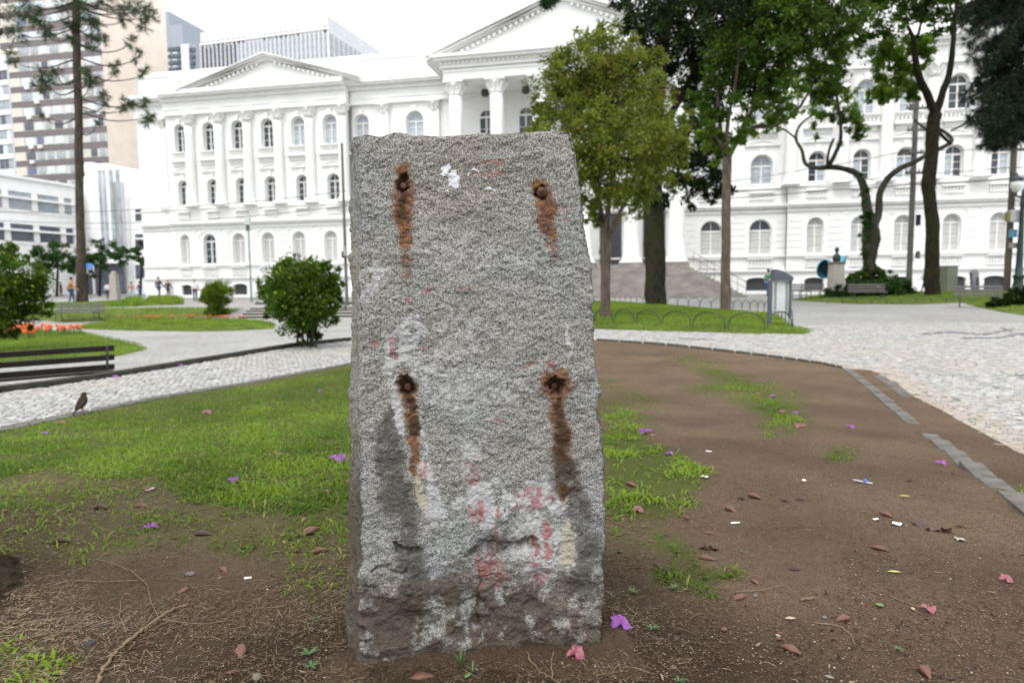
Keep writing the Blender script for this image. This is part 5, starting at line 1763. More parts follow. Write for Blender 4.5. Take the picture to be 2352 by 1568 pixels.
def pxl(pts, Y, jit=0, seed=0):
    rg = random.Random(seed)
    return [at(x, y, Y + (rg.uniform(-jit, jit) if i else 0)) for i, (x, y) in enumerate(pts)]
def pr(wpx, Y): return wpx / 2 / FP * Y
def blobs_px(L, Y, dj=.6, seed=0, deep=1):
    """crown blobs from px circles, each given a real depth offset and a partner behind"""
    rg = random.Random(seed); out = []
    for x, y, r in L:
        R_ = r / FP * Y
        for k in range(deep):
            p = at(x, y, Y + rg.uniform(-dj, dj) * R_ * 1.6)
            out.append((p.x, p.y, p.z, R_))
    return out

def mktree(name, label, cat, Y, trunk, limbs, crown, nleaf, lsize, bmat, lmat, seed, group=None, **kw):
    base = at(*trunk[0][:2], Y)
    base.z = zf(base.x, base.y)
    t, org = tree(name, label, cat, base, group)
    pts = pxl([p[:2] for p in trunk], Y); pts[0] = Vector(base) - Vector((0, 0, .1))
    fl = pts[0].lerp(pts[1], .08)
    limb('trunk', [pts[0], fl] + pts[1:], [pr(trunk[0][2], Y) * 1.5, pr(trunk[0][2], Y)] + [pr(p[2], Y) for p in trunk[1:]], bmat, t, org, 12, seed=seed)
    for k, L in enumerate(limbs):
        rg = random.Random(seed * 31 + k)
        off = rg.choice((-1, 1)) * rg.uniform(.3, 1.0) if len(L) > 2 else 0
        P = [at(p[0], p[1], Y + off * i * .5) for i, p in enumerate(L)]
        limb('limb', P, [pr(p[2], Y) for p in L], bmat, t, org, 7, seed=seed + k)
    for j, (cr, frac, mt) in enumerate(crown):
        leafcloud('crown', blobs_px(cr, Y, seed=seed + j, dj=kw.get('dj', .6)), int(nleaf * frac), lsize, M[mt], t, kw.get('droop', .1), kw.get('aspect', .5), kw.get('shell', .35), org, clump=kw.get('clump', .35), seed=seed * 7 + j)
    return t

# --- right-hand trees
mktree('ornamental_tree', 'rounded olive and gold tree with slim forked trunk just right of the granite block', 'tree', 20,
       [(1390, 735, 24), (1391, 640, 21), (1389, 560, 22), (1387, 525, 20)],
       [[(1388, 530, 14), (1372, 450, 11), (1345, 370, 9), (1310, 290, 5)], [(1392, 535, 14), (1402, 440, 10), (1418, 330, 7), (1425, 210, 4)],
        [(1393, 550, 12), (1432, 470, 9), (1468, 380, 7), (1500, 300, 4)], [(1380, 480, 7), (1370, 380, 6), (1375, 270, 4)], [(1435, 465, 5), (1445, 360, 5), (1460, 260, 3)]],
       [([(1335, 150, 72), (1392, 118, 62), (1300, 215, 78), (1400, 230, 110), (1490, 250, 80), (1340, 310, 90), (1440, 350, 100), (1250, 285, 48), (1530, 330, 62), (1370, 415, 70), (1450, 440, 66), (1530, 400, 46), (1465, 170, 60), (1365, 500, 22), (1560, 290, 40)], 1., 'lf_gold')],
       50000, .115, M["bark_brown"], 'g', 3, shell=.2, clump=.26)
mktree('broad_tree', 'large dark evergreen tree with a thick mossy trunk behind the olive tree', 'tree', 30,
       [(1506, 703, 50), (1505, 640, 48), (1503, 560, 46), (1500, 440, 44), (1500, 330, 40), (1512, 180, 34), (1530, 40, 26)],
       [[(1500, 330, 22), (1560, 230, 16), (1620, 120, 10)], [(1500, 420, 16), (1560, 400, 11), (1610, 430, 6)], [(1512, 180, 18), (1470, 80, 12), (1440, 0, 8)]],
       [([(1500, 75, 78), (1590, 45, 92), (1640, 170, 76), (1690, 60, 100), (1470, 15, 60), (1575, 170, 70), (1560, -60, 110), (1700, -70, 110), (1560, 450, 50), (1610, 400, 62), (1645, 440, 40), (1590, 330, 60), (1480, 470, 30), (1640, 330, 40), (1350, 470, 24)], 1., 'lf_dark')],
       34000, .21, M['bark_dark'], 'd', 5, shell=.3, clump=.24)
mktree('slim_tree', 'tall slim pale brown tree with spreading limbs and dark green crown in the fenced lawn', 'tree', 25.7,
       [(1667, 712, 24), (1667, 600, 21), (1668, 460, 20), (1670, 360, 20)],
       [[(1671, 365, 15), (1700, 315, 12), (1735, 292, 11), (1780, 288, 9), (1830, 255, 7), (1870, 190, 5), (1900, 140, 3)],
        [(1705, 312, 9), (1712, 275, 8), (1745, 235, 7), (1775, 180, 5), (1800, 120, 4)],
        [(1669, 362, 12), (1655, 300, 9), (1650, 210, 8), (1658, 110, 5)], [(1668, 360, 10), (1672, 280, 8), (1690, 190, 6), (1700, 100, 4)],
        [(1667, 345, 8), (1625, 290, 6), (1590, 250, 4)]],
       [([(1700, 120, 84), (1790, 100, 88), (1880, 85, 90), (1770, 180, 66), (1900, 175, 52), (1650, 210, 62), (1830, 30, 90), (1940, 30, 80), (1720, 230, 50), (1600, 250, 40)], .72, 'lf_mid'),
        ([(1745, 245, 40), (1640, 330, 40), (1700, 300, 30), (1800, 255, 34), (1625, 280, 34), (1690, 330, 22)], .10, 'lf_light'),
        ([(1740, 20, 80), (1860, -40, 100), (1650, -40, 90), (1560, 60, 50)], .25, 'lf_dark')],
       32000, .18, M['bark_brown'], 'm', 7, shell=.25, clump=.24)
mktree('twisted_tree', 'crooked ivy-clad tree with two long bending limbs rising from the flower hedge', 'tree', 36,
       [(1998, 668, 30), (1997, 600, 28), (2000, 550, 40), (2000, 520, 34)],
       [[(1999, 525, 24), (1992, 480, 22), (1984, 430, 18), (1968, 400, 15), (1938, 388, 13), (1906, 384, 13), (1876, 386, 11), (1850, 376, 9), (1842, 345, 8), (1828, 320, 7), (1836, 290, 6), (1860, 268, 4)],
        [(1903, 384, 10), (1920, 350, 9), (1931, 320, 8), (1930, 280, 7), (1922, 225, 6), (1905, 170, 5), (1890, 120, 3)],
        [(1900, 384, 7), (1903, 350, 6), (1915, 318, 5)],
        [(2003, 530, 20), (2018, 490, 16), (2020, 450, 15), (2036, 415, 15), (2062, 390, 14), (2100, 372, 12), (2140, 350, 11), (2172, 335, 11), (2186, 322, 10), (2172, 305, 8), (2150, 292, 7), (2130, 280, 5)],
        [(2150, 315, 5), (2130, 300, 5), (2100, 275, 4)], [(1830, 320, 5), (1805, 300, 4), (1780, 290, 3)]],
       [([(1838, 215, 30), (1880, 250, 34), (1945, 235, 34), (1900, 190, 30), (1955, 290, 34), (1880, 300, 22), (1770, 285, 24), (1800, 240, 30), (1920, 130, 30), (1860, 160, 26), (1965, 265, 20), (1840, 190, 24), (1745, 300, 18), (1780, 250, 20), (1725, 275, 16), (1815, 275, 14), (1905, 265, 16)], 1., 'lf_light'),
        ([(1893, 225, 24), (1930, 270, 22), (1960, 305, 18)], .25, 'lf_mid')],
       8000, .17, M['bark_grey'], 't', 11, shell=.2, clump=.3, droop=.4)
mktree('forked_tree', 'tall dark tree forking high up, beside the olive grey cabinet', 'tree', 33,
       [(2142, 680, 34), (2140, 600, 30), (2142, 520, 28), (2136, 460, 26), (2132, 418, 30), (2140, 360, 26), (2142, 300, 28), (2148, 262, 28)],
       [[(2148, 265, 20), (2132, 220, 17), (2112, 180, 16), (2102, 130, 13), (2100, 95, 10), (2085, 60, 6)], [(2100, 100, 7), (2112, 70, 6), (2120, 20, 4)],
        [(2150, 262, 18), (2164, 215, 15), (2180, 170, 13), (2188, 110, 11), (2194, 40, 8), (2205, -30, 6)],
        [(2146, 290, 8), (2170, 318, 7), (2185, 330, 6)], [(2185, 300, 4), (2215, 285, 4), (2240, 260, 3)], [(2105, 160, 5), (2070, 150, 4), (2050, 130, 3)]],
       [([(2045, 110, 40), (2030, 150, 34), (2085, 130, 40), (2020, 215, 26), (2045, 200, 30), (2080, 190, 28), (2120, 110, 28), (2100, 220, 14)], .38, 'lf_light'),
        ([(2010, 25, 60), (2090, 0, 60), (2160, 30, 50), (2200, -40, 70), (2140, -60, 80), (2040, -60, 80), (2170, 70, 26), (2000, 60, 36), (1960, 110, 34), (2230, 10, 40)], .7, 'lf_mid')],
       20000, .21, M['bark_dark'], 'f', 13, shell=.25, clump=.26)

# ivy on the crooked trunk
g = []
for x, y, r in ((1990, 470, 10), (1985, 440, 9), (1992, 510, 12), (1985, 545, 12), (1982, 580, 10), (1975, 405, 7), (1984, 610, 7), (1998, 490, 10), (1980, 500, 7)):
    p = at(x, y, 35.6); g.append((p.x, p.y, p.z, r / FP * 36))
tw_ = [o for o in bpy.data.objects if o.name == 'twisted_tree'][0]
leafcloud('ivy', g, 2200, .12, M['lf_hedge'], tw_, .5, .7, .3, tw_.location, seed=71)

# dark conifer at the right edge
Yc_ = 27
base = at(2392, 668, Yc_); base.z = zf(base.x, base.y)
cf = thing('conifer', 'very dark drooping conifer filling the upper right corner', 'tree', base)
limb('trunk', [base, at(2385, 400, Yc_), at(2380, 150, Yc_), at(2375, -200, Yc_)], [.22, .2, .17, .10], M['bark_dark'], cf, base, 10)
rgc = random.Random(4)
tufts = []
for k in range(95):
    y0 = rgc.uniform(-160, 300)
    ln = rgc.uniform(60, 175) * (1.0 if y0 < 230 else .75)
    a0 = at(2380, y0, Yc_); sgn = 1 if rgc.random() < .22 else -1
    yd = Yc_ + rgc.uniform(-2.2, 2.2)
    b = at(2380 + sgn * ln * .6, y0 + 6, Yc_ + (yd - Yc_) * .6); c = at(2380 + sgn * ln, y0 + rgc.uniform(25, 55), yd)
    limb('branch', [a0, b, c], [.05, .035, .012], M['bark_dark'], cf, base, 4, sub=3, seed=k)
    for t in (.15, .3, .42, .55, .65, .75, .86, 1.0):
        p = (a0.lerp(b, t / .6) if t < .6 else b.lerp(c, (t - .6) / .4))
        tufts.append((p.x, p.y, p.z - .08, .30 + .18 * (1 - t)))
needles('foliage', tufts, 230, .27, .022, M['lf_con'], cf, base, 5, .55)

# araucaria at far left with bare curving branches and tufts
Ya = 46
base = gp(190, 696)
Ya = base.y
ar = thing('araucaria', 'tall araucaria pine with a straight bare trunk and tufted branches at upper left', 'tree', base)
tk = [(190, 697, 27), (187, 640, 21), (185, 520, 18), (182, 400, 17), (180, 260, 16), (177, 150, 16), (175, 40, 15), (173, -80, 13), (171, -220, 9)]
limb('trunk', [at(x, y, Ya) for x, y, w in tk], [pr(w, Ya) for x, y, w in tk], M['bark_araucaria'], ar, base, 12, .10)
tufts = []
tl = [(30, 30, 36), (60, 12, 34), (95, 55, 30), (78, 38, 26), (110, 78, 22), (22, 118, 14), (30, 142, 13), (95, 172, 19), (112, 192, 19), (90, 200, 16), (130, 166, 14), (158, 58, 16), (172, 62, 14), (165, 90, 14), (200, 172, 19), (215, 178, 15), (205, 190, 14), (222, 60, 19), (205, 50, 20), (212, 85, 18), (235, 92, 14), (285, 22, 22), (308, 14, 28), (335, 25, 26), (345, 40, 20), (330, 62, 16), (285, 45, 18), (302, 88, 10), (296, 102, 7), (322, 118, 9), (312, 135, 10), (330, 160, 9), (328, 172, 7), (266, 150, 13), (263, 168, 9), (238, 218, 13), (243, 232, 10), (288, 235, 15), (302, 242, 12), (280, 248, 10), (332, 232, 9), (326, 246, 8), (343, 266, 14), (340, 280, 13), (40, 78, 24), (8, 75, 10), (96, 262, 6), (212, 108, 10), (150, 10, 24), (190, 10, 26), (240, 5, 26), (0, 40, 12), (222, 282, 5)]
for i, (x, y, r) in enumerate(tl):
    rr = random.Random(i)
    dY = rr.uniform(-2.5, 2.5)
    p = at(x, y, Ya + dY)
    tufts.append((p.x, p.y, p.z, r / FP * Ya * 1.12))
    if i % 2 == 0 or r > 18:
        sx = 176
        ys = y + (30 if y > 100 else 20) - abs(x - sx) * .25
        a = at(sx, ys, Ya); m1_ = at(sx + (x - sx) * .45, ys + abs(x - sx) * .10 + 6, Ya + dY * .4); m2_ = at(sx + (x - sx) * .8, (ys * .4 + y * .6) + 14, Ya + dY * .8)
        limb('branch', [a, m1_, m2_, p], [.06, .042, .03, .02], M['bark_araucaria'], ar, base, 5, .3, sub=3, seed=i)
for y in range(-160, -10, 22):
    for k in range(5):
        x = 175 + random.uniform(-170, 190)
        p = at(x, y, Ya + random.uniform(-3, 3)); tufts.append((p.x, p.y, p.z, .8))
needles('foliage', tufts, 400, .42, .032, M['lf_ara'], ar, base, 9, .25)

# low street trees in front of the white building, far left
for i, (label, Y, tr, cr) in enumerate((
    ('dark green street tree left of the tall araucaria trunk, before the low white building', 74, (130, 672), [(105, 585, 26), (135, 575, 28), (160, 585, 26), (90, 600, 20), (130, 605, 26), (170, 610, 18)]),
    ('dark green street tree right of the araucaria trunk, before the dark doorway', 72, (228, 672), [(205, 585, 24), (235, 572, 24), (262, 570, 22), (285, 585, 20), (215, 605, 22), (250, 595, 22), (205, 625, 14)]),
    ('small green street tree partly behind the left corner of the university building', 80, (322, 672), [(320, 572, 16), (328, 590, 18), (335, 610, 14), (318, 600, 10)]))):
    b_ = at(tr[0], tr[1], Y); b_.z = 0
    t, org = tree('street_tree', label, 'tree', b_, 'low street trees in front of the white buildings')
    limb('trunk', [b_, at(tr[0] + 2, 640, Y), at(tr[0] + 4, 600, Y)], [.16, .13, .08], M['bark_dark'], t, org, 7)
    leafcloud('crown', blobs_px(cr, Y, seed=i), 3600 if i < 2 else 1400, .30, M['lf_hedge'], t, 0, .6, .3, org, seed=40 + i)

# --- bushes
def bush(name, label, stems, blobs, n, size, seed, stem_r=.025, group=None, mat='lf_bush', clump=.32):
    base = stems[0][0]
    t = thing(name, label, 'bush', base, 0, group)
    for k, s_ in enumerate(stems):
        limb('stem', s_, [stem_r, stem_r * .8, stem_r * .4][:len(s_)], M['bark_grey'], t, base, 6, seed=k)
    leafcloud('foliage', blobs, n, size, M[mat], t, -.25, .42, .35, base, seed=seed, clump=clump)
    return t
Yb = 12.6
bs = at(706, 797, Yb); bs.z = zf(bs.x, bs.y)
st = [[bs + Vector((dx * .1, 0, 0)), at(706 + dx * 14, 745, Yb + .1 * dy), at(692 + dx * 42, 690, Yb + .3 * dy)] for dx, dy in ((0, 0), (-1, 1), (1, -1), (-2, -1), (1.6, 1), (.6, 0))]
bush('round_bush', 'big round glossy green bush standing on the kerb just left of the granite block', st,
     blobs_px([(690, 672, 74), (640, 680, 40), (740, 680, 42), (690, 630, 44), (650, 640, 38), (735, 640, 38), (680, 720, 52), (740, 725, 36), (625, 700, 26), (765, 665, 26), (700, 745, 28), (660, 610, 14), (640, 617, 12), (735, 612, 12), (720, 770, 18), (690, 778, 14), (662, 788, 7), (602, 655, 10), (610, 668, 12), (770, 625, 9), (715, 598, 8), (780, 700, 12), (676, 596, 7), (606, 720, 9), (750, 768, 8)], Yb, seed=3), 21000, .078, 21)
Yb = 17.5
bs = at(-12, 775, Yb); bs.z = zf(bs.x, bs.y)
st = [[bs, at(-8 + dx * 14, 735, Yb), at(10 + dx * 40, 680, Yb + .3 * dy)] for dx, dy in ((0, 0), (-1, 1), (1, -1))]
bush('round_bush', 'large bright green bush cut by the left edge of the picture behind the slatted bench', st,
     blobs_px([(10, 650, 76), (50, 640, 46), (70, 690, 38), (30, 700, 56), (-40, 660, 80), (20, 580, 26), (85, 660, 22), (50, 585, 16), (95, 710, 22), (60, 725, 22), (40, 745, 22), (0, 570, 18), (10, 750, 30), (70, 742, 14), (-20, 730, 40)], Yb, seed=4), 14000, .11, 22)
Yb = 33
bs = gp(497, 726); Yb = bs.y
bush('clipped_bush', 'small clipped double ball bush on the grass bank, left of the big round bush', [[bs, at(497, 705, Yb), at(497, 680, Yb)]],
     blobs_px([(497, 676, 30), (480, 680, 20), (516, 678, 20), (500, 660, 18), (492, 708, 19), (508, 714, 16), (486, 718, 13), (500, 692, 16)], Yb, seed=5), 13000, .095, 23, mat='lf_clip')
# tall grass clumps on the far strip, hedge around the crooked tree, dark hedge at right
for lab, L, Y, n, sz, mt, nm in (
    ('dense clump of agapanthus leaves around the crooked tree and the bust', [(1915, 672, 16), (1940, 672, 16), (1965, 668, 18), (1990, 668, 18), (2020, 668, 18), (2050, 665, 18), (2080, 668, 15), (1925, 680, 14), (2000, 680, 14), (2040, 680, 12)], 34.3, 8000, .26, 'lf_hedge', 'leafy_hedge'),
    ('leafy green shrub with small lilac flowers behind the agapanthus around the crooked tree', [(1975, 635, 18), (1955, 645, 14), (2030, 640, 18), (2060, 650, 14), (2015, 625, 14), (1985, 622, 10)], 36, 5000, .14, 'lf_mid', 'leafy_shrub'),
    ('dark low hedge at the right edge beside the iron legged bench', [(2300, 690, 18), (2330, 690, 22), (2352, 680, 24), (2390, 690, 26), (2320, 700, 16), (2275, 702, 10), (2345, 700, 18)], 24.5, 8000, .11, 'lf_dark', 'low_hedge')):
    bb = blobs_px(L, Y, seed=8)
    o = Vector((bb[0][0], bb[0][1], 0)); o.z = zf(o.x, o.y)
    t = thing(nm, lab, 'hedge', o)
    leafcloud('foliage', bb, n, sz, M[mt], t, -.5, .3 if nm == 'leafy_hedge' else .5, .2, o, seed=50)

# grass blades on the other lawns
def lawn_blades(k, dens, L0, L1, w, nm='grass', mat='blade', z0=0, sub=None, label=None):
    p = LAWNS[k][0]
    a = np.array(p); x0, y0 = a.min(0); x1, y1 = a.max(0)
    y1 = min(y1, 50)
    n = int((x1 - x0) * (y1 - y0) * dens)
    X = RG.uniform(x0, x1, n); Y = RG.uniform(y0, y1, n)
    m = inpoly(X, Y, sub or p) & (np.abs(X) < Y * .85)
    X = X[m]; Y = Y[m]
    if len(X) < 3: return
    P = np.column_stack([X, Y]); n = len(P)
    return blades(P, RG.uniform(L0, L1, n), np.full(n, w), (.5, 1.5), nm, M[mat], label, 'grass', z0, zfun=lambda x, y: lawnz(k, x, y))
lawn_blades('lawn', 500, .04, .09, .014, label='green lawn of the sunken flower bed behind the slatted bench')
lawn_blades('lawn.b', 320, .05, .10, .018, label='green lawn of the oval flower bed in the sunken garden')
lawn_blades('lawn.c', 160, .05, .12, .022, label='green grass bank behind the far bench')
lawn_blades('lawn.d', 160, .06, .14, .022, label='green grass strip at the foot of the araucaria')
lawn_blades('lawn.f', 420, .04, .08, .014, label='green lawn inside the hooped fence right of the granite block')
lawn_blades('lawn.g', 110, .05, .10, .022, label='green lawn with benches and crooked trees at far right')
for lab, pts in (('tuft of long green grass on the far strip, before the two people in black coats', [(335, 694), (345, 688), (410, 688), (425, 699), (380, 702)]), ('lower tuft of long grass on the far strip, beside the grey obelisk', [(282, 700), (300, 693), (325, 693), (328, 702), (300, 705)])):
    p = W(pts); a = np.array(p); x0, y0 = a.min(0); x1, y1 = a.max(0)
    X = RG.uniform(x0, x1, 9000); Y = RG.uniform(y0, y1, 9000); m = inpoly(X, Y, p); X = X[m][:3500]; Y = Y[m][:3500]
    blades(np.column_stack([X, Y]), RG.uniform(.25, .55, len(X)), np.full(len(X), .03), (.9, 1.5), 'tall_grass', M['blade'], lab, 'grass', .02)

# red flowers in the two beds: each plant a stem and a head
M['redf'] = plain('red_petal', (.64, .105, .012), .6, var=.3, scale=30)
def flowers(k, poly, n, label, s):
    p = W(poly); a = np.array(p); x0, y0 = a.min(0); x1, y1 = a.max(0)
    g = MB(); 
    X = RG.uniform(x0, x1, n * 20); Y = RG.uniform(y0, y1, n * 20); m = inpoly(X, Y, p); X = X[m][:n]; Y = Y[m][:n]
    fm = MB()
    for i in range(5):
        a_ = i * 2 * pi / 5
        fm.add([(0, 0, 0), (.05 * cos(a_ - .5), .05 * sin(a_ - .5), .03), (.085 * cos(a_), .085 * sin(a_), .06), (.05 * cos(a_ + .5), .05 * sin(a_ + .5), .03)], [(0, 1, 2, 3)])
    fm.lathe([(.02, 0), (.045, .05), (.03, .11), (.005, .14)], 6)
    me = fm.mesh('flower_head', M['redf'])
    sm = MB().tube([(0, 0, -.22), (0, 0, 0)], .008, 4)
    for i in range(5):
        a_ = i * 1.3; sm.add([(0, 0, -.16 + i * .02), (.06 * cos(a_ - .4), .06 * sin(a_ - .4), -.10 + i * .02), (.13 * cos(a_), .13 * sin(a_), -.12 + i * .02), (.06 * cos(a_ + .4), .06 * sin(a_ + .4), -.10 + i * .02)], [(0, 1, 2, 3)])
    st_ = sm.mesh('flower_stem', M['greenf'])
    order = np.argsort(Y)
    for q, i in enumerate(order):
        z = float(lawnz(k, np.array([X[i]]), np.array([Y[i]]))[0])
        t = thing('flower_plant', label, 'flower', (X[i], Y[i], z + .22 * s), random.uniform(0, 6), 'red flowers, ' + label.split(' in the ')[1])
        t.scale = (s, s, s * random.uniform(.8, 1.2))
        inst('flower_head', me, t, (0, 0, 0), (random.uniform(-.4, .4), random.uniform(-.4, .4), 0))
        inst('flower_stem', st_, t)
M['greenf'] = plain('flower_leaf', (.06, .13, .025), .7, var=.3, scale=10)
flowers('lawn', [(-60, 762), (0, 760), (100, 760), (186, 764), (190, 772), (120, 780), (40, 792), (-60, 800)], 170, 'red flowering plant in the bed behind the slatted bench', .85)
flowers('lawn.b', [(270, 738), (400, 733), (520, 732), (590, 738), (560, 744), (400, 742), (300, 744)], 60, 'red flowering plant in the oval bed of the sunken garden', .62)

# ---- the near araucaria whose flared trunk enters at the left edge; its crown shades the foreground
nb = Vector((-2.125, 1.99, .2))
na = thing('old_araucaria', 'mossy flared foot of an old araucaria trunk at the lower left edge, its crown overhead', 'tree', nb)
g = MB(); vs = []; nseg = 160
prof = [(.58, -.1), (.52, .02), (.445, .10), (.405, .20), (.375, .32), (.35, .5), (.33, .8), (.315, 1.3), (.30, 2.2), (.28, 4), (.25, 7), (.2, 11)]
pp = []
for i in range(len(prof) - 1):
    for k in range(16 if i < 8 else 3):
        t = k / (16 if i < 8 else 3); pp.append((prof[i][0] * (1 - t) + prof[i + 1][0] * t, prof[i][1] * (1 - t) + prof[i + 1][1] * t))
pp.append(prof[-1])
a_ = np.linspace(0, 2 * pi, nseg, endpoint=False)
Vv = []
for r, z in pp:
    rr = r * (1 + .05 * np.sin(a_ * 5 + z) * max(0, 1 - z)) + .022 * fbm(np.cos(a_) * 5, np.sin(a_) * 5, z * 7 + 0 * a_, 5, .7) + .012 * fbm(np.cos(a_) * 22, np.sin(a_) * 22, z * 40 + 0 * a_, 3, .7)
    Vv.append(np.column_stack([rr * np.cos(a_), rr * np.sin(a_), z + 0 * a_]))
Vv = np.concatenate(Vv)
i, j = np.meshgrid(np.arange(nseg), np.arange(len(pp) - 1)); q = j * nseg
Q = np.column_stack([(q + i).ravel(), (q + (i + 1) % nseg).ravel(), (q + nseg + (i + 1) % nseg).ravel(), (q + nseg + i).ravel()])
link(bpy.data.objects.new('trunk', np_mesh('trunk', Vv, Q, None, M['bark_old'], None, True)), na)
tufts = []
rgn = random.Random(12)
for k in range(30):
    a0 = rgn.uniform(0, 2 * pi); z0 = rgn.uniform(6.2, 10.5); ln = rgn.uniform(2.5, 6.0)
    a1 = Vector((nb.x, nb.y, z0)); c = a1 + Vector((cos(a0) * ln, sin(a0) * ln, rgn.uniform(-.4, .9))); b = a1.lerp(c, .5) - Vector((0, 0, .3))
    # keep the crown above the picture
    bad = False
    for p in (b, c):
        x_, y_ = proj([p])
        if p.y > .5 and y_[0] > -120 and -200 < x_[0] < 2600: bad = True
    if bad: continue
    limb('branch', [a1, b, c], [.07, .05, .03], M['bark_araucaria'], na, nb, 6, sub=3, seed=k)
    for t in (.3, .45, .6, .72, .84, .95):
        p = a1.lerp(c, t); tufts.append((p.x + rgn.uniform(-.6, .6), p.y + rgn.uniform(-.6, .6), p.z + rgn.uniform(-.2, .3), .5))
# the hanging tip that shows at the top edge of the picture
tip = at(1262, 2, 6.5); s0 = at(1262, -40, 6.5); s1 = at(1150, -420, 5.5); s2 = Vector((nb.x, nb.y, 8.4))
limb('branch', [s2, s1, s0, tip], [.07, .05, .02, .01], M['bark_araucaria'], na, nb, 6, sub=4, seed=77)
needles('foliage', tufts, 300, .09, .012, M['lf_ara'], na, nb, 31, .1)
needles('foliage', [(tip.x, tip.y, tip.z, .075), (at(1250, 6, 6.5).x, 6.5, at(1250, 6, 6.5).z, .05), (at(1272, -6, 6.5).x, 6.5, at(1272, -8, 6.5).z, .06)], 520, .055, .006, M['lf_ara'], na, nb, 33, .9)

# =================================================================== STREET FURNITURE
def bench(label, loc, rz, wood, L=1.6, nb=3, ns=4, group=None, legs=(-.62, .62), hs=1.0, sp=.125, sw=.08):
    t = thing('slatted_bench', label, 'bench', loc, rz, group)
    for k in range(ns):
        MB().bbox(-L / 2, L / 2, -.42 + k * .115, -.42 + k * .115 + .095, .40 * hs, .40 * hs + .035, .006).build('seat_slat', wood, t)
    for k in range(nb):
        z = .46 * hs + k * sp; y = .06 + k * .03
        o = MB().bbox(-L / 2, L / 2, -.015, .015, 0, sw, .006).build('back_slat', wood, t); o.location = (0, y, z); o.rotation_euler = (R(-14), 0, 0)
    for x in legs:
        x *= L / 1.6
        g = MB(); g.tube([(x, -.44, 0), (x, -.40, .2), (x, -.42, .38 * hs), (x, -.10, .385 * hs), (x, .04, .40 * hs), (x, .17, .84 * hs)], [.022, .018, .022, .018, .022, .018], 6)
        g.tube([(x, .14, 0), (x, .05, .2), (x, .03, .38 * hs)], [.022, .018, .02], 6); g.tube([(x, -.40, .17), (x, .06, .17)], .012, 5)
        g.build('leg', M['iron'], t)
    return t
# near bench seen from behind, in the sunken garden
a = at(258, 790, 11.1); b_ = at(-40, 820, 10.0)
L = (Vector((a.x, a.y)) - Vector((b_.x, b_.y))).length
c = (a + b_) / 2; dirv = Vector((a.x - b_.x, a.y - b_.y)).normalized()
nearb = bench('dark brown slatted bench seen from behind, cut by the left edge below the big bush', (c.x, c.y, (a.z + b_.z) / 2 - .875), atan2(dirv.y, dirv.x) + pi, M['wood'], L, 3, 4, None, (-.70, .66), 1.0, .155, .09)
nearb.location.z += .05
def bench_px(label, x, y, rz, wood, L=1.6, **k):
    p = gp(x, y); p.z = zf(p.x, p.y) + .02
    return bench(label, p, rz, wood, L, **k)
bench_px('grey slatted bench on the path below the grass bank, left of the oval flower bed', 184, 738, R(4), M['woodg'], 2.1)
bench_px('weathered grey slatted bench on the lawn before the twisted tree', 1990, 692, R(-14), M['woodg'], 1.6)
bench_px('weathered bench partly hidden behind the grey information sign', 1832, 688, R(8), M['woodg'], 1.3)
bench_px('weathered bench turned sideways beside the bust pedestal', 1862, 689, R(-35), M['woodg'], 1.2)
bench_px('weathered slatted bench with dark iron legs beside the low hedge at far right', 2246, 706, R(-32), M['woodg'], 1.5)

def hoop_row(label, pts, h, parent=None, r=.013):
    """each hoop a bent green bar with its feet in the lawn's edge"""
    t = thing('hoop_fence', label, 'fence', (0, 0, 0))
    for (x0, y0), (x1, y1) in pts:
        a = gp(x0, y0); b = gp(x1, y1); v = b - a
        P = []
        for k in range(15):
            s_ = k / 14
            if s_ < .2: q = a + v * (.012 * s_ * 5); z = h * .45 * s_ * 5
            elif s_ > .8: q = b - v * (.012 * (1 - s_) * 5); z = h * .45 * (1 - s_) * 5
            else:
                an = pi - pi * (s_ - .2) / .6
                q = (a + b) / 2 + v * (.488 * cos(an)); z = h * .45 + h * .55 * sin(an)
            P.append(Vector((q.x, q.y, (a.z + b.z) / 2 + z)))
        MB().tube(P, r, 6).build('hoop', M['green_iron'], t)
F_ = [(1300, 748), (1338, 748), (1342, 748), (1363, 747), (1366, 747), (1407, 748), (1411, 748), (1456, 750), (1461, 750), (1517, 753), (1521, 754), (1586, 757), (1592, 758), (1665, 762), (1672, 762), (1756, 763), (1762, 762), (1818, 757)]
hoop_row('green iron hoops along the front of the fenced lawn, nearest row', [(F_[i], F_[i + 1]) for i in range(0, len(F_), 2)], .43)
B_ = [(1400, 694), (1412, 694), (1424, 695), (1436, 696), (1449, 697), (1462, 698), (1476, 700)] + [(1533 - 26, 701), (1533, 703), (1556, 704), (1581, 706), (1607, 708), (1633, 710), (1659, 711), (1684, 714), (1704, 716), (1722, 717), (1740, 718), (1755, 719), (1770, 720)]
hoop_row('thin hoops along the back edge of the fenced lawn before the steps', [(B_[i], B_[i + 1]) for i in range(len(B_) - 1)], .42, r=.011)
C_ = [(1773, 722), (1780, 726), (1787, 730), (1795, 735), (1804, 741), (1812, 748), (1820, 757)]
hoop_row('hoops receding along the right edge of the fenced lawn beside the sign', [(C_[i], C_[i + 1]) for i in range(len(C_) - 1)], .45)
D_ = [(1900 + 34 * i, 697 + (1.5 if i < 6 else 0)) for i in range(10)]
hoop_row('low hoops along the lawn of benches at far right', [(D_[i], D_[i + 1]) for i in range(9)], .30, r=.010)
E_ = [(2195, 678), (2212, 678), (2214, 677), (2236, 677), (2238, 676), (2262, 676)]
hoop_row('low hoops behind the bench at far right, before the grey totem', [(E_[i], E_[i + 1]) for i in range(0, 6, 2)], .55, r=.012)

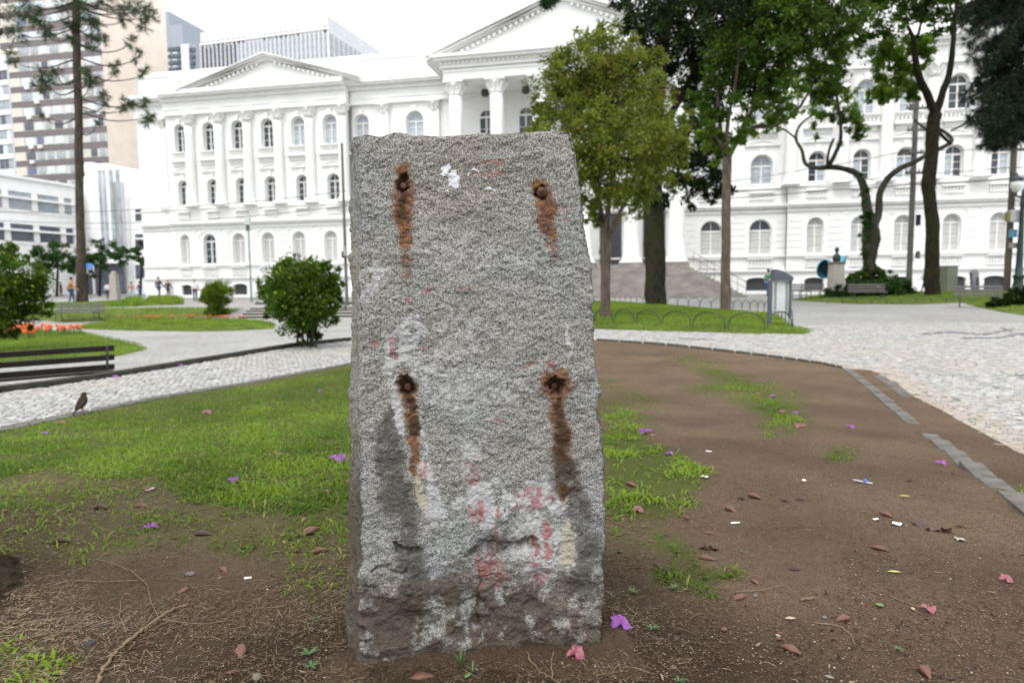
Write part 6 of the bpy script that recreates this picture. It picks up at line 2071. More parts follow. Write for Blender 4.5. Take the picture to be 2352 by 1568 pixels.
# information sign with slanted cap
p = gp(1795, 752); Ys = p.y
def lx(x): return at(x, 700, Ys).x - p.x
def lz(y, x=1795): return at(x, y, Ys).z - p.z
t = thing('information_sign', 'grey information totem with slanted dark cap and pale panel with painted reflections on the fenced lawn', 'sign', p, 0)
M['signgrey'] = plain('sign_slate', (.075, .085, .105), .5, .2, var=.1)
M['signpale'] = plain('sign_panel', (.50, .52, .55), .3, var=.1, scale=3)
M['signrefl'] = plain('sign_reflection', (.20, .20, .18), .4, var=.2, scale=3)
MB().bbox(lx(1764), lx(1772), -.05, .05, 0, lz(642), .01).build('post', M['signgrey'], t)
MB().bbox(lx(1811), lx(1817), -.04, .04, .25, lz(645), .008).build('post', M['signgrey'], t)
MB().prism([(lx(1774), lz(645)), (lx(1817), lz(645)), (lx(1817), lz(636)), (lx(1796), lz(624)), (lx(1779), lz(618)), (lx(1774), lz(619))], -.10, .16).build('cap', M['signgrey'], t)
MB().box(lx(1773), lx(1810.5), -.02, .02, lz(714), lz(645.2)).build('panel', M['signpale'], t)
for x0, x1 in ((1777, 1782), (1803, 1808)):
    MB().box(lx(x0), lx(x1), -.035, -.021, lz(712), lz(647)).build('strip', M['signrefl'], t)  # darker strips paint the vertical reflections of the glass

# bust on its pedestal, telephone hoods
p = at(1919, 682, 34.6); p.z = zf(p.x, p.y); Yq = p.y
def sz(y): return at(1919, y, Yq).z - p.z
t = thing('bust_monument', 'small dark bronze bust on a tapering grey stone pedestal before the turquoise phone hoods', 'statue', p)
g = MB(); k_ = Yq / FP
def frus(g, w0, w1, z0, z1): g.add([(-w0, -w0, z0), (w0, -w0, z0), (w0, w0, z0), (-w0, w0, z0), (-w1, -w1, z1), (w1, -w1, z1), (w1, w1, z1), (-w1, w1, z1)], [(0, 3, 2, 1), (4, 5, 6, 7), (0, 1, 5, 4), (1, 2, 6, 5), (2, 3, 7, 6), (3, 0, 4, 7)])
frus(g, 15 * k_, 12.5 * k_, 0, sz(607)); g.build('pedestal', M['concrete'], t)
g = MB(); frus(g, 13 * k_, 14.5 * k_, sz(606.8), sz(604)); g.box(-14.5 * k_, 14.5 * k_, -14.5 * k_, 14.5 * k_, sz(603.9), sz(601)); g.build('cap_stone', plain('cap_brown', (.17, .14, .12), .8), t)
g = MB(); z0 = sz(601); H = sz(568) - z0
g.lathe([(.17, 0), (.20, H * .10), (.22, H * .25), (.21, H * .40), (.13, H * .50), (.075, H * .56), (.07, H * .64), (.10, H * .72), (.115, H * .82), (.11, H * .92), (.06, H * .99), (.01, H)], 16, (0, 0, z0), .95, .62)
g.tube([(-.02, -.06, z0 + H * .80), (-.03, -.10, z0 + H * .76), (-.02, -.07, z0 + H * .72)], [.012, .022, .012], 6)
g.build('bust', plain('bronze', (.035, .05, .048), .4, .6, var=.3), t, True)
# two public telephone hoods on one post
M['turq'] = plain('turquoise_shell', (.06, .36, .48), .35, var=.08, scale=2)
M['turqd'] = plain('hood_inside', (.015, .10, .14), .5, var=.2)
p = at(1915, 676, 36.5); p.z = zf(p.x, p.y); Yq = p.y
t = thing('public_telephone', 'pair of turquoise egg shaped telephone hoods on one post behind the bust', 'telephone booth', p)
MB().tube([(0, 0, 0), (0, 0, 1.5)], .045, 8).build('post', M['polegrey'], t)
def hood(cx, cy, cz, rz, sx=1):
    V = []; F = []; n = 12; m = 12
    for i in range(n + 1):
        th = pi * i / n * .98 + .02
        for j in range(m + 1):
            ph = -R(100) + R(200) * j / m
            r = .46
            V.append((r * 1.05 * sin(th) * cos(ph), r * .95 * sin(th) * sin(ph), .52 * cos(th) - .10 * sin(th) * (1 if cos(ph) < 0 else 0)))
    for i in range(n):
        for j in range(m):
            a = i * (m + 1) + j; F.append((a, a + 1, a + m + 2, a + m + 1))
    g = MB().add(V, F); o = g.build('hood', M['turq'], t, True); o.location = (cx, cy, cz); o.rotation_euler = (0, R(-16 * sx), rz)
    md = o.modifiers.new('shell', 'SOLIDIFY'); md.thickness = .03; md.offset = 1; md.material_offset = 0
    d = MB().add([(x * .93, y * .93, z * .93) for x, y, z in V], F).build('hood_lining', M['turqd'], o, True)
    g = MB(); g.bbox(.10, .26, -.12, .12, -.25, .12, .02); g.tube([(.1, .06, .05), (.05, .06, -.05), (.1, .06, -.18)], [.03, .015, .03], 6); g.build('handset_box', M['black'], o)
k_ = Yq / FP
hood((1893 - 1915) * k_, -.05, at(1893, 618, Yq).z - p.z, R(52))
hood((1934 - 1915) * k_, .05, at(1934, 610, Yq).z - p.z, R(150), 1)

# olive cabinet and grey totem
p = at(2176, 675, 37); p.z = zf(p.x, p.y) - .05; k_ = 37 / FP
t = thing('equipment_cabinet', 'olive grey metal cabinet standing on the lawn right of the forked tree', 'cabinet', p, R(14))
h = at(2176, 613, 37).z - p.z
MB().bbox(-15 * k_, 15 * k_, -.28, .3, .05, h, .02).build('body', plain('olive_metal', (.155, .165, .115), .55, var=.08), t)
MB().bbox(-15.6 * k_, 15.6 * k_, -.3, .32, h + .002, h + .04, .01).build('lid', plain('olive_metal_lid', (.13, .14, .10), .55), t)
MB().box(-15.4 * k_, 15.4 * k_, -.29, .31, -.1, .048).build('plinth', M['concrete'], t)
p = at(2240, 664, 36); p.z = zf(p.x, p.y); k_ = 36 / FP; h = at(2240, 618, 36).z - p.z
t = thing('grey_totem', 'slim leaning grey metal totem with rounded top behind the far right bench', 'sign', p, R(10))
o = MB().prism([(-7 * k_, 0), (7 * k_, 0), (8 * k_, h * .8), (5 * k_, h * .95), (0, h), (-5 * k_, h * .96), (-8.5 * k_, h * .85)], -.10, .12).build('body', plain('totem_grey', (.22, .24, .27), .4, .3, var=.3, scale=3), t); o.rotation_euler = (0, R(-6), 0)
o = MB().prism([(-1 * k_, h * .05), (6.5 * k_, h * .05), (7.5 * k_, h * .6), (-.5 * k_, h * .64)], -.125, -.102).build('panel', plain('totem_dark', (.07, .075, .085), .4, .3), t); o.rotation_euler = (0, R(-6), 0)

# obelisk far left
p = gp(265, 689); k_ = p.y / FP
t = thing('obelisk', 'short pale grey stone obelisk with rounded top beyond the grass strip', 'monument', p)
h = at(265, 623, p.y).z - p.z
g = MB(); frus(g, 8.8 * k_, 6.6 * k_, .1, h * .9); g.build('shaft', M['concrete'], t)
MB().lathe([(6.4 * k_, h * .9), (6 * k_, h * .95), (4 * k_, h * .99), (.01, h)], 12).build('tip', M['concrete'], t, True)
g = MB(); frus(g, 11 * k_, 10 * k_, -.1, .098); g.build('foot', M['concrete'], t)

# street name sign, small lamp post, utility poles
p = at(208, 676, 58); p.z = 0; k_ = 58 / FP
t = thing('street_sign', 'small blue street sign on a thin post right of the araucaria trunk', 'sign', p)
MB().tube([(0, 0, 0), (0, 0, at(208, 602, 58).z)], .03, 6).build('post', M['polegrey'], t)
MB().box(-10 * k_, 10 * k_, -.05, -.03, at(208, 617, 58).z, at(208, 605, 58).z).build('panel', plain('sign_blue', (.06, .20, .55), .4, var=.1), t)
p = gp(578, 694); Yp = p.y; k_ = Yp / FP
t = thing('lamp_post', 'thin grey green lamp post with a boxy head before the left pavilion', 'street lamp', p)
MB().tube([(0, 0, -.1), (0, 0, .8), (0, 0, at(578, 520, Yp).z)], [.09, .06, .045], 8).build('post', plain('post_teal', (.16, .21, .21), .5, .2), t)
MB().bbox(-8 * k_, 5 * k_, -.15, .15, at(578, 516, Yp).z, at(578, 498, Yp).z, .03).build('lamp_head', plain('lamp_head_pale', (.50, .54, .50), .4), t)
MB().bbox(-5 * k_, 2 * k_, -.1, .1, at(578, 530, Yp).z, at(578, 516.5, Yp).z, .02).build('lamp_box', M['polegrey'], t)

def pole(label, x, yb, yt, Y, w0, w1, mat, boxes=(), arms=()):
    p = at(x, yb, Y); p.z = zf(p.x, p.y); k_ = Y / FP
    t = thing('utility_pole', label, 'utility pole', p)
    h = at(x, yt, Y).z - p.z
    MB().tube([(0, 0, -.2), (0, 0, h)], [w0 / 2 * k_, w1 / 2 * k_], 10).build('pole', mat, t)
    for (xa, xb, ya, yb_, m, nm) in boxes:
        MB().bbox((xa - x) * k_, (xb - x) * k_, -.32, -.12, at(x, yb_, Y).z - p.z, at(x, ya, Y).z - p.z, .02).build(nm, m, t)
    for (z_, hw) in arms:
        g = MB(); z = at(x, z_, Y).z - p.z; g.box(-hw, hw, -.14, -.06, z - .06, z + .06)
        for q in (-.9, -.5, .5, .9): g.lathe([(.03, .06), (.05, .12), (.025, .16), (.045, .2)], 6, (q * hw, -.1, z))
        g.build('crossarm', m if False else M['polegrey'], t)
    return t
pole('weathered grey utility pole just left of the granite block, behind the round bush', 797, 699, 329, 37, 8, 5.5, M['polegrey'],
     ((791, 796, 578, 592, M['black'], 'meter_box'), (795, 801, 566, 588, M['concrete'], 'junction_box')))
pole('utility pole behind the twisted tree with a black box and a street light arm', 2087, 668, 226, 39, 13, 11, M['polegrey'],
     ((2093, 2101, 494, 519, M['black'], 'transformer_box'), (2096, 2103, 577, 594, M['polegrey'], 'meter_box')), ((250, .6), (300, .5), (352, .7), (398, .5)))
pole('weathered utility pole at far right carrying a grey box and a blue band', 2312, 668, 120, 33.5, 15, 12, plain('pole_brown', (.10, .085, .07), .9, var=.3, scale=3),
     ((2302, 2330, 484, 511, plain('box_grey', (.45, .46, .46), .6, var=.1), 'meter_box'), (2294, 2302, 487, 509, plain('box_olive', (.20, .18, .06), .6), 'meter_box'), (2305, 2319, 528, 546, plain('band_blue', (.10, .28, .42), .6, var=.4, scale=8), 'blue_band'), (2306, 2326, 558, 571, M['concrete'], 'small_plate')), ((345, .5),))
# ornate lamp
Y = 33.0; p = at(2338, 668, Y); p.z = zf(p.x, p.y); k_ = Y / FP
def hz(y): return at(2338, y, Y).z - p.z
t = thing('ornate_lamp', 'dark green cast iron lamp post with a hanging white globe at the right edge', 'street lamp', p)
MB().lathe([(.42, 0), (.40, .12), (.26, .3), (.20, .6), (.24, hz(636)), (.27, hz(633)), (.17, hz(630)), (.15, hz(600)), (.11, hz(520)), (.09, hz(475)), (.13, hz(470)), (.10, hz(463)), (.07, hz(440)), (.02, hz(432))], 14).build('post', M['green_iron'], t, True)
MB().tube([(0, 0, hz(458)), (-.12, 0, hz(452)), (-(2338 - 2322) * k_, 0, hz(450)), (-(2338 - 2322) * k_, 0, hz(441))], [.05, .05, .05, .04], 7).build('arm', M['green_iron'], t, True)
gx_ = -(2338 - 2322) * k_
MB().lathe([(.08, hz(442)), (.17, hz(438)), (.25, hz(428)), (.26, hz(420)), (.22, hz(416))], 16, (gx_, 0, 0)).build('globe', plain('lamp_glass', (.82, .82, .80), .3, var=.02), t, True)
MB().lathe([(.27, hz(416)), (.25, hz(412)), (.12, hz(405)), (.05, hz(402)), (.02, hz(396))], 16, (gx_, 0, 0)).build('lamp_cap', M['iron'], t, True)

# power cables
def cable(label, pts, r=.018):
    P = []
    for i in range(len(pts) - 1):
        for k in range(8):
            s_ = k / 8; a = pts[i]; b = pts[i + 1]
            P.append(at(a[0] + (b[0] - a[0]) * s_, a[1] + (b[1] - a[1]) * s_ + 6 * 4 * s_ * (1 - s_) * (abs(b[0] - a[0]) / 500), a[2] + (b[2] - a[2]) * s_))
    P.append(at(*pts[-1]))
    o = Vector(P[0]); ob = MB().tube([q - o for q in P], r, 5).build('power_cable', M['iron'], None); ob.location = o
    tag(ob, label, 'cable', 'power cables')
cable('uppermost power cable from the left edge to the pole beside the granite block', [(-40, 486, 50), (333, 480, 44), (797, 438, 37)])
cable('power cable slanting just below the top one across the left pavilion', [(-40, 505, 52), (368, 510, 45), (797, 472, 37)])
cable('lowest faint cable across the low white building at far left', [(-40, 512, 60), (200, 525, 60), (330, 527, 62)], .012)
cable('upper cable from the slim tree towards the pole behind the twisted tree', [(1600, 425, 46), (1845, 390, 42), (2087, 345, 39), (2312, 340, 33.5), (2420, 345, 31)])
cable('middle pair cable crossing the right wing below the second windows', [(1600, 445, 46), (2087, 400, 39), (2312, 385, 33.5), (2420, 380, 31)])
cable('thick lower cable crossing the right wing above the first ledge', [(1600, 458, 46), (1900, 436, 42), (2087, 424, 39), (2312, 410, 33.5), (2420, 405, 31)], .026)
cable('faint cable rising to the right between the far right poles', [(2087, 420, 39), (2200, 404, 36), (2312, 402, 33.5)], .014)

# steps up from the sunken garden, and the low kerb above them
xs0 = gp(555, 724); 
t = thing('garden_steps', 'short flight of pale steps with dark risers behind the big round bush', 'steps', (0, 0, 0))
ya = 31.0
for k in range(4):
    y0 = ya + k * .45; z1 = (-.27, -.15, -.04, .06)[k]
    xl = at(548 + k * 9, 720, y0).x; xr = at(905, 720, y0).x
    MB().box(xl, xr, y0, y0 + .9, z1 - .5, z1 - .03).build('riser', M['kerbdark'], t)
    MB().bbox(xl - .02, xr, y0 + .03, y0 + .9 + .001 * k, z1 - .029, z1 + .004, .006).build('tread', M['concrete'], t)
t = thing('low_kerb', 'long low dark kerb above the garden steps, left of the granite block', 'kerb', (0, 0, 0))
p0 = gp(585, 699); p1 = gp(900, 697)
for k in range(9):
    a = p0.lerp(p1, (k + .02) / 9); b = p0.lerp(p1, (k + .98) / 9)
    kerb_quad([(a.x, a.y), (b.x, b.y), (b.x, b.y + .3), (a.x, a.y + .3)], -.1, .10, t, M['kerbdark'])

# =================================================================== PEOPLE AND BIRD
def skinned(name, verts, edges, rad, mat, parent, lv=1, root=0):
    me = bpy.data.meshes.new(name); me.from_pydata([tuple(v) for v in verts], edges, [])
    o = link(bpy.data.objects.new(name, me), parent)
    bpy.context.view_layer.objects.active = o
    m = o.modifiers.new('skin', 'SKIN'); m.use_smooth_shade = True
    for i, r in enumerate(rad):
        r = r if hasattr(r, '__len__') else (r, r)
        me.skin_vertices[0].data[i].radius = r
    me.skin_vertices[0].data[root].use_root = True
    s_ = o.modifiers.new('sub', 'SUBSURF'); s_.levels = lv; s_.render_levels = lv
    me.materials.append(mat)
    return o
def person(label, loc, h, head, top, legs, hair, stride=.22, arm=.15, coat=0, bag=None, group='people crossing the square', lean=0, bare=False):
    t = thing('person', label, 'person', loc, head, group)
    s = h / 1.75; t.scale = (s, s, s)
    st = stride
    J = dict(pel=(0, 0, .95), wa=(0, .0, 1.10), ch=(0, lean * .3, 1.32), ne=(0, lean * .5, 1.50), hd=(0, .015 + lean * .6, 1.60), ht=(0, .01 + lean * .6, 1.70),
             sl=(-.18, lean * .4, 1.42), sr=(.18, lean * .4, 1.42), el=(-.24, -arm * .7, 1.16), er=(.24, arm * .7, 1.16), wl=(-.24, -arm * 1.1 + .1, .93), wr=(.24, arm * 1.1 + .12, .95),
             fl=(-.24, -arm * 1.2 + .13, .84), fr=(.24, arm * 1.2 + .15, .86),
             hl=(-.09, 0, .90), hr=(.09, 0, .90), kl=(-.10, st * .55 + .03, .50), kr=(.10, -st * .35 + .03, .49), al=(-.10, st, .09), ar=(.10, -st, .12), tl=(-.11, st + .16, .03), tr=(.11, -st + .14, .03))
    names = list(J); ix = {n: i for i, n in enumerate(names)}
    E = [('pel', 'wa'), ('wa', 'ch'), ('ch', 'ne'), ('ne', 'hd'), ('hd', 'ht'), ('ch', 'sl'), ('ch', 'sr'), ('sl', 'el'), ('sr', 'er'), ('el', 'wl'), ('er', 'wr'), ('wl', 'fl'), ('wr', 'fr'),
         ('pel', 'hl'), ('pel', 'hr'), ('hl', 'kl'), ('hr', 'kr'), ('kl', 'al'), ('kr', 'ar'), ('al', 'tl'), ('ar', 'tr')]
    rad = dict(pel=(.14, .10), wa=(.13, .09), ch=(.15, .10), ne=.055, hd=(.080, .092), ht=(.070, .080), sl=.062, sr=.062, el=.042, er=.042, wl=.030, wr=.030, fl=(.038, .02), fr=(.038, .02), hl=.085, hr=.085, kl=.055, kr=.055, al=.038, ar=.038, tl=.032, tr=.032)
    body = skinned('body', [J[n] for n in names], [(ix[a], ix[b]) for a, b in E], [rad[n] for n in names], M['skin'], t)
    def sub(nm, ks, ee, add, mat, extra=None):
        jx = {n: i for i, n in enumerate(ks)}
        JJ = dict(J); RR = dict(rad)
        if extra:
            for k2, (p_, r_) in extra.items(): JJ[k2] = p_; RR[k2] = r_
        rr = []
        for n in ks:
            r = RR[n]; r = r if hasattr(r, '__len__') else (r, r); rr.append((r[0] + add, r[1] + add))
        return skinned(nm, [JJ[n] for n in ks], [(jx[a], jx[b]) for a, b in ee], rr, mat, t)
    tk = ['pel', 'wa', 'ch', 'nb', 'sl', 'sr', 'el', 'er'] + ([] if bare else ['wl', 'wr']); te_ = [('pel', 'wa'), ('wa', 'ch'), ('ch', 'nb'), ('ch', 'sl'), ('ch', 'sr'), ('sl', 'el'), ('sr', 'er')] + ([] if bare else [('el', 'wl'), ('er', 'wr')])
    ex = {'nb': ((0, lean * .45, 1.46), .055)}
    if coat:
        tk.append('hem'); te_.append(('pel', 'hem')); ex['hem'] = ((0, .0, .95 - coat), (.17, .13))
    sub('jacket', tk, te_, .022, top, ex)
    sub('trousers', ['pel', 'hl', 'hr', 'kl', 'kr', 'al', 'ar'], [('pel', 'hl'), ('pel', 'hr'), ('hl', 'kl'), ('hr', 'kr'), ('kl', 'al'), ('kr', 'ar')], .014, legs)
    g = MB(); hd = J['ht']; g.lathe([(.075, -.10), (.098, -.04), (.094, .03), (.06, .085), (.01, .10)], 12, (hd[0], hd[1] - .02, hd[2] - .0), 1, 1.05)
    g.build('hair', hair, t, True)
    for a_, b_ in (('al', 'tl'), ('ar', 'tr')):
        MB().tube([Vector(J[a_]) + Vector((0, -.05, -.05)), Vector(J[b_])], [.05, .042], 7).build('shoe', M['black'], t, True)
    if bag: MB().bbox(.20, .32, -.25, .08, .85, 1.15, .03).build('bag', bag, t)
    return t
P_ = lambda n, c: plain(n, c, .85, var=.12)
jean = P_('denim', (.045, .075, .17)); ljean = P_('light_denim', (.42, .48, .58)); drk = M['black']
hb = P_('hair_dark', (.02, .015, .012)); hl_ = P_('hair_fair', (.36, .26, .14))
def pp_(label, x, yf, yh, Y=None, **k):
    p = gp(x, yf)
    if Y: p = at(x, yf, Y); p.z = zf(p.x, p.y)
    h = (at(x, yh, p.y).z - p.z)
    return person(label, p, h, k.pop('head', 0), **k)
pp_('man in an orange brown jacket and jeans stepping behind the araucaria trunk', 165, 697, 637, head=R(-70), top=P_('jacket_orange', (.42, .17, .035)), legs=jean, hair=hb, stride=.12, arm=.3, lean=.1)
pp_('person in a pale shirt and dark trousers left of the grey obelisk', 249, 687, 649, head=R(10), top=P_('shirt_pale', (.55, .62, .68)), legs=drk, hair=hb, stride=.08, arm=.2)
pp_('woman in a dusty pink top and light jeans right of the grey obelisk', 303, 688, 648, head=R(170), top=P_('top_pink', (.45, .24, .19)), legs=ljean, hair=hb, stride=.06, arm=.1, bare=True)
pp_('person in a dark blue top and jeans near the corner of the university building', 322, 684, 647, head=R(160), top=P_('top_navy', (.03, .035, .07)), legs=jean, hair=hb, stride=.06, arm=.1)
pp_('tall man in a dark grey coat and jeans walking away on the left', 366, 685, 636, head=R(-20), top=P_('coat_charcoal', (.05, .052, .065)), legs=jean, hair=hb, stride=.2, coat=.16)
pp_('fair haired woman in a long black coat beside the man in charcoal', 387, 684, 643, head=R(10), top=drk, legs=drk, hair=hl_, stride=.06, coat=.30)
pp_('fair haired woman in a white top carrying a tan bag left of the clipped bush', 449, 692, 641, head=R(20), top=P_('top_white', (.75, .74, .74)), legs=P_('trousers_navy', (.03, .035, .06)), hair=hl_, stride=.2, bag=P_('bag_tan', (.45, .33, .22)), bare=True)
pp_('person in black waiting beside the street trees at far left', 141, 680, 649, head=R(90), top=drk, legs=drk, hair=hb, stride=.04)
pp_('man in a white shirt and black waistcoat walking left of the forked tree', 2124, 676, 616, 40, head=R(75), top=P_('shirt_white2', (.62, .62, .70)), legs=drk, hair=hb, stride=.24, bag=drk)
pp_('person in a green shirt with a tan bag half hidden by the information sign', 1764, 677, 619, 44, head=R(-60), top=P_('shirt_green', (.04, .20, .14)), legs=P_('shorts_blue', (.05, .10, .35)), hair=hb, stride=.05, bag=P_('bag_sand', (.55, .38, .25)), bare=True)
pq = uni.matrix_world if False else None
tt_ = fxy(1384, 605, 1.5)
pw = BO + BX * tt_[0] - BY * 1.5
person('person in black standing by the portico door at the top of the steps', (pw.x, pw.y, zf_ - .25), 1.7, R(180), drk, drk, hb, stride=.04)

# thrush standing on the edging stones
p = gp(190, 957); p.z += .036
k_ = p.y / FP
t = thing('thrush', 'brown thrush standing upright on the edging stones of the white path', 'bird', p, R(-35))
M['bird'] = plain('feather_brown', (.045, .034, .026), .9, var=.25, scale=60, spec=.1); M['birdo'] = plain('feather_rufous', (.32, .13, .03), .8, var=.2, scale=60)
s = 49 * k_ / .235; t.scale = (s * 1.25, s * 1.2, s)
g = MB(); g.tube([(0, -.045, .045), (0, -.030, .070), (0, -.010, .100), (0, .008, .135), (0, .016, .165), (0, .018, .188), (0, .022, .205), (0, .028, .222), (0, .030, .232)], [.010, .026, .037, .040, .034, .024, .022, .020, .008], 14, True, 1.05); g.build('body', M['bird'], t, True)
MB().tube([(0, .014, .085), (0, .026, .115), (0, .034, .145)], [.014, .022, .012], 10).build('belly', M['birdo'], t, True)
g = MB(); g.add([(-.012, -.035, .06), (.012, -.035, .06), (.020, -.085, -.005), (-.020, -.085, -.005), (-.012, -.042, .055), (.012, -.042, .055), (.020, -.090, -.008), (-.020, -.090, -.008)], [(0, 1, 2, 3), (7, 6, 5, 4), (0, 4, 5, 1), (1, 5, 6, 2), (2, 6, 7, 3), (3, 7, 4, 0)]); g.build('tail', M['bird'], t)
for sx in (-1, 1):
    MB().tube([(sx * .028, .012, .155), (sx * .038, -.012, .115), (sx * .028, -.040, .065), (sx * .012, -.055, .035)], [.010, .022, .016, .004], 8, True, .6).build('wing', M['bird'], t, True)
    g = MB(); g.tube([(sx * .014, .0, .070), (sx * .016, .004, .0)], [.006, .003], 6)
    for a_ in (-.5, 0, .5): g.tube([(sx * .016, .004, .002), (sx * .016 + .02 * sin(a_), .004 + .022 * cos(a_), .001)], [.003, .0015], 4)
    g.build('leg', M['straw'] if False else plain('bird_leg', (.25, .18, .12), .6), t)
MB().tube([(0, .045, .216), (0, .072, .214)], [.007, .0015], 8).build('beak', plain('beak_yellow', (.45, .33, .08), .5), t, True)

# =================================================================== LITTER
M['bract'] = plain('bract_brown', (.14, .060, .040), .65, var=.45, scale=60, bump=.3, bscale=150)
M['bractd'] = plain('bract_dark', (.05, .023, .020), .6, var=.4, scale=60, bump=.3)
M['petal'] = leafmat('petal_violet', (.28, .08, .36), (.50, .22, .58), None, .4, .5)
M['petalp'] = leafmat('petal_pink', (.32, .07, .12), (.52, .26, .30), None, .4, .5)
M['paper'] = plain('white_paper', (.78, .77, .74), .7, var=.05)

def bract_mesh(seed, mat):
    rg = random.Random(seed); n = 9; V = []; F = []
    L = 1.0
    for i in range(n):
        f = i / (n - 1)
        w = (.22 * sin(min(f * 2.2, 1) * pi / 2) if f < .35 else .22 * (1 - ((f - .35) / .65) ** 1.3 * .86)) * (1 + rg.uniform(-.1, .1))
        if i == 0: w = .09
        h = .10 * sin(pi * min(1, f * 1.1)) + .02; bend = .10 * sin(f * pi) * rg.uniform(.6, 1.2)
        cy = f * L
        V += [(-w, cy, bend * .3), (-w * .5, cy, h * .8 + bend), (0, cy, h * .55 + bend), (w * .5, cy, h + bend), (w, cy, bend * .3), (0, cy, 0)]
    for i in range(n - 1):
        for k in range(6):
            j = (k + 1) % 6; F.append((i * 6 + k, i * 6 + j, i * 6 + 6 + j, i * 6 + 6 + k))
    F.append((5, 4, 3, 2, 1, 0)); F.append(tuple((n - 1) * 6 + k for k in range(6)))
    g = MB(); g.v = V; g.f = F
    return g.mesh('pine_bract', mat, True)
BM = [bract_mesh(i, M['bract'] if i < 3 else M['bractd']) for i in range(5)]
def place(x, y, up=.022):
    p = gp_near(x, y)
    return p
def gp_near(x, y):
    d = ray(x, y); k = 1.0
    for it in range(12):
        X, Y_ = d[0] * k, d[1] * k
        z = zf(X, Y_) + .022
        k = (z - CAMH) / d[2]
    return Vector((d[0] * k, d[1] * k, z))
def bract(x, y, dx, dy, which, label, wide=1.0):
    """from px (x,y) to (x+dx,y+dy)"""
    a = gp_near(x, y); b = gp_near(x + dx, y + dy); v = b - a; L = min(v.length, .13) * .9
    o = inst('pine_bract', BM[which], None, a, (0, 0, atan2(v.y, v.x) - pi / 2), (L * wide, L, L))
    tag(o, label, 'pine bract', 'reddish brown pine bracts on the ground')
BR_ = [
 (1340, 1410, 42, -12, 0, 'fat two tone pine bract on bare dirt, lower right of the block'),
 (1230, 1475, -52, -30, 0, None),
]
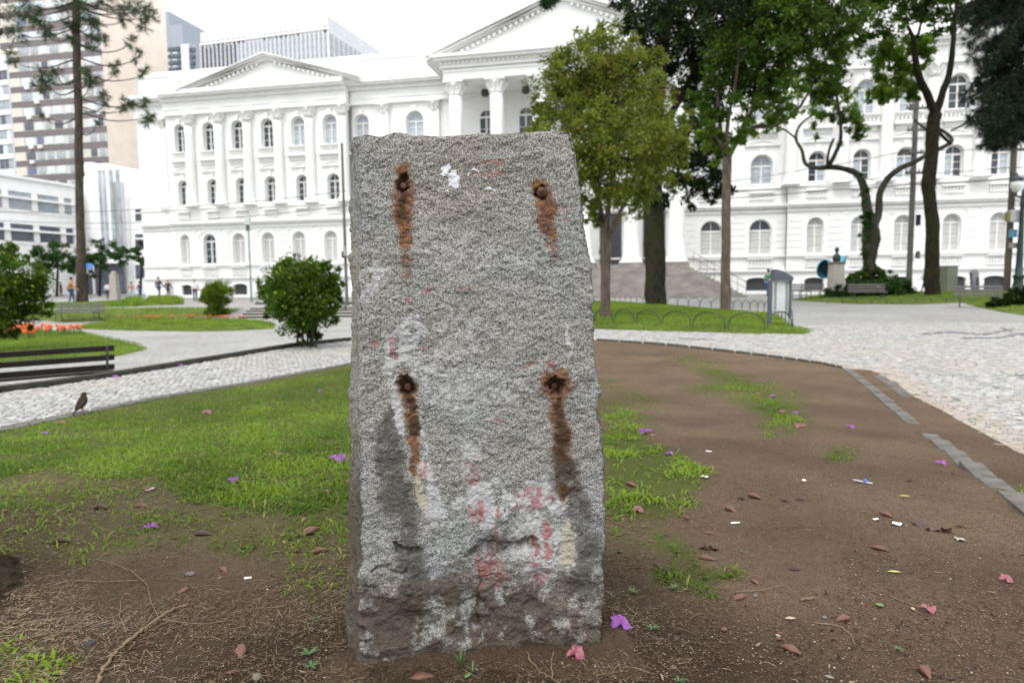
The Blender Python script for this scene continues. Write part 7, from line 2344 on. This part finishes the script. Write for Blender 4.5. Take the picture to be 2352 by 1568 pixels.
# measured from the photograph: foot x, foot y, dx, dy, shape, label
r5 = lambda zx, zy: (1378 + zx * .4140, 1091 + zy * .4140)
r4 = lambda zx, zy: (0 + zx * .3540, 1091 + zy * .3540)
items = [
 (r5, 1390, 785, -90, 22, 0, 'plump bract with a dark head, right of centre on the lower dirt path'),
 (r5, 1115, 990, -130, -55, 0, 'long tongue shaped bract pointing up left on the lower dirt'),
 (r5, 1780, 1050, 60, 95, 0, 'brown bract lying lengthwise at the bottom edge, right of centre'),
 (r5, 700, 660, 0, 0, 1, None),
 (r5, 880, 605, -50, -32, 1, 'short reddish bract just right of the lower grass patch'),
 (r5, 740, 690, 90, -32, 1, 'flat orange brown bract pointing up right below the lower grass patch'),
 (r5, 1030, 520, 112, 12, 3, 'dark ended bract lying level in the middle of the dirt'),
 (r5, 1500, 395, 108, 28, 1, 'slim bract pointing down right beyond the middle twigs'),
 (r5, 1555, 205, 78, 32, 2, 'red brown bract pointing down right near the white crumpled scrap'),
 (r5, 1760, 265, 22, 40, 4, 'small dark forked bract left of the cone fragment at right'),
 (r5, 700, 175, 60, 36, 2, 'bract beside a grey twig above the cigarette end'),
 (r5, 760, 125, 58, 6, 4, 'dark curled bract left in the upper row on the dirt'),
 (r5, 820, 105, 85, 28, 2, 'bract pointing down right in the upper row on the dirt'),
 (r5, 1000, 135, 56, 10, 4, 'curled dark bract in the middle of the upper row'),
 (r5, 1085, 130, 60, 10, 3, 'bract with a purple brown head in the upper row'),
 (r5, 455, 225, 48, 18, 2, 'rusty bract at the right tip of the large grass patch'),
 (r5, 250, 365, 78, 10, 2, 'rusty bract between the block and the middle grass strip'),
 (r5, 580, 320, 80, 8, 1, 'pair forming bract right of the middle grass strip'),
 (r5, 590, 400, 60, 18, 4, 'dark bract cluster beside the middle grass strip'),
 (r5, 545, 455, 110, 22, 2, 'long red bract at the right end of the middle grass strip'),
 (r5, 350, 330, 66, 22, 4, 'dark bract among the blades of the middle grass strip'),
 (r5, 80, 340, 55, -10, 1, 'brown bract close to the right side of the block'),
 (r5, 1700, 30, 40, 0, 4, 'dark bract on the dirt near the flat kerb stones'),
 (r5, 980, 870, 50, 14, 1, 'thin pale bract beside a small pebble on the lower dirt'),
 (r5, 970, 905, 55, 4, 2, 'tiny bract just below the thin pale one'),
 (r5, 1620, 570, 34, 6, 2, 'small bract under the yellow leaf'),
 (r5, 2245, 630, 42, 8, 3, 'dark bract under the faded petals near the right edge'),
 (r5, 2060, 1055, 40, 8, 4, 'dark bract near the bottom right corner'),
 (r5, 1925, 1128, 55, 0, 4, 'dark lump of bark at the bottom edge far right'),
 (r5, 150, 40, 55, 28, 1, 'bract half sunk in the large grass patch'),
 (r4, 1155, 770, 95, -50, 0, 'pale pinkish bract in the centre of the straw, left foreground'),
 (r4, 1560, 1185, 6, -105, 0, 'upright pointing bract on the straw left of the block foot'),
 (r4, 790, 775, 70, -5, 1, 'orange forked bract above the woody root'),
 (r4, 340, 430, 140, 6, 4, 'purple brown bract on the thin grass at left'),
 (r4, 610, 205, 110, 10, 4, 'dark bract with a pale wing in the bare patch at left'),
 (r4, 870, 200, 110, 12, 2, 'red brown bract at the upper end of the bare patch'),
 (r4, 885, 260, 100, -16, 1, 'pinkish bract below the red brown one in the bare patch'),
 (r4, 660, 522, 80, -22, 1, 'rusty bract on the thin grass left of the violet petal row'),
 (r4, 1910, 495, 46, -28, 1, 'small pink brown bract on the straw near the block'),
 (r4, 2010, 500, 140, -22, 2, 'winged red bract near the left side of the block'),
 (r4, 1955, 390, 140, -50, 2, 'long curled bract under the grass edge left of the block'),
 (r4, 1255, 380, 140, 15, 4, 'grey violet bract at the lower edge of the lawn'),
 (r4, 1435, 600, 40, 35, 2, 'curled bract resting on a pebble in the straw'),
 (r4, 1345, 700, 48, -6, 4, 'small dark bract left of the white cigarette end'),
 (r4, 940, 1090, 60, -6, 1, 'small pale bract above the woody root'),
 (r4, 1470, 1285, 70, -14, 1, 'straw coloured bract chip near the lower edge, left of the block'),
 (r4, 945, 105, 28, -30, 1, 'pink bract on the boundary of lawn and bare patch'),
 (r4, 1555, 150, 120, -14, 1, 'long pinkish bract lying in the bright lawn'),
 (r4, 0, 240, 88, -16, 2, 'brown bract beside the old trunk at the left edge'),
 (lambda a, b: (828 + a * .2811 , 1148 + b * .2811), 585, 1465, 250, -40, 2, 'big striped brown bract touching the bottom edge below the block'),
]
for f, zx, zy, dx, dy, w, lab in items:
    if lab is None: continue
    if f.__code__.co_consts and .2811 in f.__code__.co_consts:
        x, y = 775 + zx * .2807, 1148 + zy * .2807; ex, ey = x + dx * .28, y + dy * .28
    else:
        x, y = f(zx, zy); ex, ey = f(zx + dx, zy + dy)
    bract(x, y, ex - x, ey - y, w, lab, 1.15)

# petals and fallen flowers: crumpled thin sheets
def petal_mesh(seed, mat):
    rg = random.Random(seed); n = 7; V = []; F = []
    for b in range(3):
        a0 = b * 2.1 + rg.uniform(-.4, .4); o = len(V)
        for i in range(n):
            for j in range(5):
                u = i / (n - 1); v = (j / 4 - .5)
                w = .55 * sin(pi * min(1, .12 + u * .9))
                r = .02 + u * .55
                x = r * cos(a0) - v * w * sin(a0); y = r * sin(a0) + v * w * cos(a0)
                z = .10 + .28 * sin(u * 2.6 + b) * (.4 + abs(v)) + rg.uniform(-.035, .035) + .12 * cos(v * 9 + b)
                V.append((x, y, max(z, .0)))
        for i in range(n - 1):
            for j in range(4):
                a = o + i * 5 + j; F.append((a, a + 1, a + 6, a + 5))
    me = bpy.data.meshes.new('petal'); me.from_pydata(V, [], F)
    ca = me.color_attributes.new('rnd', 'FLOAT_COLOR', 'POINT')
    for i in range(len(V)): ca.data[i].color = (rg.random(), 0, 0, 1)
    me.polygons.foreach_set('use_smooth', [True] * len(F)); me.materials.append(mat)
    return me
PMs = [petal_mesh(i, M['petal']) for i in range(3)] + [petal_mesh(9 + i, M['petalp']) for i in range(2)]
for x, y, w, k, lab in (
    (1423, 1436, 50, 0, 'large crumpled violet flower on the dirt right of the block foot'),
    (1322, 1503, 44, 3, 'dusty red crumpled flower in front of the block foot'),
    (346, 1212, 28, 1, 'violet flower on the thin grass at left'),
    (780, 1058, 40, 2, 'bright violet flower in the lawn touching the left side of the block'),
    (537, 1104, 24, 0, 'violet flower at the lower edge of the lawn'),
    (750, 1131, 16, 3, 'small magenta petal in the lawn beside the block'),
    (800, 1107, 14, 3, 'tiny magenta petal against the left side of the block'),
    (475, 949, 22, 4, 'pale pink flower in the middle of the lawn'),
    (735, 898, 10, 1, 'small lilac petal high in the lawn near the block'),
    (640, 1044, 14, 4, 'pinkish petal in the lawn left of the bright violet flower'),
    (1482, 994, 30, 1, 'violet flower on the dirt beyond the large grass patch'),
    (1500, 1001, 14, 3, 'red brown petal leaning on the violet flower beyond the grass patch'),
    (1776, 911, 15, 2, 'violet petal in the long grass strip'),
    (1828, 949, 14, 0, 'lilac petal at the end of the long grass strip'),
    (1796, 947, 14, 4, 'pale petal in the grass strip, left of the lilac one'),
    (1836, 981, 22, 4, 'pink petals below the long grass strip'),
    (1538, 1043, 16, 2, 'small lilac flower near the white paper strip'),
    (1955, 981, 16, 0, 'lilac petal alone on the dirt near the kerb'),
    (2160, 1065, 22, 2, 'pink violet petal on the dirt beside the flat kerb stones'),
    (2135, 1401, 32, 4, 'pale pink flower with a twig on the lower right dirt'),
    (2310, 1331, 28, 4, 'faded pink petals near the right edge'),
    (1740, 905, 10, 4, 'pinkish petal low in the long grass strip'),
    (2050, 922, 9, 0, 'small violet petal on the upper kerb stones'),
    (2029, 910, 8, 1, 'tiny violet petal in the upper kerb channel'),
    (2352, 1480, 12, 4, None),
    (140, 972, 18, 3, 'magenta flower at the far left edge of the lawn'),
    (102, 996, 14, 0, 'lilac petals left of the magenta flower'),
    (265, 866, 14, 1, 'violet petal at the foot of the dark terrace kerb'),
    (414, 840, 10, 2, 'small violet petal further along the dark terrace kerb'),
    (1465, 1172, 26, 4, 'pale pink wilted petals in the large grass patch'),
    (1505, 905, 10, 2, None), (1374, 850, 8, 0, 'violet speck of petal beside the right side of the block')):
    if lab is None: continue
    p = gp_near(x, y)
    s = w / FP * (p.y * 1.05 + .1)
    o = inst('fallen_flower', PMs[k], None, p, (0, 0, random.uniform(0, 6)), (s, s, s * .9))
    tag(o, lab, 'flower', 'fallen violet and pink petals')
# cigarette ends, paper scraps, straw tube
def butt(x, y, L, ang, lab):
    p = gp_near(x, y)
    t = thing('cigarette_end', lab, 'cigarette', p + Vector((0, 0, .005)), ang)
    g = MB(); g.tube([(-L / 2, 0, 0), (L * .22, 0, 0)], .004, 10); g.build('paper', M['paper'], t, True)
    g = MB(); g.tube([(L * .221, 0, 0), (L / 2, 0, 0)], .0042, 10); g.build('filter', plain('filter_tan', (.62, .52, .40), .8), t, True)
butt(1689, 1203, .036, R(5), 'white cigarette end on the dirt right of the large grass patch')
butt(570, 1330, .024, R(8), 'short white cigarette end on the straw left of the block')
butt(1628, 1038, .034, R(-20), 'white cigarette end on the dirt beyond the grass, right of the block')
for x, y, w, lab in ((1847, 1104, 14, 'small white crumpled scrap in the middle of the dirt path'), (2012, 1194, 18, 'white crumpled scrap beside the red brown bract'), (2060, 1205, 26, 'dull grey paper scrap right of the white crumpled one'), (1622, 1150, 22, None), (1640, 1098, 12, None),
                     (1618, 1096, 20, 'white crumb of paper in the upper grass patch'), (2205, 1240, 30, 'flat buff scrap of paper right of the cone fragment'), (345, 1125, 26, 'pale stone coloured scrap at the top of the bare patch')):
    if lab is None: continue
    p = gp_near(x, y); s = w * .62 / FP * p.y
    V = []; n = 5
    for i in range(n):
        for j in range(n): V.append(((i / 4 - .5) * s, (j / 4 - .5) * s * 1.2, random.uniform(.002, .35) * s * .8 + .002))
    F = [(i * n + j, i * n + j + 1, (i + 1) * n + j + 1, (i + 1) * n + j) for i in range(4) for j in range(4)]
    o = MB().add(V, F).build('paper_scrap', M['paper'] if 'white' in lab else M['concrete'], None); o.location = p; o.rotation_euler.z = random.uniform(0, 3)
    tag(o, lab, 'paper scrap')
a = gp_near(1960, 1104); b = gp_near(2004, 1113)
o = thing('plastic_straw', 'translucent grey plastic straw with a blue blob on the dirt path', 'straw', a + Vector((0, 0, .005)))
MB().tube([(0, 0, 0), (b.x - a.x, b.y - a.y, 0)], .005, 7).build('tube', plain('plastic_grey', (.42, .42, .42), .3), o, True)
MB().lathe([(.004, -.006), (.010, 0), (.004, .008)], 8, ((b.x - a.x) * .62, (b.y - a.y) * .62, .006)).build('blue_cap', plain('plastic_blue', (.06, .14, .55), .4), o, True)
# single leaves
def leaf(x, y, w, col, lab, asp=.4, ang=None):
    p = gp_near(x, y); s = w / FP * (p.y + .15); n = 8; V = []
    for i in range(n):
        f = i / (n - 1); hw = asp * sin(pi * f) * .5
        V += [(f - .5, -hw, .03 * sin(pi * f)), (f - .5, 0, .09 * sin(pi * f) + .01), (f - .5, hw, .05 * sin(pi * f))]
    F = []
    for i in range(n - 1):
        for j in range(2): F.append((i * 3 + j, i * 3 + 3 + j, i * 3 + 4 + j, i * 3 + 1 + j))
    o = MB().add([(a * s, b * s, c * s) for a, b, c in V], F).build('fallen_leaf', plain('leaf_' + col[0], col[1], .6, var=.15, scale=60), None, True)
    o.location = p + Vector((0, 0, .003)); o.rotation_euler.z = random.uniform(0, 6) if ang is None else ang
    tag(o, lab, 'leaf')
YG = ('yellowgreen', (.34, .36, .08)); GG = ('green', (.10, .17, .05)); TN = ('tan', (.34, .27, .17))
leaf(2053, 1314, 30, YG, 'slim yellow green leaf on the dirt, above the pale green leaf', .3, R(-5))
leaf(2077, 1140, 24, YG, 'curved yellow leaf on the dirt right of the plastic straw', .25, R(-12))
leaf(2020, 1390, 20, GG, 'heart shaped pale green leaf on the lower right dirt', .8)
leaf(1815, 1421, 26, TN, 'tan oval leaf on the lower dirt right of the plump bract', .45, R(0))
leaf(2097, 1399, 16, TN, 'small tan leaf beside the pale pink flower', .5)
leaf(1905, 1556, 22, ('greygreen', (.14, .16, .14)), 'grey leaf at the bottom edge, right of centre', .5)
leaf(1075, 1552, 26, GG, 'green leaf at the bottom edge below the block', .45, R(60))
# cone fragments: overlapping scales
def cone(x, y, w, lab, ang, n=12):
    p = gp_near(x, y); s = w / FP * (p.y + .1)
    t = thing('cone_fragment', lab, 'pine cone', p, ang)
    sc_m = MB().add([(-.09, 0, 0), (.09, 0, 0), (.07, .10, .16), (0, .14, .24), (-.07, .10, .16)], [(0, 1, 2, 3, 4)]).add([(-.09, .02, 0), (.09, .02, 0), (.07, .12, .155), (0, .155, .235), (-.07, .12, .155)], [(4, 3, 2, 1, 0)]).mesh('scale', M['bract'])
    MB().tube([(-.5, 0, .05), (0, 0, .08), (.5, 0, .04)], [.03, .06, .02], 6).build('core', M['bractd'], t)
    for k in range(n):
        o = inst('scale', sc_m, t, (-.45 + .9 * k / n, 0, .02), (random.uniform(-.7, .3), random.uniform(-.5, .5), random.choice((-.8, .8, 2.4, -2.4))))
    t.scale = (s, s, s)
cone(2158, 1222, 54, 'ragged brown cone fragment lying on the right side dirt', R(-12))
cone(2207, 1210, 24, 'smaller cone fragment behind the ragged one', R(-25), 7)
cone(402, 1394, 26, 'striped cone fragment upright at the top of the woody root', R(80), 11)
cone(1632, 1262, 40, 'dark cone fragment beside the middle grass strip', R(-15), 8)
# stones
def stone(x, y, w, col, lab, flat=.6):
    p = gp_near(x, y); s = w / 2 / FP * (p.y + .1)
    g = MB(); n = 12; prof = [(.3, -.5), (.8, -.3), (1, .1), (.85, .5), (.5, .78), (.1, .88)]
    g.lathe([(r * s * (1 + random.uniform(-.06, .06)), z * s * flat) for r, z in prof], n, (0, 0, s * flat * .3), 1.15, .85)
    o = g.build('pebble', plain('pebble_' + col[0], col[1], .75, var=.25, scale=80), None, True); o.location = p; o.rotation_euler.z = random.uniform(0, 3)
    tag(o, lab, 'pebble')
stone(590, 1557, 26, ('olive', (.13, .115, .085)), 'smooth olive brown pebble at the bottom edge left of the block')
stone(206, 1478, 26, ('black', (.02, .022, .025)), 'flat black pebble on the straw left of the woody root', .35)
stone(234, 1441, 16, ('black', (.02, .022, .025)), 'small black pebble above the flat black one')
stone(437, 1320, 22, ('violetgrey', (.11, .09, .10)), 'violet grey pebble in the straw above the pinkish bract')
stone(1663, 1446, 16, ('rust', (.12, .05, .03)), 'round rusty brown pebble on the lower dirt')
stone(1787, 1460, 12, ('tan2', (.30, .25, .18)), 'pale tan pebble near the tongue shaped bract')
stone(1735, 1446 - 78, 10, ('grey', (.16, .15, .14)), 'tiny grey pebble on the open dirt')
stone(1894, 1418, 10, ('bluegrey', (.14, .16, .19)), 'tiny blue grey pebble above the plump bract')

# woody surface root and trailing dry runners
def runner(name, pts, rad, mat, lab, cat, n=7):
    P = [gp_near(x, y) + Vector((0, 0, .004)) for x, y in pts]
    o0 = Vector(P[0]); out = []; rr = []
    for i in range(len(P) - 1):
        for k in range(5):
            out.append(P[i].lerp(P[i + 1], k / 5) - o0 + Vector((random.uniform(-1, 1), random.uniform(-1, 1), random.uniform(-.3, .6))) * rad * .9); rr.append(rad * random.uniform(.6, 1.25) * (1 - .4 * i / len(P)))
    out.append(P[-1] - o0); rr.append(rad * .3)
    o = MB().tube(out, rr, n).build(name, mat, None); o.location = o0
    tag(o, lab, cat)
M['root'] = plain('root_wood', (.17, .115, .068), .85, var=.35, scale=40, bump=.6, bscale=90)
runner('surface_root', [(222, 1572), (245, 1530), (270, 1495), (305, 1468), (335, 1445), (368, 1420), (400, 1400), (432, 1390)], .0048, M['root'], 'light brown woody root running diagonally across the dirt at lower left', 'root')
runner('dry_runner', [(365, 1420), (345, 1380), (340, 1345), (300, 1312), (270, 1300), (220, 1285)], .0015, M['root'], 'thin pale runner curling up left from the woody root', 'root', 5)
runner('dry_runner', [(375, 1425), (420, 1432), (470, 1435), (540, 1425)], .0014, M['root'], 'thin runner leading right from the woody root', 'root', 5)
runner('dry_runner', [(290, 1455), (275, 1420), (278, 1380), (285, 1370)], .0014, M['root'], 'thin runner looping above the middle of the woody root', 'root', 5)
runner('dry_runner', [(0, 1480), (60, 1470), (120, 1455), (185, 1450)], .0016, M['root'], 'pale straw runner at the lower left edge', 'root', 5)
runner('dry_runner', [(170, 1335), (240, 1338), (320, 1335)], .0016, M['root'], 'straight pale runner above the black pebbles', 'root', 5)
runner('dry_twig', [(1209, 1480), (1216, 1515), (1240, 1545), (1262, 1556), (1290, 1575)], .0020, M['root'], 'curved bare weed stem in front of the block foot', 'twig', 5)
runner('dry_twig', [(1268, 1560), (1266, 1520), (1276, 1480)], .0020, M['root'], 'upright weed stem beside the dusty red flower', 'twig', 5)
runner('dry_twig', [(1690, 1360), (1750, 1358), (1800, 1345), (1830, 1365)], .0014, M['root'], 'bent dry twig right of the lower grass patch', 'twig', 5)
runner('dry_twig', [(1838, 1380), (1876, 1374)], .0030, M['straw'] if False else M['root'], 'short pale stick below the bent dry twig', 'twig', 5)
runner('dry_twig', [(2046, 1371), (2080, 1385), (2125, 1400)], .0014, M['root'], 'pale twig leading to the pale pink flower', 'twig', 5)
runner('dry_twig', [(1870, 1432), (1930, 1440), (1955, 1460), (1963, 1484)], .0018, M['root'], 'thin hooked twig below the plump bract', 'twig', 5)
runner('dry_twig', [(1505, 1300), (1540, 1318)], .0055, M['kerbdark'], 'short thick dark stick among the grass right of the block', 'twig', 6)

# small weeds
def weed(x, y, n, L, wd, lab, up=.5, mat='blade'):
    p = gp_near(x, y)
    t = thing('small_weed', lab, 'weed', p)
    L *= .8; wd *= .8
    for k in range(n):
        a = k * 2 * pi / n + random.uniform(-.3, .3); l = L * random.uniform(.7, 1.15); e = up * random.uniform(.5, 1.3)
        V = []; m = 6
        for i in range(m):
            f = i / (m - 1); hw = wd * sin(pi * (f * .85 + .12)) * .5; z = l * f * sin(e) - .3 * l * f * f * sin(e)
            r = l * f * cos(e)
            V += [(r * cos(a) - hw * sin(a), r * sin(a) + hw * cos(a), z + .004 + hw * .3), (r * cos(a), r * sin(a), z + .004), (r * cos(a) + hw * sin(a), r * sin(a) - hw * cos(a), z + .004 + hw * .3)]
        F = []
        for i in range(m - 1):
            for j in range(2): F.append((i * 3 + j, i * 3 + 3 + j, i * 3 + 4 + j, i * 3 + 1 + j))
        MB().add(V, F).build('leaf', plain('weed_green', (.050, .10, .025), .6, var=.2, scale=50), t, True)
weed(708, 1506, 6, .042, .012, 'small rosette weed left of the block foot', .5)
weed(715, 1532, 6, .030, .009, 'smaller rosette weed touching the first', .4)
weed(1058, 1530, 8, .065, .009, 'upright grass weed at the foot of the block', 1.1)
weed(1085, 1545, 4, .04, .006, 'thin grass sprout right of the upright weed', 1.0)
weed(1497, 1447, 7, .032, .008, 'small leafy sprig right of the large violet flower', .6)
weed(1455, 1363, 6, .03, .009, 'tiny weed on the dirt close to the right side of the block', .6)
weed(1548, 1352, 6, .028, .009, 'tiny leafy weed left of the lower grass patch', .5)
weed(1705, 1270, 4, .016, .006, 'single green sprout on the open dirt', .7)
weed(1560, 1570, 8, .03, .007, 'feathery weed at the bottom edge right of the block', .9)
weed(730, 1428, 5, .035, .006, 'faint green sprout on the straw near the block', 1.0)
weed(2063, 1497, 9, .022, .008, 'dark dried herb sprig on the lower right dirt', .8)
